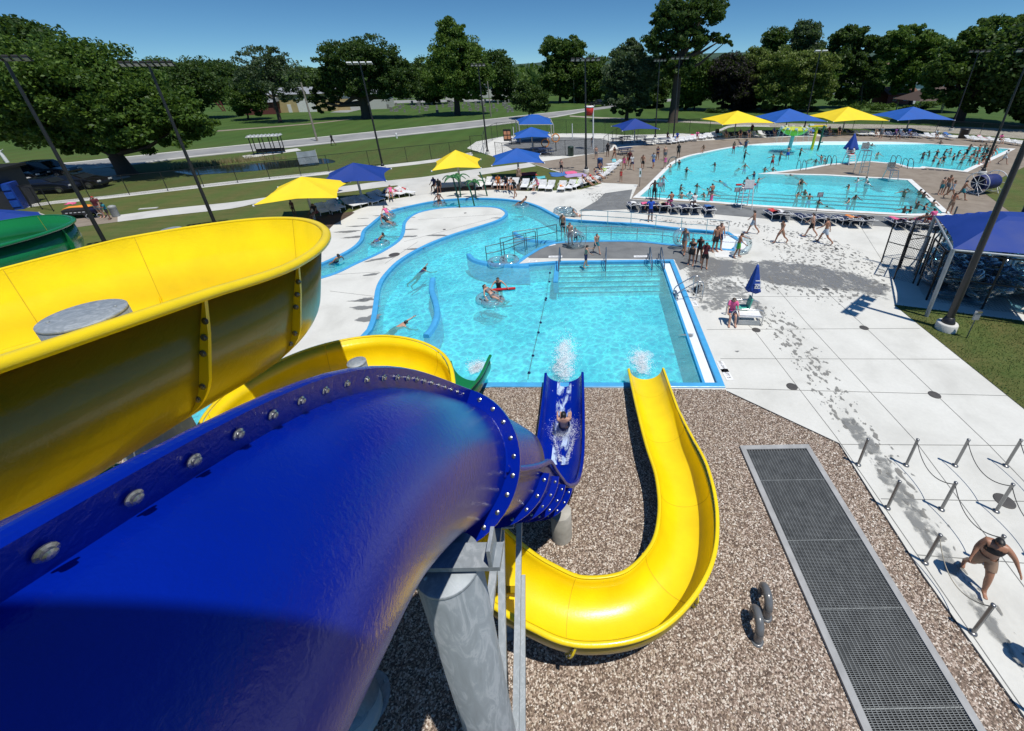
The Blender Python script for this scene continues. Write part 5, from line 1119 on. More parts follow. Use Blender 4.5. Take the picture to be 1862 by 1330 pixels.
wlab = ['beside the post of the nearest yellow shade', 'left of the nearest yellow shade post', 'with a teal towel right of the nearest yellow shade', 'left under the dark blue lawn shade', 'in the middle under the dark blue lawn shade', 'right of the dark blue shade post', 'with clothes under the right of the dark blue shade', 'first sunlit one right of the dark blue shade', 'with pink things right of the dark blue shade', 'furthest right by the path junction',
        'left end beside the green spray poles', 'second right of the green spray poles', 'under the left of the crowded blue shade', 'in the shade left of the blue shade post', 'behind the blue shade post', 'just right of the blue shade post', 'with an aqua towel', 'beside the woman in pink on the lawn edge', 'empty and upright on the lawn edge', 'with an orange towel on the lawn edge', 'with a black bag on the lawn edge', 'with a lime towel near the lamp pole', 'just before the lamp pole foot', 'right of the lamp pole foot', 'second right of the lamp pole foot', 'third right of the lamp pole foot', 'middle of the diagonal row beside the tan deck', 'with a green cushion in the diagonal row', 'near the blue bin in the diagonal row', 'last at the top of the diagonal row']
for (x, y, r_), l_ in zip(wl, wlab): put_lounger('white', x, y, r_ - .1 + rng.uniform(-.1, .1), 'white lounger ' + l_, rowB)
for x, y, c_, l_ in [(614, 378, 'aqua', 'teal and white towel near the nearest yellow shade'), (700, 357, 'black', 'black clothes on a sunlit lounger'), (720, 354, 'pink', 'pink towel on the lounger right of the dark blue shade'), (731, 353, 'red', 'red bundle near the path junction'), (890, 335, 'white', 'patterned white towel right of the green sprays'), (905, 336, 'orange', 'rust towel under the crowded blue shade'), (920, 336, 'black', 'dark bags heaped under the crowded blue shade'), (955, 338, 'striped blue', 'blue towel right of the blue shade post'), (972, 340, 'aqua', 'aqua towel on the lounger beside the woman in pink'), (1022, 344, 'orange', 'orange towel on an upright lawn-edge lounger'), (1038, 341, 'black', 'black bag on the lawn-edge lounger'), (1050, 338, 'lime', 'lime towel near the lamp pole'), (1117, 299, 'aqua', 'aqua towel on the top diagonal lounger'), (1099, 316, 'lime', 'green towel in the middle of the diagonal row')]:
    towel(x, y, .33, .0, c_, l_, tilt=.3)
for x, y, c_, l_, w_, l2 in [(961, 317, 'red', 'red patterned blanket spread on the lawn hump', 1.6, 1.6), (1015, 318, 'striped blue', 'blue striped blanket under the standing boy', 1.6, 1.8), (1038, 315, 'pink', 'pink towel on the lawn right of the standing boy', 1.2, 1.2), (1046, 320, 'lilac', 'lilac blanket on the lawn before the lamp pole', 2.2, 1.4), (980, 324, 'aqua', 'pale aqua blanket behind the loungers', 1.3, 1.2)]:
    towel(x, y, .02, .2, c_, l_, w_, l2)
rowC = 'loungers in the far row behind the big pool'
k = 0
for i in range(13):
    x = 1216 + i * 8.1; y = 262 - i * 1.15; put_lounger('white', x, y, -.2 + rng.uniform(-.3, .3), f"white lounger {['at the left end', 'second from left', 'third from left', 'fourth from left', 'fifth from left', 'sixth from left', 'with a pink cushion', 'right of the pink cushion', 'beside a child', 'tenth from left', 'eleventh from left', 'next to last', 'last'][i]} in the group left of the far yellow shade", rowC)
zk = {}; ORD = ['', 'first', 'second', 'third', 'fourth', 'fifth', 'sixth', 'seventh']
for i, (x, y, kd) in enumerate([(1330, 251, 'navy'), (1342, 250, 'navy'), (1354, 250, 'navy'), (1362, 248, 'white'), (1372, 248, 'white'), (1384, 247.5, 'white'), (1394, 247, 'navy'), (1402, 247, 'navy'), (1411, 246.5, 'navy'), (1419, 246, 'navy'), (1461, 245, 'white'), (1470, 245, 'white'), (1500, 245, 'navy'), (1510, 245, 'navy'), (1545, 245.5, 'navy'), (1560, 247, 'white'), (1569, 247, 'white'), (1578, 247, 'white'), (1589, 248, 'white'), (1610, 249, 'navy'), (1620, 249, 'navy'), (1636, 250, 'navy'), (1646, 250, 'navy'), (1656, 250.5, 'navy'), (1668, 251, 'navy'), (1688, 252, 'white'), (1703, 252.5, 'white'), (1722, 254, 'navy'), (1765, 257, 'white'), (1778, 258, 'white'), (1790, 258, 'white'), (1808, 260, 'white'), (1836, 263, 'white'), (1855, 266, 'white')]):
    nm = ['one', 'two', 'three', 'four']
    zone = 'under the far-left yellow shade' if x < 1358 else 'between the far yellow and blue shades' if x < 1390 else 'under the far blue shade' if x < 1450 else 'behind the yellow tipping spout' if x < 1480 else 'under the middle yellow shade' if x < 1550 else 'just right of the middle yellow shade' if x < 1600 else 'under the far-right blue shade' if x < 1680 else 'right of the far-right blue shade' if x < 1740 else 'along the sunny right end of the far deck'
    zk[zone, kd] = zk.get((zone, kd), 0) + 1; put_lounger(kd, x, y, rng.uniform(-.3, .3), f'{"navy" if kd == "navy" else "white"} lounger {zone}, {ORD[zk[zone, kd]]} from the left', f'loungers {zone}')
for p_ in range(9):
    x, y, c_ = [(1228, 256, 'striped blue'), (1260, 252, 'pink'), (1272, 252, 'red'), (1292, 250, 'white'), (1310, 250, 'aqua'), (1478, 243, 'striped blue'), (1703, 248, 'black'), (1784, 255, 'pink'), (1722, 249, 'striped blue')][p_]
    towel(x, y, .33, 0, c_, ['blue towel at the left end of the far loungers', 'bright pink cushion among the far loungers', 'red towel beside the bright pink cushion', 'white towel in the far left lounger group', 'aqua towel near the far-left yellow shade', 'blue towel behind the yellow tipping spout', 'black towel right of the far-right blue shade', 'pink butterfly-patterned towel on the far right deck', 'royal blue towel at the far right'][p_], .7, 1.1, .5)
for p in LP.values():
    if not p.get('label'): bpy.data.objects.remove(p)
# ------------------------------------------------------------------ picnic tables, bins
TBLM = mat('blue_coated_mesh', (.02, .04, .1), .5)
def picnic(x, y, rz, label):
    g = W(x, y); t = thing('picnic_table', label, 'picnic table', (g.x, g.y, .02), rz, 'coated picnic tables')
    k = MB(); k.box((0, 0, .76), (1.8, .75, .04)); k.build('tabletop', TBLM, t)
    for s in (-1, 1):
        k = MB(); k.box((0, s * .72, .45), (1.8, .28, .04)); k.build('bench', TBLM, t)
        k = MB(); k.tube([(s * .6, -.75, 0), (s * .6, -.3, .72), (s * .6, .3, .72), (s * .6, .75, 0)], .03, 7); k.tube([(s * .6, -.8, .42), (s * .6, .8, .42)], .025, 7); k.build('leg', BLK, t)
for x, y, r_, l_ in [(978, 280, .2, 'picnic table under the blue shade by the splash pad fence'), (992, 282, .4, 'picnic table beside the orange water wheels'), (938, 262, .1, 'picnic table under the long back shade'), (1122, 262, .1, 'picnic table left of the shade post between the pools'), (1136, 259, .3, 'picnic table behind the shade post between the pools'), (1165, 258, 0, 'picnic table right of the shade post between the pools'), (1180, 264, .2, 'picnic table in the sun nearest the tan deck'), (1207, 262, .1, 'picnic table beside the dark lamp pole'), (1136, 281, .3, 'picnic table on the tan deck behind the walkers')]: picnic(x, y, r_, l_)
def bin_(x, y, r, h, m, label):
    g = W(x, y); t = thing('rubbish_bin', label, 'rubbish bin', (g.x, g.y, .02)); k = MB(); k.lathe([(r * .92, 0), (r, h * .1), (r, h * .9), (r * 1.04, h * .92), (r * 1.04, h)], (0, 0, 0), 20); k.build('barrel', m, t)
    k = MB(); k.lathe([(r * 1.04, h), (r, h + .08), (r * .5, h + .14), (.001, h + .15)], (0, 0, 0), 20); k.build('lid', m, t)
bin_(1038, 284, .36, 1.05, mat('dark_green_bin', (.01, .035, .025), .5), 'dark green round bin at the splash pad fence')
bin_(1091, 306, .3, .95, mat('blue_bin', (.02, .07, .2), .5), 'blue bin at the end of the diagonal lounger row')
bin_(1750, 252, .55, 1.2, BLK, 'large black bin behind the far right loungers')
bin_(1303, 248, .3, .9, BLK, 'small black bin beside the far-left yellow shade')
# ------------------------------------------------------------------ water play
GRNP = mat('dark_green_pipe', (.01, .09, .05), .4); LEAFP = mat('green_leaf_panel', (.025, .13, .03), .5); YPL = mat('lime_plastic', (.55, .6, .03), .4); YP = mat('yellow_pipe', (.8, .55, .01), .4)
def spray(x0, y0, x1, y1, label, leaf=0):
    a = W(x0, y0); b = WY(x1, y1, a.y + .3) - a; t = thing('water_sprayer', label, 'water sprayer', (a.x, a.y, 0), group='green spray posts by the lazy river')
    mid = Vector((b.x * .35, b.y * .3, b.z * .55)); k = MB(); k.tube(crom([(0, 0, 0), mid, b], 6), [.06] * 13, 8); k.build('stem', GRNP, t)
    for q in range(leaf):
        an = q * 2 * PI / leaf + .4; d = Vector((math.cos(an), math.sin(an), 0)); sd = Vector((-d.y, d.x, 0)); m = MB(); vs = []
        for i in range(7):
            u = i / 6; w_ = .17 * math.sin(PI * min(1, u * .9 + .12)); c_ = b + d * (.95 * u) + Vector((0, 0, .28 * math.sin(u * 2.4) - .35 * u * u)); vs += [c_ - sd * w_, c_ + Vector((0, 0, .06)), c_ + sd * w_]
        m.add(vs, [(i * 3 + j, i * 3 + j + 1, i * 3 + j + 4, i * 3 + j + 3) for i in range(6) for j in range(2)], True); o = m.build('leaf', LEAFP, t); md = o.modifiers.new('t', 'SOLIDIFY'); md.thickness = .02
spray(836, 378, 824, 325, 'green spray post with drooping leaves, left', 5); spray(863, 376, 850, 334, 'green spray post with drooping leaves, centre', 0); spray(838, 359, 833, 322, 'green leaf-topped spray post behind the left one', 4); spray(886, 357, 872, 313, 'bare leaning green post right of the leafy sprays'); spray(866, 362, 862, 333, 'leaf-topped green spray post over the river arc', 5)
t = thing('mushroom_fountain', 'lime green bowl fountain on a pale post in the far pool', 'fountain', W(1433, 276)); k = MB(); k.tube([(0, 0, -.3), (.25, 0, 2.1)], .22, 16); k.build('post', mat('pale_post', (.45, .62, .6), .4), t)
k = MB(); k.lathe([(.3, 1.9), (.9, 2.05), (1.45, 2.45), (1.55, 2.75), (1.45, 2.8), (.001, 2.7)], (.25, 0, 0), 28); k.build('bowl', YPL, t)
k = MB()
for i in range(10): k.box((.25 + 1.45 * math.cos(i * .628), 1.45 * math.sin(i * .628), 2.86), (.3, .3, .2), rz=i * .628)
k.build('rim_teeth', WHT, t)
k = MB(); rng2 = random.Random(4)
for a in range(14):
    an = a * .449; 
    for i in range(26):
        u = i / 25; r_ = 1.55 + .55 * u; q = Vector((.25 + r_ * math.cos(an) + rng2.gauss(0, .03), r_ * math.sin(an) + rng2.gauss(0, .03), 2.75 - 2.7 * u * u)); s = .02
        k.add([q + Vector(v) * s for v in ((1, 0, 0), (-1, 0, 0), (0, 1, 0), (0, -1, 0), (0, 0, 2.5), (0, 0, -2.5))], [(0, 2, 4), (2, 1, 4), (1, 3, 4), (3, 0, 4), (2, 0, 5), (1, 2, 5), (3, 1, 5), (0, 3, 5)])
tag(k.build('falling_water', DROP), kind='stuff').location = W(1433, 276)
t = thing('tipping_spout', 'yellow T-shaped water spout standing in the far pool', 'water spout', W(1476, 271)); k = MB(); k.tube([(0, 0, -.3), (.1, 0, 2.6)], .17, 12); k.build('post', YP, t); k = MB(); k.box((.1, 0, 2.75), (2.2, .5, .22)); k.build('trough', YP, t, bevel=.05); k = MB(); k.box((-.7, 0, 2.95), (.5, .4, .18)); k.build('bucket', WHT, t)
t = thing('water_cannon', 'dark green post with small nozzles beside the yellow spout', 'water spout', W(1487, 272)); k = MB(); k.tube([(0, 0, -.3), (.15, 0, 2.9)], .11, 10); k.build('post', GRNP, t)
for z_ in (.8, 1.5, 2.6): k = MB(); k.tube([(0, 0, z_), (.4, -.1, z_ + .12)], .07, 8); k.build('nozzle', GRNP, t)
t = thing('tipping_bucket', 'red and white dumping bucket high on two white posts at the splash pad', 'water bucket', W(1072, 272)); 
for s in (-.5, .5): k = MB(); k.tube([(s, 0, 0), (s, 0, 5.4)], .09, 12); k.build('post', WHT, t)
k = MB(); k.lathe([(.35, 4.3), (.5, 4.6), (.58, 5.3), (.001, 5.32)], (0, 0, 0), 20); k.build('bucket', mat('red_plastic', (.5, .03, .02), .4), t); k = MB(); k.lathe([(.6, 5.3), (.62, 5.42), (.4, 5.5)], (0, 0, 0), 20); k.build('bucket_rim', WHT, t)
for i, (x, y, h) in enumerate([(1041, 252, 2.2), (935, 256, 2.0)]): pole('spray_post', x, y, h, .08, WHT, ['slim white spray post behind the red bucket', 'slim white spray post at the back of the splash pad'][i], 'spray post')
t = thing('water_ring_toy', 'pair of orange spray rings on posts under the splash pad shade', 'play ring', W(992, 276))
for i, (dx, dz) in enumerate([(0, 1.1), (1.4, 1.7)]):
    m = torus(.5, .07); o = m.build('hoop', mat('orange_plastic', (.75, .25, .03), .4), t); o.location = (dx, 0, dz); o.rotation_euler = (PI / 2, 0, .3)
    k = MB(); k.tube([(dx, 0, 0), (dx, 0, dz - .4)], .05, 8); k.build('stand', BLK, t)
t = thing('notice_board', 'black-framed notice board with orange cards at the splash pad gate', 'notice board', W(924, 266)); k = MB(); k.box((0, 0, 1.5), (1.1, .06, 1.6)); k.build('board', BLK, t)
for i in range(4): k = MB(); k.box((-.25 + .5 * (i % 2), -.04, 1.2 + .6 * (i // 2)), (.4, .02, .45)); k.build('card', mat('orange_card', (.7, .3, .15), .7), t)
# ------------------------------------------------------------------ rails, ladders, lifeguard things
def rail(pts, label, h=.92, posts=None, m=STEEL, r=.024, two=True, name='handrail', group=None, z0=0):
    P = [W(*q) for q in pts]; t = thing(name, label, 'handrail', (P[0].x, P[0].y, 0), group=group); O = Vector((P[0].x, P[0].y, 0)); P = [p - O for p in P]
    for hh, nm in ((h, 'top_rail'), (h * .55, 'lower_rail'))[:2 if two else 1]:
        k = MB(); k.tube([p + Vector((0, 0, hh + z0)) for p in crom(P, 4)], r, 8); k.build(nm, m, t)
    for p in P: k = MB(); k.tube([p + Vector((0, 0, -.6)), p + Vector((0, 0, h + z0))], r, 8); k.build('post', m, t)
    return t
rail([(1057, 404), (1105, 407), (1147, 410), (1192, 415), (1238, 420), (1284, 423), (1323, 427)], 'long steel handrail on the back edge of the beach channel')
rail([(1021, 436), (1066, 436), (1111, 437), (1158, 439), (1204, 442), (1258, 450), (1340, 456)], 'long steel handrail along the grey deck side of the channel')
DSTEEL = mat('dark_steel_rail', (.12, .15, .16), .35, .7)
rail([(886, 478), (918, 470), (955, 455)], 'front steel handrail slanting down the ramp into the pool', 1.0, m=DSTEEL)
rail([(912, 462), (958, 452), (975, 448)], 'middle steel handrail of the pool ramp', 1.0, m=DSTEEL)
rail([(935, 452), (978, 446), (1013, 438)], 'rear steel handrail of the pool ramp, tallest', 1.1, m=DSTEEL)
# rails standing on the pool steps
BLUG = mat('blue_grey_rail', (.1, .14, .2), .4, .5)
for x, y, x2, y2, l_ in [(1016, 502, 1019, 462, 'left steel handrail running down the pool steps'), (1101, 500, 1102, 462, 'second handrail running down the pool steps'), (1185, 498, 1180, 460, 'third handrail running down the pool steps'), (1207, 500, 1200, 460, 'right handrail running down the pool steps')]:
    a = W(x, y, -.3); b = W(x2, 478, .0); t = thing('handrail', l_, 'handrail', (b.x, b.y, 0), group='handrails on the pool steps'); d = Vector((a.x - b.x, a.y - b.y, 0))
    k = MB(); k.tube([(0, 0, 0), (0, .0, .9), (d.x * .1, d.y * .1, .98), (d.x, d.y, .35), (d.x, d.y, -.8)], .028, 9); k.build('top_rail', BLUG, t); k = MB(); k.tube([(0, 0, .5), (d.x * .98, d.y * .98, -.05)], .022, 8); k.build('lower_rail', BLUG, t)
    k = MB(); k.tube([(0, .55, 0), (0, .5, .35), (.0, .1, .4), (0, 0, .1)], .025, 8); k.build('grab_loop', BLUG, t)
# long handrails at the pool steps rise towards the viewer
t = thing('pool_ladder', 'steel grab rails of the ladder over the right-hand gutter', 'pool ladder', (W(1245, 540).x, W(1245, 540).y, 0))
for dy in (-.3, .3):
    k = MB(); k.tube(crom([(.75, dy, 0), (.75, dy, .78), (.5, dy, .95), (-.1, dy, .62), (-.45, dy, .3), (-.5, dy, -.25)], 5), .026, 9); k.build('grab_rail', STEEL, t)
    k = MB(); k.tube([(.45, dy, 0), (.45, dy, .9)], .022, 8); k.build('post', STEEL, t)
for z_ in (-.2, .02, .2): k = MB(); k.box((-.42, 0, z_), (.12, .6, .03)); k.build('rung', STEEL, t)
def ladder(x, y, rz, label, h=.85):
    g = W(x, y); t = thing('pool_ladder', label, 'pool ladder', (g.x, g.y, 0), rz, 'steel ladders at the far pool')
    for s in (-.28, .28): k = MB(); k.tube(crom([(s, -.5, 0), (s, -.45, h), (s, .1, h * .95), (s, .35, .2), (s, .38, -.8)], 4), .03, 8); k.build('grab_rail', DSTEEL, t)
    for z_ in (-.1, -.35): k = MB(); k.box((0, .38, z_), (.56, .1, .03)); k.build('rung', STEEL, t)
for x, y, r_, l_ in [(1186, 361, 0, 'steel ladder at the left corner of the lap pool'), (1220, 301, 1.2, 'steel ladder on the curved left edge'), (1457, 309, PI, 'steel steps at the near side of the far arm'), (1502, 300, PI, 'steel grab rails beside the lifeguard with the blue umbrella'), (1512, 300, PI, 'second pair of rails right beside the lifeguard'), (1628, 300, PI, 'ladder in the notch of the far arm'), (1650, 306, PI, 'second ladder in the notch of the far arm')]: ladder(x, y, r_, l_)
def guard_chair(x, y, rz, h, label, m=WHT):
    g = W(x, y); t = thing('lifeguard_chair', label, 'lifeguard chair', (g.x, g.y, .02), rz)
    for sx in (-.42, .42):
        for sy in (-.55, .45): k = MB(); k.tube([(sx, sy, 0), (sx * .85, sy * .6, h)], .035, 8); k.build('leg', m, t)
    for i in range(4): k = MB(); k.box((0, -.5 + i * .05, .35 + i * h * .22), (.72, .1, .04)); k.build('step', m, t)
    k = MB(); k.box((0, 0, h), (.72, .6, .05)); k.build('seat', m, t); k = MB(); k.box((0, .3, h + .38), (.7, .05, .6)); k.build('backrest', m, t)
    for s in (-.36, .36): k = MB(); k.box((s, 0, h + .22), (.06, .55, .05)); k.build('armrest', m, t)
guard_chair(1353, 379, PI, 1.55, 'tall white lifeguard tower at the near edge of the lap pool')
guard_chair(1542, 299, 0.2, 1.0, 'white lifeguard stand with a blue umbrella at the far arm')
guard_chair(1563, 318, 0, 2.3, 'bare steel lifeguard frame on the tan peninsula', STEEL)
guard_chair(1617, 328, 0, .9, 'low steel starting stand at the lap pool far edge', STEEL)
UMB = mat('royal_blue_umbrella', (.008, .05, .3), .7)
def closed_umb(x, y, h0, h1, label, r=.26, txt=False):
    g = W(x, y); t = thing('folded_umbrella', label, 'umbrella', (g.x, g.y, 0)); k = MB(); k.tube([(0, 0, .1), (0, 0, h1 + .05)], .025, 8); k.build('pole', WHT, t)
    m = MB(); vs = []; n = 20; N = 8
    for i in range(N + 1):
        z = h1 + (h0 - h1) * i / N
        for j in range(n): a = 2 * PI * j / n; rr = (.03 + (r - .03) * i / N) * (1 + .16 * math.sin(5 * a)); vs.append((rr * math.cos(a), rr * math.sin(a), z + (.05 * math.sin(5 * a) if i == N else 0)))
    m.add(vs, [(i * n + j, i * n + (j + 1) % n, (i + 1) * n + (j + 1) % n, (i + 1) * n + j) for i in range(N) for j in range(n)], True); c_ = m.build('canopy', UMB, t); md = c_.modifiers.new('t', 'SOLIDIFY'); md.thickness = .01
    if txt:
        for q, ch in enumerate('BU'):
            cu = bpy.data.curves.new('letter', 'FONT'); cu.body = ch; cu.size = .34; cu.extrude = .012; cu.align_x = 'CENTER'
            o = bpy.data.objects.new('letter', cu); C.objects.link(o); o.location = (.13, -.30 - .02 * (1 - q), h0 + .3 + .2 * q); o.rotation_euler = (PI / 2 - .12, -PI / 2, .0)
            dg = bpy.context.evaluated_depsgraph_get(); me = bpy.data.meshes.new_from_object(o.evaluated_get(dg)); mo = bpy.data.objects.new('letter', me); C.objects.link(mo); mo.matrix_world = o.matrix_basis; mo.parent = t; me.materials.clear(); me.materials.append(WHT); bpy.data.objects.remove(o)
    return t
closed_umb(1361, 575, 1.3, 2.5, 'half-folded royal blue umbrella with white letters above the rescue bench', .3, True)
closed_umb(1541, 297, 1.5, 3.1, 'folded dark blue umbrella over the far lifeguard stand', .7)
# rescue bench
t = thing('lifeguard_bench', 'low white bench with steel tube rails and a green seat, by the plunge pool', 'bench', (W(1345, 583).x, W(1345, 583).y, 0), -.1)
k = MB(); k.box((.28, -.1, .42), (.95, .6, .05)); k.build('deck_board', WHT, t); k = MB(); k.box((.28, -.38, .14), (.9, .03, .2)); k.build('side_grille', mat('pale_mesh', (.4, .42, .42), .5), t)
for y_ in (-.42, .42): k = MB(); k.tube(crom([(-.5, y_, 0), (-.5, y_, .55), (-.3, y_, .78), (.6, y_, .78), (.78, y_, .6), (.78, y_, 0)], 4), .026, 8); k.build('rail', STEEL, t)
for x_ in (-.2, .76): k = MB(); k.tube([(x_, -.42, .06), (x_, .42, .06)], .024, 8); k.build('cross_tube', STEEL, t)
SG = mat('sea_green_plastic', (.08, .4, .3), .4)
k = MB(); k.box((.05, .3, .5), (.5, .45, .06)); k.build('seat', SG, t, bevel=.02); k = MB(); k.box((.38, .32, .74), (.07, .42, .5), m=Matrix.Rotation(.2, 3, 'Y')); k.build('backrest', SG, t, bevel=.02)
# signs by the lap pool
for x, y, l_ in [(1199, 364, 'small grey sign on a post at the left of the lap pool'), (1336, 375, 'small grey sign on a post left of the lifeguard tower'), (1484, 385, 'small grey sign on a post in the middle of the lap pool edge'), (1163, 340, 'narrow white sign post at the tan deck corner')]:
    g = W(x, y); t = thing('pool_sign', l_, 'sign', (g.x, g.y, 0), group='small signs on posts at the lap pool'); k = MB(); k.tube([(0, 0, 0), (0, 0, 1.2)], .025, 8); k.build('post', BLK, t); k = MB(); k.box((0, -.03, 1.3), (.42 if x != 1163 else .2, .03, .34 if x != 1163 else .8)); k.build('panel', mat('sign_grey', (.2, .22, .25), .5) if x != 1163 else WHT, t)
    k = MB()
    for q in range(3): k.box((0, -.047, 1.2 + q * .1), (.3, .004, .035) if x != 1163 else (.12, .004, .1))
    k.build('lettering', WHT if x != 1163 else GRNP, t)
# pool cover reel
t = thing('cover_reel', 'large blue pool cover rolled on a white spoked reel at right', 'cover reel', W(1785, 352), .3); RZ = Matrix.Rotation(PI / 2, 3, 'Y')
k = MB(); k.lathe([(.55, -.9), (.6, -.85), (.6, .85), (.55, .9)], (0, 0, .95), 28, m=RZ); k.build('rolled_cover', mat('navy_cover', (.01, .02, .12), .6, 0, .3, 6), t)
for s in (-1, 1):
    m = torus(.85, .03, 28, 8); o = m.build('wheel', WHT, t); o.location = (s * 1.05, 0, .95); o.rotation_euler = (0, PI / 2, 0)
    for a in range(8): k = MB(); k.tube([(s * 1.05, 0, .95), (s * 1.05, .83 * math.cos(a * PI / 4), .95 + .83 * math.sin(a * PI / 4))], .018, 6); k.build('spoke', WHT, o); 
    for ch in o.children: ch.parent = t; ch.name = 'spoke'
    k = MB(); k.tube([(s * 1.15, -.5, 0), (s * 1.15, 0, .95), (s * 1.15, .5, 0)], .03, 8); k.build('stand', WHT, t)
# meter sign on the right lawn
t = thing('lawn_sign', 'small grey box sign on a thin post on the right lawn', 'sign', W(1757, 616)); k = MB(); k.tube([(0, 0, 0), (0, 0, .95)], .02, 8); k.build('post', DSTEEL, t); k = MB(); k.box((0, 0, 1.05), (.24, .06, .34)); k.build('panel', mat('sign_back', (.3, .31, .32), .4), t, bevel=.01); k = MB(); k.box((.02, 0, 1.24), (.2, .1, .06)); k.build('sensor', STEEL, t)
# ------------------------------------------------------------------ foreground ground equipment
t = thing('floor_grate', 'long rectangular steel grating in a concrete frame set in the pebbles', 'floor grate', (5.55, 4.6, 0)); x0, x1, y0, y1 = -.98, 1.02, -6.2, 4.12
for c_, d_ in (((x0 + .07, (y0 + y1) / 2, .03), (.14, y1 - y0, .12)), ((x1 - .07, (y0 + y1) / 2, .03), (.14, y1 - y0, .12)), ((0.02, y1 + .07, .03), (x1 - x0, .14, .12))): k = MB(); k.box(c_, d_); k.build('frame', mat('frame_concrete', (.34, .34, .335), .7, 0, .15, 4, .2), t)
k = MB(); y = y1 - .06
while y > -4.6: k.box((.02, y, .055), (x1 - x0 - .3, .008, .03)); y -= .03
k.build('cross_bars', mat('grate_steel', (.2, .21, .21), .55, .4, .2), t)
k = MB()
for i in range(21): k.box((x0 + .2 + i * (x1 - x0 - .4) / 20, -.3, .05), (.012, 8.9, .05))
k.build('bearing_bars', mat('grate_steel', (.2, .21, .21), .55, .4, .2), t)
k = MB()
for y in (3.1, 1.5, .1, -1.4): k = MB(); k.box((.02, y, .06), (x1 - x0 - .3, .02, .03)); k.build('panel_joint', mat('grate_edge', (.24, .25, .24), .5, .4), t)
k = MB(); k.box((.02, -1, .004), (1.75, 10.3, .03)); k.build('pit_shade_sheet', mat('pit_shade', (.03, .03, .03), .9), t)  # flat dark sheet paints the shade below the bars
GP = mat('grey_pipe_paint', (.13, .135, .14), .3, 0, .1, 5, coat=.3)
for i, (x, y, l_) in enumerate([(1376, 1166, 'nearer grey gooseneck vent pipe rising from the pebbles'), (1392, 1122, 'farther grey gooseneck vent pipe rising from the pebbles')]):
    g = W(x, y); t = thing('vent_pipe', l_, 'vent pipe', (g.x, g.y, 0), -.1, 'pair of gooseneck vent pipes'); k = MB(); pts = [(0, 0, 0), (0, 0, .3)] + [(0, .19 - .19 * math.cos(a), .3 + .2 * math.sin(a)) for a in [PI * q / 10 for q in range(1, 11)]] + [(0, .38, .18)]
    k.tube(pts, .082, 18); k.build('pipe', GP, t); k = MB(); k.lathe([(.12, 0), (.12, .03), (.085, .035)], (0, 0, .015), 18); k.build('flange', GP, t)
    for z_ in (1, 5, 10): k = MB(); a = Vector(pts[z_ if z_ < len(pts) else -1]); b = Vector(pts[z_ + 1]); k.tube([a, a + (b - a).normalized() * .03], .088, 18, False); k.build('joint_ring', GP, t)
t = thing('concrete_footing', 'round pale concrete footing with an anchor plate at the bottom edge beside the blue tube', 'footing', (W(650, 1300).x, W(650, 1300).y, 0)); k = MB(); k.lathe([(.42, 0), (.42, .16), (.4, .18), (.001, .18)], (0, 0, 0), 36); k.build('pad', CONC, t); k = MB(); k.lathe([(.3, .18), (.3, .21), (.001, .212)], (-.05, .0, 0), 30); k.build('anchor_plate', GALV, t)
# queue posts with ropes
ST = [((1560, 846), 0), ((1647, 847), 0), ((1736, 847.5), 0), ((1828, 848), 0), ((1920, 848.5), 0), ((1613, 924.7), 1), ((1711, 927.3), 1), ((1810.5, 930.5), 1), ((1912, 933), 1), ((1681, 1023.7), 2), ((1791, 1026), 2), ((1900, 1028), 2), ((1768, 1151.6), 3), ((1890, 1310), 4)]
lab = ['at the left of the back row', 'second in the back row', 'third in the back row', 'fourth in the back row, at the frame edge', 'fifth in the back row', 'left in the second row', 'middle in the second row', 'right in the second row beside a drain', 'far right of the second row', 'left in the third row, before the walking woman', 'behind the walking woman', 'right of the walking woman', 'in front of the walking woman', 'at the bottom right corner']
POSTM = mat('brushed_post', (.27, .27, .27), .35, .8)
tops = {}; sp = None
for i, (((x, y), row)) in enumerate(ST):
    g = W(x, y)
    if sp is None:
        sp = thing('queue_post', '', 'queue post', (g.x, g.y, 0), group='steel queue posts on the right deck'); k = MB(); k.tube([(0, 0, .02), (0, 0, .98)], .035, 14); k.build('tube', POSTM, sp)
        k = MB(); k.lathe([(.075, .01), (.075, .03), (.05, .05), (.036, .055)], (0, 0, 0), 18); k.build('base', POSTM, sp); k = MB(); k.lathe([(.04, .97), (.04, 1.0), (.02, 1.012), (.001, 1.013)], (0, 0, 0), 14); k.build('cap', POSTM, sp); o = sp
    else: o = copy_tree(sp); o.location = (g.x, g.y, 0)
    o['label'] = 'steel queue post ' + lab[i]; tops[i] = Vector((g.x, g.y, .93))
ROPE = mat('pale_rope', (.4, .36, .28), .8); ROPED = mat('dark_rope', (.06, .06, .06), .8)
for a, b, s, l_ in [(1, 6, .38, 'from the second back-row post to the second row'), (2, 7, .38, 'from the third back-row post to the second row'), (3, 8, .38, 'at the far right of the second row'), (6, 10, .4, 'passing behind the walking woman'), (7, 11, .4, 'right of the walking woman'), (9, 12, .5, 'crossing in front of the walking woman'), (5, 9, .35, 'along the left side of the queue')][:6]:
    A, B = tops[a], tops[b]; k = MB(); k.tube([A.lerp(B, q / 16) - Vector((0, 0, s * 4 * (q / 16) * (1 - q / 16))) for q in range(17)], .011, 6); tag(k.build('queue_rope', ROPE if a == 9 else ROPED), 'sagging queue rope ' + l_, 'rope', 'ropes between the queue posts')
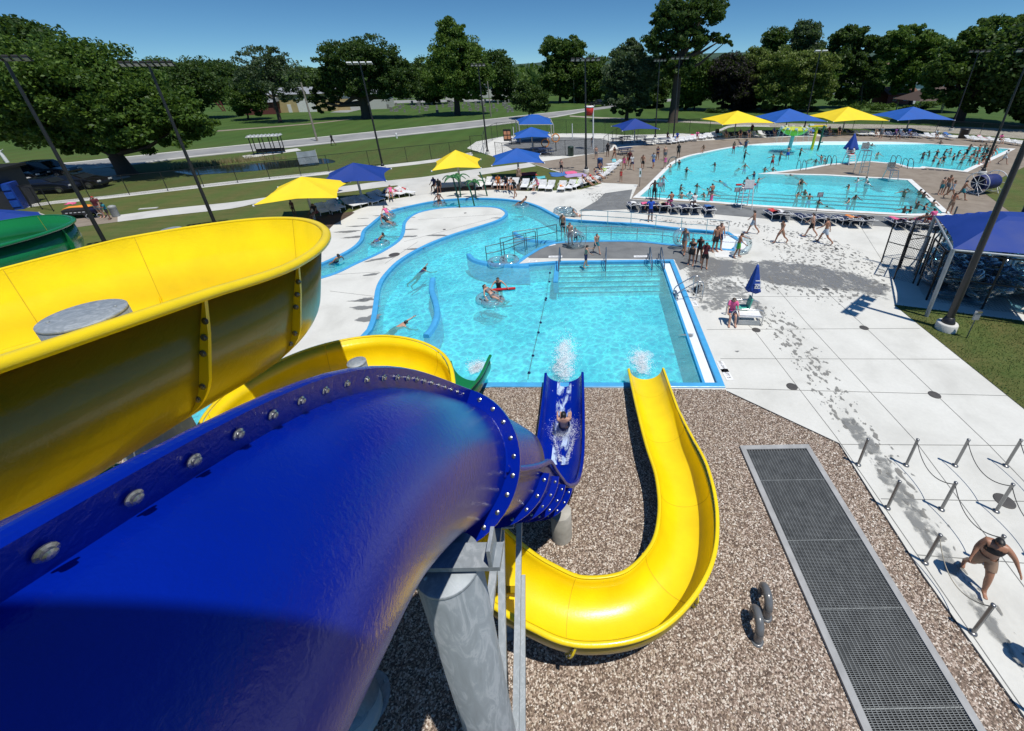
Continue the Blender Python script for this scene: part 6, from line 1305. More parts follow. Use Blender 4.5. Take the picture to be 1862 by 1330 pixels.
# rope floats dividing the plunge pool
for i, (x, y) in enumerate([(1000, 495), (999, 511), (993, 541), (992, 544), (983, 585), (979, 603), (969, 645), (962, 676)]):
    g = W(x, y); o = torus(.028, .032, 14, 8).build('rope_float', mat('navy_float', (.01, .02, .1), .4)); o.location = (g.x, g.y, -.05); o.rotation_euler = (0, PI / 2, 1.5)
    tag(o, ['float beside the step wall, furthest up the line', 'second float below the step wall', 'upper of two touching floats in mid pool', 'lower of two touching floats in mid pool', 'float in the pool middle, fifth down the line', 'sixth float down the line', 'seventh float, left of the blue chute mouth', 'last float, nearest the green slide mouth'][i], 'pool float', 'floats on the dividing line')
m = MB(); m.tube([W(x, y, -.07) for x, y in [(1003, 485), (1000, 495), (993, 541), (983, 585), (969, 645), (960, 690)]], .008, 5); tag(m.build('divider_rope', ROPED), 'thin rope carrying the floats down the plunge pool', 'rope')
# depth and warning tiles set in the deck
def tile(x, y, txt, rz, label, sz=.16, w_=.62):
    g = W(x, y); t = thing('deck_tile', label, 'marker tile', (g.x, g.y, .016), rz, 'painted depth markers'); k = MB(); k.box((0, 0, .004), (w_, .26, .006)); k.build('plate', WHT, t)
    cu = bpy.data.curves.new('x', 'FONT'); cu.body = txt; cu.size = sz; cu.align_x = 'CENTER'; cu.align_y = 'CENTER'; o = bpy.data.objects.new('x', cu); C.objects.link(o); bpy.context.view_layer.update(); dg = bpy.context.evaluated_depsgraph_get()
    me = bpy.data.meshes.new_from_object(o.evaluated_get(dg)); bpy.data.objects.remove(o); mo = bpy.data.objects.new('lettering', me); C.objects.link(mo); mo.parent = t; mo.location = (0, 0, .011); me.materials.clear(); me.materials.append(BLK)
tile(1314, 668, 'NO DIVING', -PI / 2 + .05, 'white no diving tile by the plunge pool corner', .13); tile(1322, 682, '3 FT 5', -PI / 2 + .05, 'white depth tile nearest the plunge pool corner', .17)
tile(1263, 553, '3 FT', -PI / 2, 'white depth tile beside the right ladder', .17, .5); tile(969, 476, '3 FT', 0, 'white depth tile at the left of the grey deck', .17, .5); tile(1165, 467, 'NO DIVING', 0, 'white tile at the front right of the grey deck', .11, .8); tile(1010, 467.5, 'NO DIVING', 0, 'white tile at the front middle of the grey deck', .11, .8); tile(1003, 446, '3 FT', .5, 'white tile at the slanted left edge of the grey deck', .15, .5)
# ------------------------------------------------------------------ people
def mk_skin(name, c):
    m = Mt(name); co = m.pos(); n = m.noise(co, 9, 4); x = m.mix(m.mapr(n, .3, .7, 0, .25), c, tuple(a * b for a, b in zip(c, (.85, .7, .65))))
    p = m.n('ShaderNodeBsdfPrincipled'); m.l(x, p.inputs['Base Color']); p.inputs['Roughness'].default_value = .45; p.inputs['Subsurface Weight'].default_value = .08; p.inputs['Subsurface Radius'].default_value = (.02, .008, .004)
    return m.done(p.outputs[0])
SKIN = {'light': mk_skin('skin_light', (.52, .30, .21)), 'tan': mk_skin('skin_tan', (.38, .19, .115)), 'brown': mk_skin('skin_brown', (.19, .095, .06)), 'dark': mk_skin('skin_dark', (.075, .038, .026))}
HAIR = {'black': mat('hair_black', (.012, .01, .009), .5), 'brown': mat('hair_brown', (.05, .028, .015), .5), 'blond': mat('hair_blond', (.32, .22, .1), .5), 'grey': mat('hair_grey', (.2, .19, .18), .5)}
CL = {n: mat('cloth_' + n, c, .8, 0, .08, 10) for n, c in {'black': (.012, .012, .015), 'navy': (.012, .02, .08), 'blue': (.02, .09, .5), 'red': (.5, .015, .02), 'pink': (.75, .12, .3), 'green': (.12, .6, .08), 'white': (.72, .72, .7), 'maroon': (.1, .012, .018), 'grey': (.18, .19, .2), 'teal': (.02, .2, .25), 'orange': (.75, .2, .03), 'tan': (.33, .22, .15), 'striped': (.35, .42, .5), 'purple': (.15, .04, .22)}.items()}
POSES = {}
def dirv(a, b, s):
    a, b = math.radians(a), math.radians(b); return Vector((math.sin(b) * s, math.sin(a) * math.cos(b), -math.cos(a) * math.cos(b)))
def skeleton(lean=0, th=(0, 0), kn=(0, 0), ab=(4, 4), arm=((0, 8, 5), (0, 8, 5)), nod=0, build='m', twist=0):
    """joint positions with the hips at the origin; thigh and arm angles in degrees, forward is +Y"""
    L_ = math.radians(lean); up = Vector((0, math.sin(L_), math.cos(L_))); J = {}; F = {'m': 1, 'f': .93, 'heavy': 1.0, 'child': .88}[build]
    J['pelvis'] = Vector((0, 0, 0)); J['waist'] = up * .15; J['chest'] = up * .36; J['neck'] = up * .51
    hd = Vector((0, math.sin(L_ + math.radians(nod)), math.cos(L_ + math.radians(nod)))); fw = Vector((0, hd.z, -hd.y))
    J['skull'] = J['neck'] + hd * .105 + fw * .015; J['crown'] = J['neck'] + hd * .185 + fw * .008; J['nose'] = J['skull'] + fw * .098 - hd * .012; J['chin'] = J['skull'] + fw * .05 - hd * .075
    for s, sd in ((0, -1), (1, 1)):
        k = 'LR'[s]; hip = Vector((sd * .085, 0, -.04)); kv = dirv(th[s], ab[s], sd); knee = hip + kv * .42
        sv = dirv(th[s] - kn[s], ab[s] * .5, sd); ank = knee + sv * .41
        fo = Vector((0, math.cos(math.radians(min(th[s] - kn[s], 40))), math.sin(math.radians(max(min(th[s] - kn[s], 80), -50)))))
        if th[s] - kn[s] > 60: fo = Vector((0, .35, .95))
        J['hip' + k] = hip; J['knee' + k] = knee; J['ankle' + k] = ank; J['toe' + k] = ank + fo.normalized() * .18 + Vector((sd * .015, 0, -.035))
        sh = J['neck'] + Vector((sd * .165 * F, 0, 0)) - up * .055; a, b, e = arm[s]
        av = dirv(a + lean * .0, b, sd); el = sh + av * .28; ev = dirv(a + e, b * .6, sd); wr = el + ev * .245
        J['sho' + k] = sh; J['elb' + k] = el; J['wri' + k] = wr; J['palm' + k] = wr + ev * .07
        side = ev.cross(Vector((sd, 0, 0.15))).normalized(); inn = Vector((-sd, 0, 0)); 
        for i in range(4):
            b0 = wr + ev * .085 + side * (.026 - .0175 * i); ln = (.07, .08, .074, .058)[i]
            J['f%d%sa' % (i, k)] = b0 + ev * ln * .5 + inn * .008; J['f%d%sb' % (i, k)] = b0 + ev * ln * .92 + inn * .03
        J['t' + k + 'a'] = wr + ev * .035 + side * .042; J['t' + k + 'b'] = wr + ev * .075 + side * .06 + inn * .02
    return J
def bodymesh(key, build, **kw):
    if (key, build) in POSES: return POSES[(key, build)]
    J = skeleton(build=build, **kw); g = {'m': 1.0, 'f': .93, 'heavy': 1.38, 'child': .85}[build]; h = {'m': 1, 'f': 1.08, 'heavy': 1.3, 'child': .9}[build]
    bu = {'m': 1, 'f': .84, 'heavy': 1.35, 'child': .85}[build]; arm_g = {'m': 1, 'f': .85, 'heavy': 1.5, 'child': .85}[build]
    R = {'pelvis': (.145 * h, .105 * h), 'waist': (.128 * bu, .095 * g), 'chest': (.168 * g, .118 * g), 'neck': (.066, .064), 'skull': (.1, .112), 'crown': (.088, .096), 'nose': (.014, .013), 'chin': (.052, .046), 'belly': (.15 * h, .11 * g * (1.15 if build == 'heavy' else 1)), 'ribs': (.145 * g, .108 * g), 'bust': (.165 * g, .105 * g)}
    for k in 'LR':
        R.update({'hip' + k: (.092 * h, .092 * h), 'knee' + k: (.056 * arm_g ** .5, .058 * arm_g ** .5), 'ankle' + k: (.036, .04), 'toe' + k: (.05, .026), 'sho' + k: (.055 * arm_g, .052 * arm_g), 'elb' + k: (.038 * arm_g, .038 * arm_g), 'wri' + k: (.026, .024), 'palm' + k: (.036, .018)})
        for i in range(4): R['f%d%sa' % (i, k)] = (.0095, .009); R['f%d%sb' % (i, k)] = (.007, .007)
        R['t' + k + 'a'] = (.012, .011); R['t' + k + 'b'] = (.009, .008)
    # extra joints give thighs, calves and upper arms their taper
    J['belly'] = J['pelvis'].lerp(J['waist'], .5); J['ribs'] = J['waist'].lerp(J['chest'], .5); J['bust'] = J['chest'].lerp(J['neck'], .35)
    B = [('pelvis', 'belly'), ('belly', 'waist'), ('waist', 'ribs'), ('ribs', 'chest'), ('chest', 'bust'), ('bust', 'neck'), ('neck', 'skull'), ('skull', 'crown'), ('skull', 'nose'), ('skull', 'chin')]
    for k in 'LR':
        J['thi' + k] = J['hip' + k].lerp(J['knee' + k], .35); R['thi' + k] = (.086 * h, .088 * h)
        J['clf' + k] = J['knee' + k].lerp(J['ankle' + k], .3) - Vector((0, .012, 0)); R['clf' + k] = (.056 * arm_g ** .5, .06 * arm_g ** .5)
        J['uar' + k] = J['sho' + k].lerp(J['elb' + k], .4); R['uar' + k] = (.05 * arm_g, .05 * arm_g); J['heel' + k] = J['ankle' + k] + (J['ankle' + k] - J['toe' + k]).normalized() * .045 + Vector((0, 0, -.04)); R['heel' + k] = (.034, .026)
        B += [('ankle' + k, 'heel' + k), ('pelvis', 'hip' + k), ('hip' + k, 'thi' + k), ('thi' + k, 'knee' + k), ('knee' + k, 'clf' + k), ('clf' + k, 'ankle' + k), ('ankle' + k, 'toe' + k), ('bust', 'sho' + k), ('sho' + k, 'uar' + k), ('uar' + k, 'elb' + k), ('elb' + k, 'wri' + k), ('wri' + k, 'palm' + k), ('wri' + k, 't' + k + 'a'), ('t' + k + 'a', 't' + k + 'b')]
        for i in range(4): B += [('palm' + k, 'f%d%sa' % (i, k)), ('f%d%sa' % (i, k), 'f%d%sb' % (i, k))]
    names = list(J); ix = {n: i for i, n in enumerate(names)}
    me = bpy.data.meshes.new('sk'); me.from_pydata([tuple(J[n]) for n in names], [(ix[a], ix[b]) for a, b in B], []); o = bpy.data.objects.new('sk', me); C.objects.link(o)
    md = o.modifiers.new('s', 'SKIN'); md.use_smooth_shade = True; md.branch_smoothing = .35
    for i, n in enumerate(names): me.skin_vertices[0].data[i].radius = R[n]; me.skin_vertices[0].data[i].use_root = (n == 'pelvis')
    md2 = o.modifiers.new('u', 'SUBSURF'); md2.levels = 2
    dg = bpy.context.evaluated_depsgraph_get(); dg.update(); r = bpy.data.meshes.new_from_object(o.evaluated_get(dg)); bpy.data.objects.remove(o)
    r.name = 'person'; r.materials.clear(); r.materials.append(SKIN['tan'])
    for p_ in r.polygons: p_.use_smooth = True
    V = np.array([v.co[:] for v in r.vertices]); N = np.array([v.normal[:] for v in r.vertices])
    best = np.full(len(V), 9.0); bone = np.zeros(len(V), int); tt = np.zeros(len(V))
    for bi, (a, b) in enumerate(B):
        A, Bv = np.array(J[a]), np.array(J[b]); ab = Bv - A; t_ = np.clip(((V - A) @ ab) / (ab @ ab), 0, 1); d = np.linalg.norm(V - (A + t_[:, None] * ab), axis=1); rr = (max(R[a]) * (1 - t_) + max(R[b]) * t_); q = d / rr
        w_ = q < best; best[w_] = q[w_]; bone[w_] = bi; tt[w_] = t_[w_]
    bn = [B[i][0] + '>' + B[i][1] for i in bone]
    POSES[(key, build)] = dict(me=r, J=J, V=V, N=N, bn=bn, t=tt, F=[tuple(p_.vertices) for p_ in r.polygons], low=float(V[:, 2].min())); return POSES[(key, build)]
def region(kind, b, t, v, J):
    up = (J['neck'] - J['pelvis']).normalized(); zc = Vector(v).dot(up); leg = b.startswith('thi'); hp = b.startswith('hip'); hipb = b.startswith('pelvis>hip'); torso = b in ('pelvis>belly', 'belly>waist', 'waist>ribs', 'ribs>chest', 'chest>bust', 'bust>neck'); sho = b.startswith('bust>sho'); ua = b.startswith('sho') and abs(v[0]) < .2; arm = b.startswith('sho') or b.startswith('uar')
    if kind == 'trunks': return hipb or hp or (leg and t < .5) or (torso and zc < .07)
    if kind == 'briefs': return hipb or (hp and t < .5) or (torso and zc < .05)
    if kind == 'onepiece': return hipb or (hp and t < .4) or ((torso or sho) and zc < .43) or (ua and zc < .42)
    if kind == 'top': return (torso or sho or ua) and .24 < zc < .42
    if kind == 'shirt': return ((torso or sho) and .0 < zc < .5) or (arm and (b.startswith('sho') or t < .35))
    if kind == 'skirt': return hipb or hp or (leg and t < .35) or (torso and zc < .1)
    return False
CLM = {}
def clothmesh(key, build, kind):
    q = (key, build, kind)
    if q in CLM: return CLM[q]
    P = POSES[(key, build)]; J = P['J']
    if kind in ('hair', 'hair_long', 'cap'):
        hd = (J['crown'] - J['neck']).normalized(); fw = (J['nose'] - J['skull']).normalized(); sk = np.array(J['skull']); rel = P['V'] - sk; z = rel @ np.array(hd); y = rel @ np.array(fw)
        isb = np.array([b in ('skull>crown', 'neck>skull', 'skull>nose', 'skull>chin') for b in P['bn']]); sel = isb & ((z > .04) | (y < .02) & (z > -.02) | (y < -.02) & (z > -.07))
        if kind == 'cap': sel = isb & (z > .03)
        off = .02
    else:
        sel = np.array([region(kind, b, t, v, J) for b, t, v in zip(P['bn'], P['t'], P['V'])]); off = {'shirt': .018, 'skirt': .03}.get(kind, .009 if kind != 'trunks' else .016)
    faces = [f for f in P['F'] if sum(sel[i] for i in f) * 2 > len(f)]; used_ = sorted({i for f in faces for i in f}); mp = {i: j for j, i in enumerate(used_)}
    vs = [tuple(P['V'][i] + P['N'][i] * off) for i in used_]; fs = [tuple(mp[i] for i in f) for f in faces]
    if kind == 'hair_long':
        base = J['skull'] - (J['nose'] - J['skull']).normalized() * .07; up = (J['crown'] - J['neck']).normalized(); m = MB(); m.tube([base + up * .03, base - up * .08 - Vector((0, .03, 0)) * 0, base - up * .2 - (J['nose'] - J['skull']).normalized() * .05], [.06, .062, .03], 8); b0 = len(vs); vs += m.v; fs += [tuple(b0 + i for i in f) for f in m.f]
    me = bpy.data.meshes.new(kind); me.from_pydata(vs, [], fs); me.materials.append(CL['black'])
    for p_ in me.polygons: p_.use_smooth = True
    CLM[q] = me; return me
PZ = {
 'stand': dict(th=(2, -3), kn=(2, 2), arm=((6, 8, 12), (-4, 10, 8))), 'hips': dict(th=(0, 4), kn=(2, 6), arm=((-25, 38, 70), (-20, 38, 70))), 'walk': dict(lean=3, th=(26, -20), kn=(10, 22), arm=((-22, 9, 14), (24, 9, 22))),
 'walk2': dict(lean=4, th=(-24, 30), kn=(28, 14), arm=((30, 10, 25), (-25, 10, 15))), 'phone': dict(lean=2, th=(3, -2), kn=(2, 2), arm=((25, 8, 85), (20, 10, 80)), nod=18), 'reach': dict(lean=6, th=(12, -10), kn=(12, 10), arm=((62, 20, 12), (20, 14, 40)), nod=12),
 'sit': dict(lean=8, th=(86, 82), kn=(80, 76), arm=((24, 10, 30), (26, 12, 40)), nod=12), 'sitfloor': dict(lean=12, th=(98, 84), kn=(60, 40), arm=((30, 16, 40), (20, 18, 30)), nod=10), 'lounge': dict(lean=-48, th=(72, 80), kn=(14, 30), arm=((30, 34, 30), (24, 38, 30)), nod=30),
 'lie': dict(lean=-82, th=(88, 90), kn=(4, 16), arm=((70, 20, 20), (80, 26, 20)), nod=12), 'wade': dict(lean=4, th=(8, -6), kn=(8, 10), arm=((38, 42, 30), (30, 38, 40)), nod=6), 'splashy': dict(lean=10, th=(6, -6), kn=(8, 10), arm=((110, 40, 20), (50, 50, 30)), nod=-4),
 'swim': dict(lean=76, th=(-66, -54), kn=(14, 24), arm=((96, 22, 6), (52, 44, 30)), nod=-52), 'ride': dict(lean=-14, th=(76, 74), kn=(8, 8), arm=((38, 6, 50), (38, 6, 50)), nod=26), 'gait': dict(lean=5, th=(30, -12), kn=(18, 26), arm=((10, 44, 18), (6, 18, 22)), nod=14)}
pcount = {}
def person(x, y, pose, face, build, skin, hair, wear, label, s=1.0, z=None, imm=None, group=None, hk='hair', loc=None, tilt=0):
    """wear: list of (garment, colour); imm: depth below the water line at the pixel; z: height of the lowest point"""
    P = bodymesh(pose, build, **PZ[pose]); o = bpy.data.objects.new('person', P['me']); C.objects.link(o)
    g = Vector(loc) if loc else W(x, y, -.05 if imm is not None else (z or 0.02))
    if imm is not None: zz = -.05 - imm - P['low'] * s if pose != 'swim' else -.2
    else: zz = (z if z is not None else .02) - P['low'] * s
    if loc: zz = loc[2] - P['low'] * s
    o.location = (g.x, g.y, zz); o.rotation_euler = (0, 0, math.radians(face)); o.scale = (s, s, s)
    o.material_slots[0].link = 'OBJECT'; o.material_slots[0].material = SKIN[skin]; tag(o, label, 'person', group)
    for kind, colr in [(hk, None)] + list(wear):
        c = bpy.data.objects.new({'trunks': 'swim_trunks', 'briefs': 'swim_briefs', 'onepiece': 'swimsuit', 'top': 'swim_top', 'hair_long': 'hair'}.get(kind, kind), clothmesh(pose, build, kind)); C.objects.link(c); c.parent = o
        c.material_slots[0].link = 'OBJECT'; c.material_slots[0].material = HAIR.get(hair, None) or CL.get(hair) if colr is None else CL[colr]
    if s * 1 and (g - CAMP).length < 34: 
        J = P['J']; fw = (J['nose'] - J['skull']).normalized(); hd = (J['crown'] - J['neck']).normalized(); sd = fw.cross(hd)
        for q in (-1, 1):
            m = MB(); m.lathe([(.001, -.008), (.006, -.005), (.008, 0), (.006, .005), (.001, .008)], J['skull'] + fw * .086 + sd * q * .032 + hd * .012, 8); e_ = m.build('eye', mat('eye_dark', (.02, .015, .012), .2), o)
        m = MB(); m.tube([J['skull'] + fw * .086 - hd * .05 - sd * .022, J['skull'] + fw * .092 - hd * .052, J['skull'] + fw * .086 - hd * .05 + sd * .022], [.004, .007, .004], 6); m.build('mouth', mat('lips', (.3, .09, .08), .5), o)
    return o
T_ = lambda c: [('trunks', c)]
O_ = lambda c: [('onepiece', c)]
BK = lambda c: [('briefs', c), ('top', c)]
# on the decks round the plunge pool
gA = 'people walking on the pale deck'
person(1182, 402.5, 'hips', 185, 'm', 'brown', 'black', [('shirt', 'blue'), ('trunks', 'navy')], 'person in a bright blue T-shirt and navy shorts by the channel rail', 1.02)
person(1367, 425.5, 'walk', 60, 'm', 'tan', 'black', T_('striped'), 'shirtless person in pale patterned trunks walking at the end of the rail', 1.0)
person(1418, 442, 'walk2', 110, 'f', 'tan', 'black', BK('tan'), 'person in a pale bikini striding on wet deck, hands raised', .95)
person(1472, 431.5, 'walk', 60, 'm', 'light', 'black', T_('black'), 'shirtless person in black shorts walking right, left one of two', 1.0)
person(1497, 442.5, 'walk2', 50, 'm', 'tan', 'black', T_('striped'), 'broad shirtless person in grey-blue trunks, right one of two', 1.06)
person(1243, 461, 'walk', 150, 'f', 'tan', 'brown', O_('grey'), 'person in a white visor and dark swimsuit carrying a clear tube', 1.0)
person(1256, 482, 'stand', 150, 'f', 'tan', 'black', [('skirt', 'black'), ('top', 'black')], 'long-haired person in a short black skirt, leftmost of the front group', .97, hk='hair_long')
person(1270, 477, 'phone', 165, 'f', 'brown', 'black', O_('black'), 'person in a black swimsuit behind the maroon shirt', .97)
person(1280, 488, 'phone', 170, 'f', 'tan', 'black', [('shirt', 'maroon'), ('trunks', 'black')], 'person in a maroon shirt looking down at their hands', .95)
person(1299, 458, 'stand', 200, 'm', 'tan', 'black', T_('black'), 'shirtless person in black trunks facing the channel, in front of a taller one', 1.0)
person(1306, 455, 'stand', 190, 'm', 'light', 'black', T_('navy'), 'taller shirtless person half hidden at the beach channel', 1.06)
person(1340, 469, 'reach', 250, 'm', 'tan', 'brown', T_('green'), 'child in bright green shorts holding an upright clear tube', .94)
person(1065.5, 487, 'reach', 285, 'm', 'light', 'black', T_('navy'), 'child in navy trunks standing on the top pool step, back turned', .82)
person(1085, 461, 'walk', 200, 'm', 'light', 'black', T_('teal'), 'child in teal striped shorts walking on the grey deck', .8)
person(1037, 448, 'stand', 170, 'm', 'light', 'black', T_('navy'), 'person holding stacked clear tubes upright on the grey deck', .95)
person(1047, 438, 'wade', 160, 'child', 'light', 'brown', T_('navy'), 'small child behind the tube stack at the channel edge', .75, imm=.3)
person(1023.5, 421, 'stand', 160, 'm', 'tan', 'white', T_('black'), 'white-capped shirtless person standing in the channel', 1.0, imm=.35, hk='cap')
person(937, 359.5, 'walk', 150, 'f', 'tan', 'black', [('onepiece', 'black'), ('shirt', 'black')], 'lifeguard in black with a red hip pack walking on the river bank', .97)
person(1021, 315, 'stand', 180, 'm', 'light', 'brown', T_('black'), 'slim child in black trunks standing on the lawn blanket', .88)
gB = 'people walking on the tan deck'
for x, y, p_, f, b, sk, h_, w_, l, s in [(1084, 289.5, 'stand', 190, 'm', 'light', 'black', T_('grey'), 'slim child in grey trunks at the splash pad fence corner', .9), (1105, 285, 'stand', 170, 'm', 'brown', 'black', [('shirt', 'black'), ('trunks', 'black')], 'person all in black at the fence end', 1.0), (1117, 290.5, 'walk', 200, 'f', 'tan', 'brown', BK('black'), 'person in a dark bikini left of the picnic table', .95), (1134.6, 309, 'walk2', 170, 'f', 'tan', 'brown', O_('pink'), 'person in a pink patterned suit leading the walkers', .95), (1129, 331, 'stand', 180, 'child', 'tan', 'brown', O_('red'), 'small child in a red suit at the tan deck corner', .72), (1149, 309, 'walk', 185, 'f', 'light', 'black', [('shirt', 'white'), ('trunks', 'navy')], 'person in a white top and navy skirt among the walkers', .97), (1145, 302, 'stand', 170, 'm', 'tan', 'black', [('shirt', 'maroon'), ('trunks', 'black')], 'person in dark red half behind the white top', 1.0), (1168.5, 308, 'walk2', 175, 'm', 'tan', 'black', T_('black'), 'shirtless person in long black shorts, middle of the walkers', 1.0), (1187.5, 305.5, 'walk', 140, 'm', 'tan', 'black', [('shirt', 'striped'), ('trunks', 'blue')], 'person in a light blue shirt with a bag, right of the walkers', 1.02), (1195.5, 291, 'stand', 190, 'f', 'tan', 'black', BK('navy'), 'person behind the light blue shirt', .97), (1209, 292, 'stand', 10, 'heavy', 'light', 'blond', T_('grey'), 'broad person in grey shorts with their back turned', 1.0), (1233, 287.5, 'stand', 0, 'm', 'brown', 'black', [('shirt', 'black'), ('trunks', 'black')], 'person in a black T-shirt facing the far pool', 1.0), (1141, 298, 'walk', 120, 'child', 'tan', 'brown', T_('red'), 'child stooping beside the picnic table', .75),
    (1708, 354.5, 'stand', 190, 'm', 'light', 'black', T_('teal'), 'slim child in teal trunks, leftmost of four at the cover reel', .9), (1718, 354, 'stand', 170, 'm', 'tan', 'black', T_('grey'), 'tall shirtless teenager second from left at the cover reel', 1.0), (1725, 362, 'walk', 190, 'f', 'tan', 'brown', O_('striped'), 'person in a striped suit at the front of the reel group', .95), (1745, 363, 'walk2', 230, 'm', 'tan', 'black', T_('teal'), 'shirtless person in teal trunks bending beside the reel', 1.0), (1724, 389, 'phone', 170, 'm', 'tan', 'brown', T_('tan'), 'person with folded arms behind the corner of the big canopy', .98), (1823, 299, 'walk', 200, 'f', 'light', 'black', [('shirt', 'white'), ('skirt', 'white')], 'person in a white cover-up at the far pool corner', .95), (1600, 253, 'stand', 170, 'heavy', 'light', 'blond', [('shirt', 'grey'), ('trunks', 'grey')], 'person in a grey shirt and pale hat left of the far-right shade', 1.0), (1625, 254, 'walk', 200, 'm', 'tan', 'black', [('shirt', 'purple'), ('trunks', 'navy')], 'left one of two people under the far-right blue shade', 1.0), (1633, 253, 'walk2', 200, 'm', 'tan', 'black', [('shirt', 'striped'), ('trunks', 'navy')], 'right one of two people under the far-right blue shade', 1.0), (1077, 267.5, 'stand', 180, 'm', 'brown', 'black', T_('grey'), 'child standing on the wet splash pad', .85), (1366, 246, 'stand', 180, 'm', 'brown', 'black', [('shirt', 'maroon'), ('trunks', 'black')], 'dark figure among the white loungers near the far-left yellow shade', 1.0), (1189, 363, 'hips', 185, 'm', 'dark', 'black', T_('black'), 'dark-skinned person standing on the lap pool edge by the ladder', 1.0), (1205, 349, 'hips', 200, 'f', 'tan', 'brown', O_('striped'), 'person beside the sign, hands at the hips', .9)]:
    person(x, y, p_, f, b, sk, h_, w_, l, s)
# far left lawn
person(606.5, 265, 'walk', 70, 'm', 'dark', 'black', [('shirt', 'black'), ('trunks', 'black')], 'person in black walking along the road kerb', 1.0)
person(188, 396, 'stand', 190, 'heavy', 'light', 'red', [('shirt', 'maroon'), ('trunks', 'grey')], 'person in a maroon shirt and red cap beside the loaded wagon', 1.05, hk='cap')
person(201, 399, 'phone', 150, 'm', 'brown', 'black', [('shirt', 'teal'), ('trunks', 'black')], 'person in a teal shirt before the maroon shirt', .85)
person(537, 394, 'stand', 180, 'child', 'brown', 'black', BK('maroon'), 'brown-skinned child in the shade left of the yellow shade post', .8)
person(578, 396, 'sitfloor', 170, 'm', 'brown', 'black', [('shirt', 'black'), ('trunks', 'maroon')], 'person sitting in the shade beside the nearest yellow shade post', 1.0, z=.3)
person(622, 347, 'sit', 150, 'f', 'light', 'blond', [('shirt', 'pink'), ('trunks', 'pink')], 'person in bright pink sitting on the lawn path', .95, z=.02)
person(712, 358, 'lounge', 200, 'f', 'tan', 'brown', O_('pink'), 'sunbather in pink right of the dark blue shade', .95, z=.3)
# on loungers round the lawn
for x, y, p_, f, b, sk, h_, w_, l in [(800, 349, 'sit', 190, 'm', 'brown', 'black', [('shirt', 'black'), ('trunks', 'black')], 'person in black seated in the shade beside the green sprays'), (792, 346, 'sit', 170, 'm', 'dark', 'black', [('shirt', 'navy'), ('trunks', 'black')], 'shaded person at the left end of the shaded gravel bed'), (907, 342, 'sit', 190, 'f', 'tan', 'brown', [('shirt', 'orange'), ('trunks', 'black')], 'person in rust orange under the crowded blue shade'), (921, 343, 'sit', 180, 'm', 'tan', 'black', [('shirt', 'black'), ('trunks', 'navy')], 'person in black under the middle of the crowded blue shade'), (945, 334, 'stand', 185, 'f', 'light', 'white', [('shirt', 'tan'), ('skirt', 'tan')], 'person in a white hat standing behind the blue shade post'), (978, 346, 'sit', 130, 'f', 'light', 'brown', O_('pink'), 'person in pink seated at the lawn edge loungers'), (930, 344, 'lounge', 190, 'm', 'tan', 'black', T_('striped'), 'person lounging in stripes under the crowded blue shade'), (1066, 337, 'lounge', 240, 'f', 'tan', 'brown', BK('black'), 'sunbather just right of the lamp pole foot'), (1078, 333, 'lounge', 240, 'f', 'light', 'blond', BK('red'), 'blond sunbather in red in the diagonal row'), (1090, 316, 'sit', 220, 'm', 'tan', 'black', T_('black'), 'shirtless person seated in the diagonal row'), (1087, 325, 'lounge', 235, 'f', 'tan', 'black', BK('navy'), 'sunbather in navy in the diagonal row')]:
    person(x, y, p_, f, b, sk, h_, w_, l, .97, z=.3 if p_ != 'stand' else .02, hk='cap' if h_ == 'white' else 'hair')
for x, y, l, w_ in [(1262, 380, 'person sitting up on the seventh navy lounger, back to us', [('shirt', 'white')]), (1220, 377, 'person bent over the fifth navy lounger', T_('pink')), (1668, 409, 'sunbather with bare legs under the canopy corner', T_('pink')), (1692, 412, 'person in red and white stripes by the corral gate', [('shirt', 'pink'), ('trunks', 'red')]), (1706, 414, 'reclining sunbather at the right of the grey strip', BK('tan')), (1294, 361, 'person leaning over the lap pool edge by the loungers', T_('grey'))]:
    person(x, y, 'lounge' if 'reclin' in l or 'sunb' in l else 'sit', 10, 'm', 'tan', 'black', w_, l, .97, z=.32)
for i, (x, y, w_) in enumerate([(1231, 256, 'blue'), (1267, 254, 'pink'), (1318, 251, 'black'), (1345, 250, 'black'), (1360, 249.5, 'navy'), (1405, 247, 'navy'), (1438, 246, 'navy'), (1470, 245, 'white'), (1505, 245, 'maroon'), (1524, 245, 'black'), (1590, 249, 'tan'), (1650, 249, 'blue'), (1700, 252, 'white'), (1815, 261, 'pink'), (1213, 255, 'black')]):
    person(x, y, 'sit', 180 + 15 * (i % 3 - 1), 'fm'[i % 2], ['tan', 'light', 'brown'][i % 3], 'black', [('shirt', w_), ('trunks', 'black')], 'person in %s seated %s' % (w_, ['at the left end of the far loungers', 'beside the bright pink cushion', 'left of the far-left yellow shade', 'left under the far-left yellow shade', 'right under the far-left yellow shade', 'left under the far blue shade', 'right under the far blue shade', 'behind the yellow spout', 'left under the middle yellow shade', 'right under the middle yellow shade', 'on white loungers right of the middle yellow shade', 'under the far-right blue shade', 'right of the far-right blue shade', 'at the sunny right end of the far deck', 'at the picnic tables by the far fence'][i]), .97, z=.32)
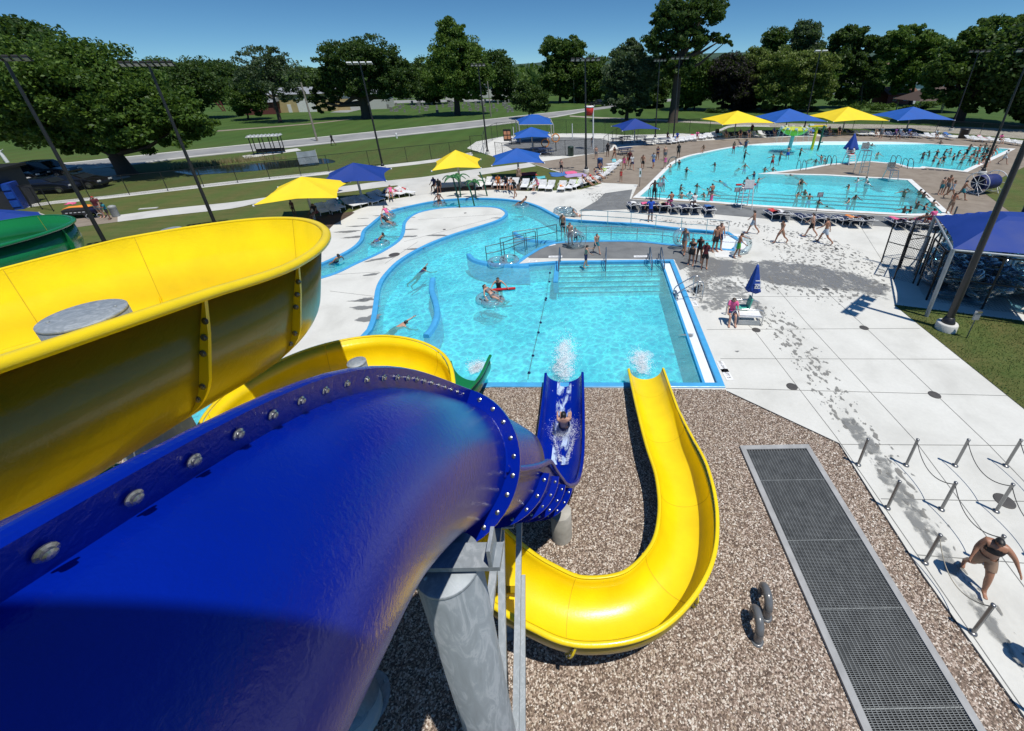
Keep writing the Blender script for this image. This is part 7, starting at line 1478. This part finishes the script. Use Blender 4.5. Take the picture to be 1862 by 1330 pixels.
# seated lifeguards
def on(loc, *a, **k): return person(0, 0, *a, loc=loc, **k)
g_ = W(1345, 583)
on((g_.x - .42, g_.y - .02, .02), 'sit', 170, 'f', 'light', 'brown', [('shirt', 'pink'), ('trunks', 'navy')], 'lifeguard in a bright pink shirt sitting on the rescue bench, hand to mouth', s=.97)
g_ = W(1353, 379); on((g_.x, g_.y + .2, 1.12), 'sit', 0, 'm', 'tan', 'black', [('shirt', 'grey'), ('trunks', 'red')], 'lifeguard holding a red tube on the white tower, back turned', s=1.0)
k = MB(); k.tube([(g_.x - .75, g_.y + .35, 1.75), (g_.x + .75, g_.y + .35, 1.75)], .075, 10); tag(k.build('rescue_tube', CL['red']), 'red rescue tube across the lap of the tower lifeguard', 'rescue tube')
g_ = W(1542, 299); on((g_.x + .3, g_.y, .6), 'sit', 30, 'm', 'tan', 'black', [('shirt', 'white'), ('trunks', 'red')], 'lifeguard under the folded umbrella at the far arm', s=1.0)
# in the plunge pool and lazy river
person(907, 524, 'wade', 190, 'f', 'light', 'brown', O_('black'), 'lifeguard in black standing in the pool with a red rescue tube', .97, imm=.95)
g_ = W(911, 526, -.05); k = MB(); k.tube([(g_.x - .75, g_.y - .22, .0), (g_.x + .75, g_.y - .1, .03)], .07, 12); tag(k.build('rescue_tube', CL['red']), 'red rescue tube floating before the wading lifeguard', 'rescue tube')
person(897, 551, 'lounge', 250, 'f', 'light', 'brown', BK('grey'), 'person lounging in a clear tube in the middle of the plunge pool', .97, z=-.3, hk='hair_long')
person(760, 496, 'swim', 330, 'f', 'tan', 'black', O_('navy'), 'swimmer in a navy suit pushing off by the river curve', .95, imm=.2)
person(716, 594, 'swim', 300, 'm', 'light', 'black', T_('black'), 'swimmer whose head shows above the lower yellow slide', .95, imm=.3)
person(615, 487, 'lounge', 60, 'm', 'tan', 'black', T_('navy'), 'tuber half hidden behind the yellow slide rim', .95, z=-.25)
person(692, 446, 'lounge', 80, 'm', 'tan', 'black', T_('blue'), 'boy in blue trunks in a tube, lowest in the river arm', .9, z=-.25)
person(706, 412, 'lounge', 250, 'f', 'tan', 'black', O_('black'), 'person in a black suit lounging in a tube in the river arm', .95, z=-.25)
person(706, 396, 'lounge', 230, 'f', 'light', 'black', O_('pink'), 'person in a pale pink suit in a tube behind the black suit', .9, z=-.25)
person(800, 374, 'lounge', 200, 'm', 'brown', 'black', T_('black'), 'dark-haired tuber at the top of the river arc near the sprays', .97, z=-.25)
person(950, 377, 'lounge', 80, 'm', 'tan', 'brown', T_('black'), 'person lying back in a tube at the right of the river arc', .97, z=-.25)
person(1050, 400, 'lounge', 300, 'f', 'light', 'brown', BK('white'), 'person floating with legs out at the channel entrance', .9, z=-.25)
for x, y, l in [(897, 550, 'clear tube under the lounging person in mid pool'), (692, 445, 'clear tube under the boy in blue trunks'), (706, 411, 'clear tube under the black suit'), (706, 395.5, 'clear tube under the pale pink suit'), (800, 373.5, 'clear tube by the green sprays'), (950, 376.5, 'clear tube at the right of the river arc')]:
    t = tube_proto(l); q = W(x, y, -.05); t.location = (q.x, q.y, .0)
# rider
on((rider_c.x, rider_c.y, .12), 'ride', 0, 'm', 'light', 'black', T_('navy'), 'rider sitting in the blue run-out, bare back to us, in a burst of spray', s=.95)
# the woman in the queue and the one just outside the frame whose shadow shows
g_ = W(1766, 1055); on((g_.x, g_.y, .02), 'gait', 148, 'heavy', 'tan', 'black', [('top', 'black'), ('trunks', 'tan')], 'person in a black top and tan shorts walking among the queue posts', s=.93)
g_ = W(1905, 1222); on((g_.x, g_.y, .02), 'stand', 200, 'm', 'tan', 'black', T_('navy'), 'person just outside the right edge, seen by the shadow on the deck', s=1.0)
# swimmers and paddlers of the big pool
SW = [(1279, 278, 'sitfloor', 'm', 'boy sitting on the shallow left edge of the far pool'), (1333, 279.5, 'stand', 'm', 'slim child standing ankle-deep on the beach of the far pool'), (1347, 268, 'lounge', 'f', 'left of two sunbathers lying at the beach edge'), (1357, 267, 'lounge', 'f', 'right of two sunbathers lying at the beach edge'), (1354, 276, 'stand', 'f', 'person wading in front of the two edge sunbathers'), (1353, 290, 'wade', 'm', 'person in black wading below the beach edge group'), (1417, 293, 'wade', 'm', 'bather left of the green bowl fountain'), (1432, 284.5, 'wade', 'm', 'head and shoulders just left of the fountain post'), (1454, 284, 'wade', 'm', 'child between the fountain and yellow spout'), (1471, 289, 'swim', 'm', 'swimmer stretching an arm before the yellow spout'), (1300, 302, 'wade', 'm', 'lone child in the left middle of the far pool'), (1248, 313.5, 'wade', 'f', 'large bather in a black suit near the left curve'), (1235, 300, 'wade', 'f', 'person at the left curve beside the ladder'), (1219, 306, 'wade', 'm', 'bather holding the curved left edge'), (1209, 308, 'stand', 'f', 'person in pink at the outside of the left curve'), (1342, 306, 'swim', 'm', 'left head of two in the middle'), (1354, 305, 'wade', 'm', 'right head of two in the middle'), (1318, 332, 'swim', 'm', 'backstroke swimmer in the middle lanes'), (1202, 323, 'swim', 'm', 'swimmer hugging the left wall'), (1237, 346, 'wade', 'm', 'boy left of the lanes'), (1254, 357, 'wade', 'f', 'girl in a pale top nearer the wall'), (1267, 341, 'wade', 'm', 'boy alone above the wall swimmers'), (1280, 358, 'wade', 'm', 'left of two boys by the near wall'), (1293, 365, 'splashy', 'f', 'bather climbing at the near wall'), (1297, 345.5, 'swim', 'm', 'head low in the lanes left of the tower'), (1239, 361, 'wade', 'm', 'child at the near wall beside the sign'), (1390, 312.5, 'wade', 'm', 'left of two at the peninsula tip'), (1405, 311, 'wade', 'm', 'dark-haired bather right of the peninsula tip'), (1448, 320, 'swim', 'm', 'swimmer under the peninsula edge'), (1454, 336, 'wade', 'f', 'left one hugging in mid lap pool'), (1458, 336, 'wade', 'm', 'right one hugging in mid lap pool'), (1449, 358, 'wade', 'm', 'left of three in the lap pool'), (1463, 355, 'wade', 'm', 'middle of three in the lap pool'), (1471, 363, 'wade', 'm', 'right of three in the lap pool'), (1377, 333, 'splashy', 'm', 'boy climbing at the lane behind the tower'), (1371, 322, 'wade', 'f', 'bather behind the tower near the tip'),
      (1560, 331, 'wade', 'm', 'bather in a white shirt in the lap pool'), (1575, 331, 'wade', 'f', 'upper of a pair right of the white shirt'), (1576, 339, 'wade', 'm', 'lower of a pair right of the white shirt'), (1543, 343, 'wade', 'm', 'boy left of the pair in the lap pool'), (1543, 369.5, 'wade', 'm', 'boy near the lap pool near wall'), (1554, 363, 'wade', 'm', 'boy just above the near-wall boy'), (1514, 376, 'swim', 'm', 'swimmer stretched at the near wall'), (1643, 358, 'splashy', 'm', 'child splashing at the right of the lap pool'), (1656, 344, 'swim', 'm', 'swimmer reaching the right corner'), (1671, 355, 'wade', 'm', 'upper bather at the right wall'), (1678, 361, 'wade', 'm', 'second bather down the right wall'), (1695, 376, 'wade', 'm', 'bather at the lower right wall'), (1680, 382, 'wade', 'f', 'bather with a pink top at the lower right corner'), (1665, 380, 'splashy', 'm', 'grey-shirted bather near the lower right corner'), (1643, 388, 'splashy', 'm', 'bather leaning on the near wall by the canopy'), (1655, 386, 'wade', 'f', 'blond bather on the near wall by the canopy'), (1488, 372, 'wade', 'm', 'bather beside the middle sign'),
      (1709, 264, 'wade', 'm', 'lone head at the far edge'), (1576, 266.5, 'wade', 'm', 'left of two heads near the far edge'), (1585, 266, 'wade', 'm', 'right of two heads near the far edge'), (1595, 284, 'wade', 'm', 'lone head in the far arm'), (1483, 296, 'wade', 'm', 'bather left of the far guard ladder'), (1493, 291, 'splashy', 'm', 'child splashing left of the far guard'), (1499, 295, 'wade', 'm', 'child beside the splashing one'), (1404, 298, 'wade', 'm', 'dark-suited bather diving sideways before the peninsula')]
rng = random.Random(33)
for i, (x, y, p_, b, l) in enumerate(SW):
    imm = {'wade': 1.02, 'splashy': .9, 'swim': .1}.get(p_); shallow = y < 300 and x < 1480
    if shallow and p_ == 'wade': imm = .5
    w_ = O_(rng.choice(['black', 'pink', 'navy', 'teal'])) if b == 'f' else T_(rng.choice(['black', 'navy', 'blue', 'red', 'grey', 'teal']))
    if 'white shirt' in l or 'pale top' in l: w_ = [('shirt', 'white')] + w_
    if p_ in ('stand', 'sitfloor', 'lounge'): person(x, y, p_, rng.uniform(120, 240), b, rng.choice(['tan', 'light', 'brown']), rng.choice(['black', 'brown']), w_, l, .9, z=-.03)
    else: person(x, y, p_, rng.uniform(0, 360), b, rng.choice(['tan', 'tan', 'light', 'brown']), rng.choice(['black', 'black', 'brown']), w_, l, rng.uniform(.85, 1), imm=imm)
crowd = [(1677, 289), (1689, 285), (1697, 294), (1703, 283), (1716, 282), (1728, 280), (1741, 285), (1758, 280), (1762, 273), (1763, 293), (1747, 297), (1715, 294), (1706, 299), (1776, 288), (1785, 286), (1793, 281), (1780, 276), (1770, 283), (1752, 290), (1787, 293), (1772, 296), (1797, 276), (1779, 301), (1733, 292), (1790, 272)]
for i, (x, y) in enumerate(crowd):
    person(x, y, ['wade', 'splashy', 'wade'][i % 3], rng.uniform(0, 360), 'mf'[i % 4 == 3], rng.choice(['tan', 'brown', 'light']), 'black', T_(rng.choice(['black', 'navy', 'red'])) if i % 4 != 3 else O_('black'), 'dark-haired bather in the splashing crowd at the far right pool corner', rng.uniform(.88, 1), imm=.8, group='bathers crowding the far right pool corner')
for i, (x, y) in enumerate([(1795, 297), (1800, 290), (1790, 304), (1805, 281)]):
    person(x, y, 'sitfloor', 100 + 20 * i, 'm', ['tan', 'light'][i % 2], 'black', T_(['black', 'blue', 'white', 'red'][i]), 'person in %s trunks sitting on the far right coping' % ['black', 'blue', 'white', 'red'][i], .95, z=.04)
# ------------------------------------------------------------------ buildings, cars and other far things
def house(px, py, w_, d_, h, label, wall, roofc, rz=0, roof_h=1.2, name='building', wins=(), doors=(), gable=False, over=.4):
    g = W(px, py); t = thing(name, label, 'building', (g.x, g.y, 0), rz); k = MB(); k.box((0, d_ / 2, h / 2), (w_, d_, h)); k.build('wall', wall, t)
    r = MB(); W2, D = w_ / 2 + over, d_ / 2 + over; vs = [(-W2, d_ / 2 - D, h), (W2, d_ / 2 - D, h), (W2, d_ / 2 + D, h), (-W2, d_ / 2 + D, h), (-W2 * .985, d_ / 2, h + roof_h), (W2 * .985, d_ / 2, h + roof_h)]
    r.add(vs, [(0, 1, 5, 4), (2, 3, 4, 5), (1, 2, 5), (3, 0, 4), (0, 3, 2, 1)]); r.build('roof', roofc, t)
    for x, z, a, b in wins: k = MB(); k.box((x, -.03, z), (a, .08, b)); f = k.build('window', WHT, t); k = MB(); k.box((x, -.08, z), (a * .84, .03, b * .84)); k.build('pane', mat('window_glass', (.03, .04, .05), .1), f)
    for x, a, b, m in doors: k = MB(); k.box((x, -.04, b / 2), (a, .08, b)); k.build('door', m, t)
    return t
TANW = mat('tan_siding', (.5, .4, .2), .7, 0, .08, 1); RF = mat('grey_metal_roof', (.32, .33, .34), .5, .2, .1); WW = mat('white_siding', (.6, .6, .57), .6)
house(555, 204, 17, 12, 4.6, 'tan warehouse with a wide white door and grey roof behind the airy tree', TANW, RF, .2, 1.6, doors=[(.8, 4.6, 3.6, mat('roller_door', (.78, .78, .76), .5)), (-3.6, .9, 2.1, WHT)])
house(474, 209, 7, 6, 3.0, 'low red-brick shed joined left of the tan warehouse', mat('red_brick', (.14, .04, .035), .8), RF, .2, 1.0)
house(648, 200, 17, 10, 4.2, 'white and tan warehouse showing through the broad oak', WW, RF, .15, .9, doors=[(-3, 3, 3, TANW)])
house(905, 178, 22, 12, 4.6, 'pale warehouse behind the maple and cemetery', WW, RF, .1, .8)
house(940, 142, 60, 20, 6, 'long white industrial building near the horizon gap', WW, WW, 0, .5)
house(962, 150, 30, 14, 5, 'second white industrial block near the horizon gap', WW, RF, 0, .5)
house(1290, 180, 14, 8, 3, 'white house glimpsed between the purple tree trunks', WW, RF, 0, 1.2)
house(1545, 172, 12, 8, 3.2, 'white house glimpsed left of the red cottage', WW, mat('pale_roof', (.4, .4, .4), .6), 0, 1.2, wins=[(-2, 1.8, 1.2, 1)])
house(1598, 150, 14, 9, 5.6, 'tall house with a tan roof between two dark trees', WW, mat('tan_shingle', (.24, .15, .1), .8), .1, 3.4)
house(1700, 170, 14, 8, 3.2, 'white house behind the bright oak', WW, RF, 0, 1.2)
house(1638, 190, 8.5, 5, 2.3, 'small red cottage with brown roof and white trim behind the far shades', mat('red_siding', (.2, .035, .025), .7), mat('brown_shingle', (.13, .055, .03), .8), .15, 1.8, wins=[(1, 1.3, 1.1, 1.0), (-2.2, 1.3, .9, .9)], doors=[(3.6, .8, 2.1, WHT)])
g = W(1690, 204); t = thing('park_pavilion', 'brown-roofed park pavilion right of the red cottage', 'pavilion', (g.x, g.y, 0)); r = MB(); r.add([(-6, -4, 2.5), (6, -4, 2.5), (6, 4, 2.5), (-6, 4, 2.5), (-1.5, 0, 5), (1.5, 0, 5)], [(0, 1, 5, 4), (2, 3, 4, 5), (1, 2, 5), (3, 0, 4), (0, 3, 2, 1)]); r.build('roof', mat('brown_shingle2', (.07, .045, .035), .8), t)
for x_ in (-5, 0, 5):
    for y_ in (-3.3, 3.3): k = MB(); k.bar((x_, y_, 0), (x_, y_, 2.5), .16); k.build('post', WOODP, t)
g = W(-105, 410); t = thing('pool_building', 'corner of a dark pool building with blue panels at the far left', 'building', (g.x, g.y, 0), .25); k = MB(); k.box((-1.5, 3, 1.6), (7, 6, 3.2)); k.build('wall', mat('dark_block', (.05, .05, .055), .8), t); k = MB(); k.box((-1.5, 3, 3.3), (7.6, 6.6, .2)); k.build('roof', BLK, t)
t = thing('blue_kiosk', 'royal blue panelled kiosk beside the dark building at far left', 'kiosk', (W(28, 380).x, W(28, 380).y, 0), .5); k = MB(); k.box((0, 0, 1.1), (1.5, 1.1, 2.2)); k.build('body', mat('royal_panel', (.01, .05, .3), .5), t); 
for z_ in (.5, 1.2, 1.9): k = MB(); k.box((0, -.57, z_), (1.3, .05, .5)); k.build('panel', mat('royal_panel2', (.015, .08, .42), .4), t)
# cemetery stones
STN = mat('grey_granite', (.22, .22, .21), .6, 0, .25, .3); rng = random.Random(17); gp = None; n = 0
for i in range(84):
    x = rng.uniform(700, 935); y = rng.uniform(187, 206) if x > 735 else rng.uniform(193, 204); p = W(x, y)
    if gp is None: gp = MB(); gp.box((0, 0, .45), (.7, .22, .8)); gp.box((0, 0, .05), (.95, .4, .1)); o = gp.build('gravestone', STN, None, bevel=.05); first = o
    else: o = first.copy(); C.objects.link(o)
    o.location = (p.x, p.y, 0); o.rotation_euler = (0, 0, .25 + rng.uniform(-.05, .05)); q = rng.uniform(.5, 1.0); o.scale = (q, q, rng.uniform(.7, 1.5)); tag(o, 'grey gravestone standing in the cemetery behind the pointed maple', 'gravestone', 'gravestones in the cemetery')
t = thing('cemetery_fence', 'low pale fence line behind the gravestones', 'fence', W(700, 186)); a = W(700, 186); b = W(940, 183) - a
k = MB(); k.bar((0, 0, 1.1), (b.x, b.y, 1.1), .06); k.build('rail', WHT, t)
for i in range(12): k = MB(); q = b * (i / 11); k.bar((q.x, q.y, 0), (q.x, q.y, 1.15), .08); k.build('post', WHT, t)
# bus shelter, banner, sculpture, hydrant
t = thing('bus_shelter', 'open bus shelter with a black frame and pale ribbed roof by the road', 'bus shelter', (W(491, 280).x, W(491, 280).y, 0), .28)
for x_ in (-1.7, -.57, .57, 1.7):
    for y_ in (-.6, .6): k = MB(); k.bar((x_, y_, 0), (x_, y_, 2.3), .09); k.build('post', BLK, t)
k = MB(); k.box((0, .62, .4), (3.5, .05, .5)); k.build('back_panel', BLK, t); k = MB(); k.box((0, 0, 2.36), (3.9, 1.6, .1)); k.build('roof', WHT, t)
for i in range(9): k = MB(); k.box((-1.8 + .45 * i, 0, 2.46), (.12, 1.6, .12)); k.build('roof_rib', mat('pale_rib', (.5, .52, .52), .5), t)
k = MB(); k.box((0, .3, .45), (3.0, .4, .05)); k.build('bench', BLK, t)
a = W(547, 305); b = W(581, 301); t = thing('fence_banner', 'pale grey blank banner tied to the left fence', 'banner', (a.x, a.y, 0)); d = b - a; k = MB(); n_ = 10; vs = []
for j in range(5):
    for i in range(n_ + 1): u = i / n_; vs.append((d.x * u, d.y * u - .05 - .03 * math.sin(9 * u + j), .35 + .36 * j - .05 * math.sin(PI * u) * (j == 4)))
k.add(vs, [(j * 11 + i, j * 11 + i + 1, (j + 1) * 11 + i + 1, (j + 1) * 11 + i) for j in range(4) for i in range(10)], True); k.build('sheet', mat('grey_banner', (.36, .4, .44), .6, 0, .15, 2), t)
for q in (0, 1): k = MB(); k.tube([(d.x * q, d.y * q, .3), (d.x * q, d.y * q, 1.9)], .02, 6); k.build('tie_cord', WHT, t)
g = W(404, 203); t = thing('red_sculpture', 'tall leaning red steel sculpture among the trees', 'sculpture', (g.x, g.y, 0)); RS = mat('dark_red_steel', (.14, .025, .02), .5)
for x0_, x1_ in ((-2.2, -.8), (0, -.2)): k = MB(); k.bar((x1_ + 1.2, 0, 0), (x0_ - .2, 0, 5.2), .22); k.build('leg', RS, t)
for i in range(7): k = MB(); u = i / 6; k.bar((.4 - 2.8 * u + .1, 0, .3 + 4.6 * u), (1.0 - 1.2 * u, 0, .3 + 4.6 * u), .12); k.build('rung', RS, t)
t = thing('kerb_marker', 'short pale marker post at the near road kerb', 'marker', W(722, 252)); k = MB(); k.lathe([(.12, 0), (.12, .7), (.08, .85), (.001, .86)], (0, 0, 0), 12); k.build('post', WHT, t); k = MB(); k.lathe([(.16, .45), (.16, .52)], (0, 0, 0), 12); k.build('collar', WHT, t)
g = W(14, 296); t = thing('white_sculpture', 'small white forked statue at the left edge of the lawn', 'statue', (g.x, g.y, 0)); k = MB(); k.tube([(0, 0, 0), (-.15, 0, 1.2), (-.5, 0, 2.4), (-.7, 0, 3.2)], [.2, .18, .14, .03], 8); k.build('body', WHT, t); k = MB(); k.tube([(-.2, 0, 1.3), (.4, 0, 1.7)], [.1, .03], 8); k.build('branch', WHT, t)
# a crow-like bird on the fence path, and wildlife
# cars
def car(px, py, rz, col, label, kind='suv', sc=1.0):
    g = W(px, py); t = thing('parked_car', label, 'car', (g.x, g.y, .02), rz, 'vehicles parked by the huge left tree' if px < 300 else None, sc); m = mat('car_' + col, {'black': (.012, .012, .014), 'navy': (.012, .018, .04), 'silver': (.4, .41, .42), 'white': (.65, .65, .65), 'beige': (.35, .3, .24)}[col], .2, .3, .03, 2, coat=.6)
    L_, Wd = 4.6, 1.8; h1 = .95; H = 1.62 if kind == 'suv' else 1.4
    prof = [(-2.3, .35), (-2.28, .8), (-2.1, h1), (-1.75, h1 + .05)] + ([(-1.55, H), (.35, H)] if kind == 'suv' else [(-1.0, H), (.2, H)]) + [(1.05, h1 + .06), (2.05, h1 - .12), (2.28, .65), (2.3, .35)]
    if kind == 'pickup': prof = [(-2.6, .45), (-2.6, 1.0), (-.7, 1.0), (-.6, 1.65), (.7, 1.65), (1.2, 1.08), (2.3, .98), (2.5, .7), (2.5, .4)]
    k = MB(); N_ = len(prof); vs = []
    for y_, sh in ((-Wd / 2, .88), (-Wd / 2 * 1.0, 1), (Wd / 2, 1), (Wd / 2, .88)): pass
    for y_ in (-1, 1):
        for x, z in prof: yy = y_ * (Wd / 2 if z <= h1 + .1 else Wd / 2 * .8); vs.append((x, yy, z))
    k.add(vs, [(i, i + 1, N_ + i + 1, N_ + i) for i in range(N_ - 1)] + [(N_ - 1, 0, N_, 2 * N_ - 1), tuple(range(N_))[::-1], tuple(range(N_, 2 * N_))]); k.build('body', m, t, bevel=.06)
    G = mat('car_glass', (.015, .02, .025), .05)
    for s in (-1, 1):
        k = MB(); x0_, x1_ = (-1.5, .7) if kind != 'pickup' else (-.5, .85); zt = H - .12 if kind != 'pickup' else 1.55
        k.add([(x0_ - .1, s * Wd * .462, h1 + .1), (x1_ + .15, s * Wd * .462, h1 + .1), (x1_ - .35, s * Wd * .405, zt), (x0_ + .1, s * Wd * .405, zt)], [(0, 1, 2, 3)] if s < 0 else [(3, 2, 1, 0)]); k.build('side_window', G, t)
        for x in (-1.4, 1.4):
            q = MB(); q.lathe([(.2, -.11), (.33, -.1), (.34, 0), (.33, .1), (.2, .11)], (x, s * .82, .34), 18, m=Matrix.Rotation(PI / 2, 3, 'X')); w_ = q.build('wheel', mat('tyre', (.015, .015, .015), .8), t); q = MB(); q.lathe([(.001, 0), (.2, 0)], (x, s * .94, .34), 12, m=Matrix.Rotation(PI / 2, 3, 'X')); q.build('rim', STEEL, w_)
        k = MB(); k.box((2.27, s * .62, .72), (.06, .34, .14)); k.build('headlight', WHT, t); k = MB(); k.box((-2.29, s * .66, .8), (.05, .3, .2)); k.build('tail_light', mat('red_lens', (.3, .01, .01), .3), t)
    k = MB(); k.add([(1.1, -.72, h1 + .09), (1.1, .72, h1 + .09), (.42, .64, H - .05), (.42, -.64, H - .05)], [(0, 1, 2, 3)]); 
    if kind != 'pickup': k.build('windscreen', G, t)
    return t
car(40, 330, .15, 'black', 'black suv in the back row of the parking area, left', sc=1.05); car(95, 322, .12, 'black', 'black suv in the back row of the parking area, right', sc=1.1); car(52, 352, .2, 'white', 'white car between two dark ones by the left tree', 'sedan'); car(97, 350, .15, 'navy', 'navy sedan in the front row before the tree trunk', 'sedan'); car(152, 342, .1, 'black', 'black sedan in the shade nearest the tree trunk', 'sedan'); car(14, 355, .3, 'silver', 'silver car at the left edge beside the blue kiosk', 'sedan'); car(6, 335, .2, 'navy', 'dark car cut by the left frame edge', 'suv')
car(1088, 194, .3, 'black', 'dark pickup on the road bend behind the lamp pole', 'pickup', 1.1); car(1120, 192, .2, 'white', 'pale car half hidden behind the dusty tree', 'sedan')
g = W(828, 186); t = thing('box_truck', 'small white box truck parked behind the maple trunk', 'truck', (g.x, g.y, 0), .1); k = MB(); k.box((-.8, 0, 1.9), (4.4, 2.1, 2.4)); k.build('cargo_box', WHT, t, bevel=.04); k = MB(); k.add([(1.5, -1, .5), (3.4, -1, .5), (3.4, -1, 1.3), (2.9, -1, 2.2), (1.5, -1, 2.2), (1.5, 1, .5), (3.4, 1, .5), (3.4, 1, 1.3), (2.9, 1, 2.2), (1.5, 1, 2.2)], [(0, 1, 2, 3, 4), (9, 8, 7, 6, 5), (1, 6, 7, 2), (2, 7, 8, 3), (3, 8, 9, 4)]); k.build('cab', WHT, t)
for x in (-2.2, 2.4):
    for s in (-1, 1): q = MB(); q.lathe([(.2, -.12), (.42, -.1), (.42, .1), (.2, .12)], (x, s * .9, .42), 14, m=Matrix.Rotation(PI / 2, 3, 'X')); q.build('wheel', mat('tyre', (.015, .015, .015), .8), t)
# loaded wagon on the tan path
g = W(150, 396); t = thing('beach_wagon', 'black folding wagon piled with an orange towel beside the maroon shirt', 'wagon', (g.x, g.y, .02), .25); k = MB(); k.box((0, 0, .5), (1.7, .75, .42)); k.build('tub', BLK, t, bevel=.03)
for x in (-.7, .7):
    for s in (-1, 1): q = MB(); q.lathe([(.05, -.05), (.24, -.05), (.25, 0), (.24, .05), (.05, .05)], (x, s * .42, .25), 16, m=Matrix.Rotation(PI / 2, 3, 'X')); q.build('wheel', mat('tyre', (.015, .015, .015), .8), t)
k = MB(); k.tube([(.85, 0, .4), (1.4, 0, 1.0)], .02, 6); k.build('handle', BLK, t)
for i in range(5): k = MB(); k.box((-.55 + i * .27, -.385, .5), (.16, .012, .05)); k.build('white_lettering_bar', WHT, t)
towel(150, 392, .72, .3, 'orange', 'big orange towel heaped on the wagon', 1.6, .8); towel(138, 390, .9, .3, 'pink', 'pink towel beside the orange one', .6, .5)
g = W(178, 396); t = thing('stroller', 'black pushchair with pale wheels between the wagon and the maroon shirt', 'pushchair', (g.x, g.y, .02), .4)
for x in (-.3, .3):
    for y_ in (-.3, .35): q = MB(); q.lathe([(.16, -.03), (.2, -.03), (.2, .03), (.16, .03)], (y_, x, .2), 16, m=Matrix.Rotation(PI / 2, 3, 'X')); q.build('wheel', mat('pale_tyre', (.4, .4, .4), .6), t)
k = MB(); k.tube(crom([(-.3, -.25, .3), (0, -.25, .7), (.4, -.25, 1.0)], 3), .02, 6); k.build('frame', BLK, t); k = MB(); k.lathe([(.001, 0), (.22, .05), (.32, .3), (.3, .42)], (.0, 0, .4), 14); k.build('seat', CL['navy'], t)
bin_(212, 394, .24, .75, mat('silver_bin', (.3, .31, .3), .5), 'small silver bin right of the maroon shirt on the lawn path')
g = W(612, 297); t = thing('bird', 'black bird perched on the left lawn fence', 'bird', (g.x + .2, g.y, 1.87), .4); 
bpy.data.objects.remove(t)
k = MB(); k.box((0, 0, .03), (1.3, .3, .06)); o = tag(k.build('kerb_stone', PATHC), 'loose pale slab lying on the left lawn', 'slab'); q = W(270, 380); o.location = (q.x, q.y, 0); o.rotation_euler = (0, 0, .25)
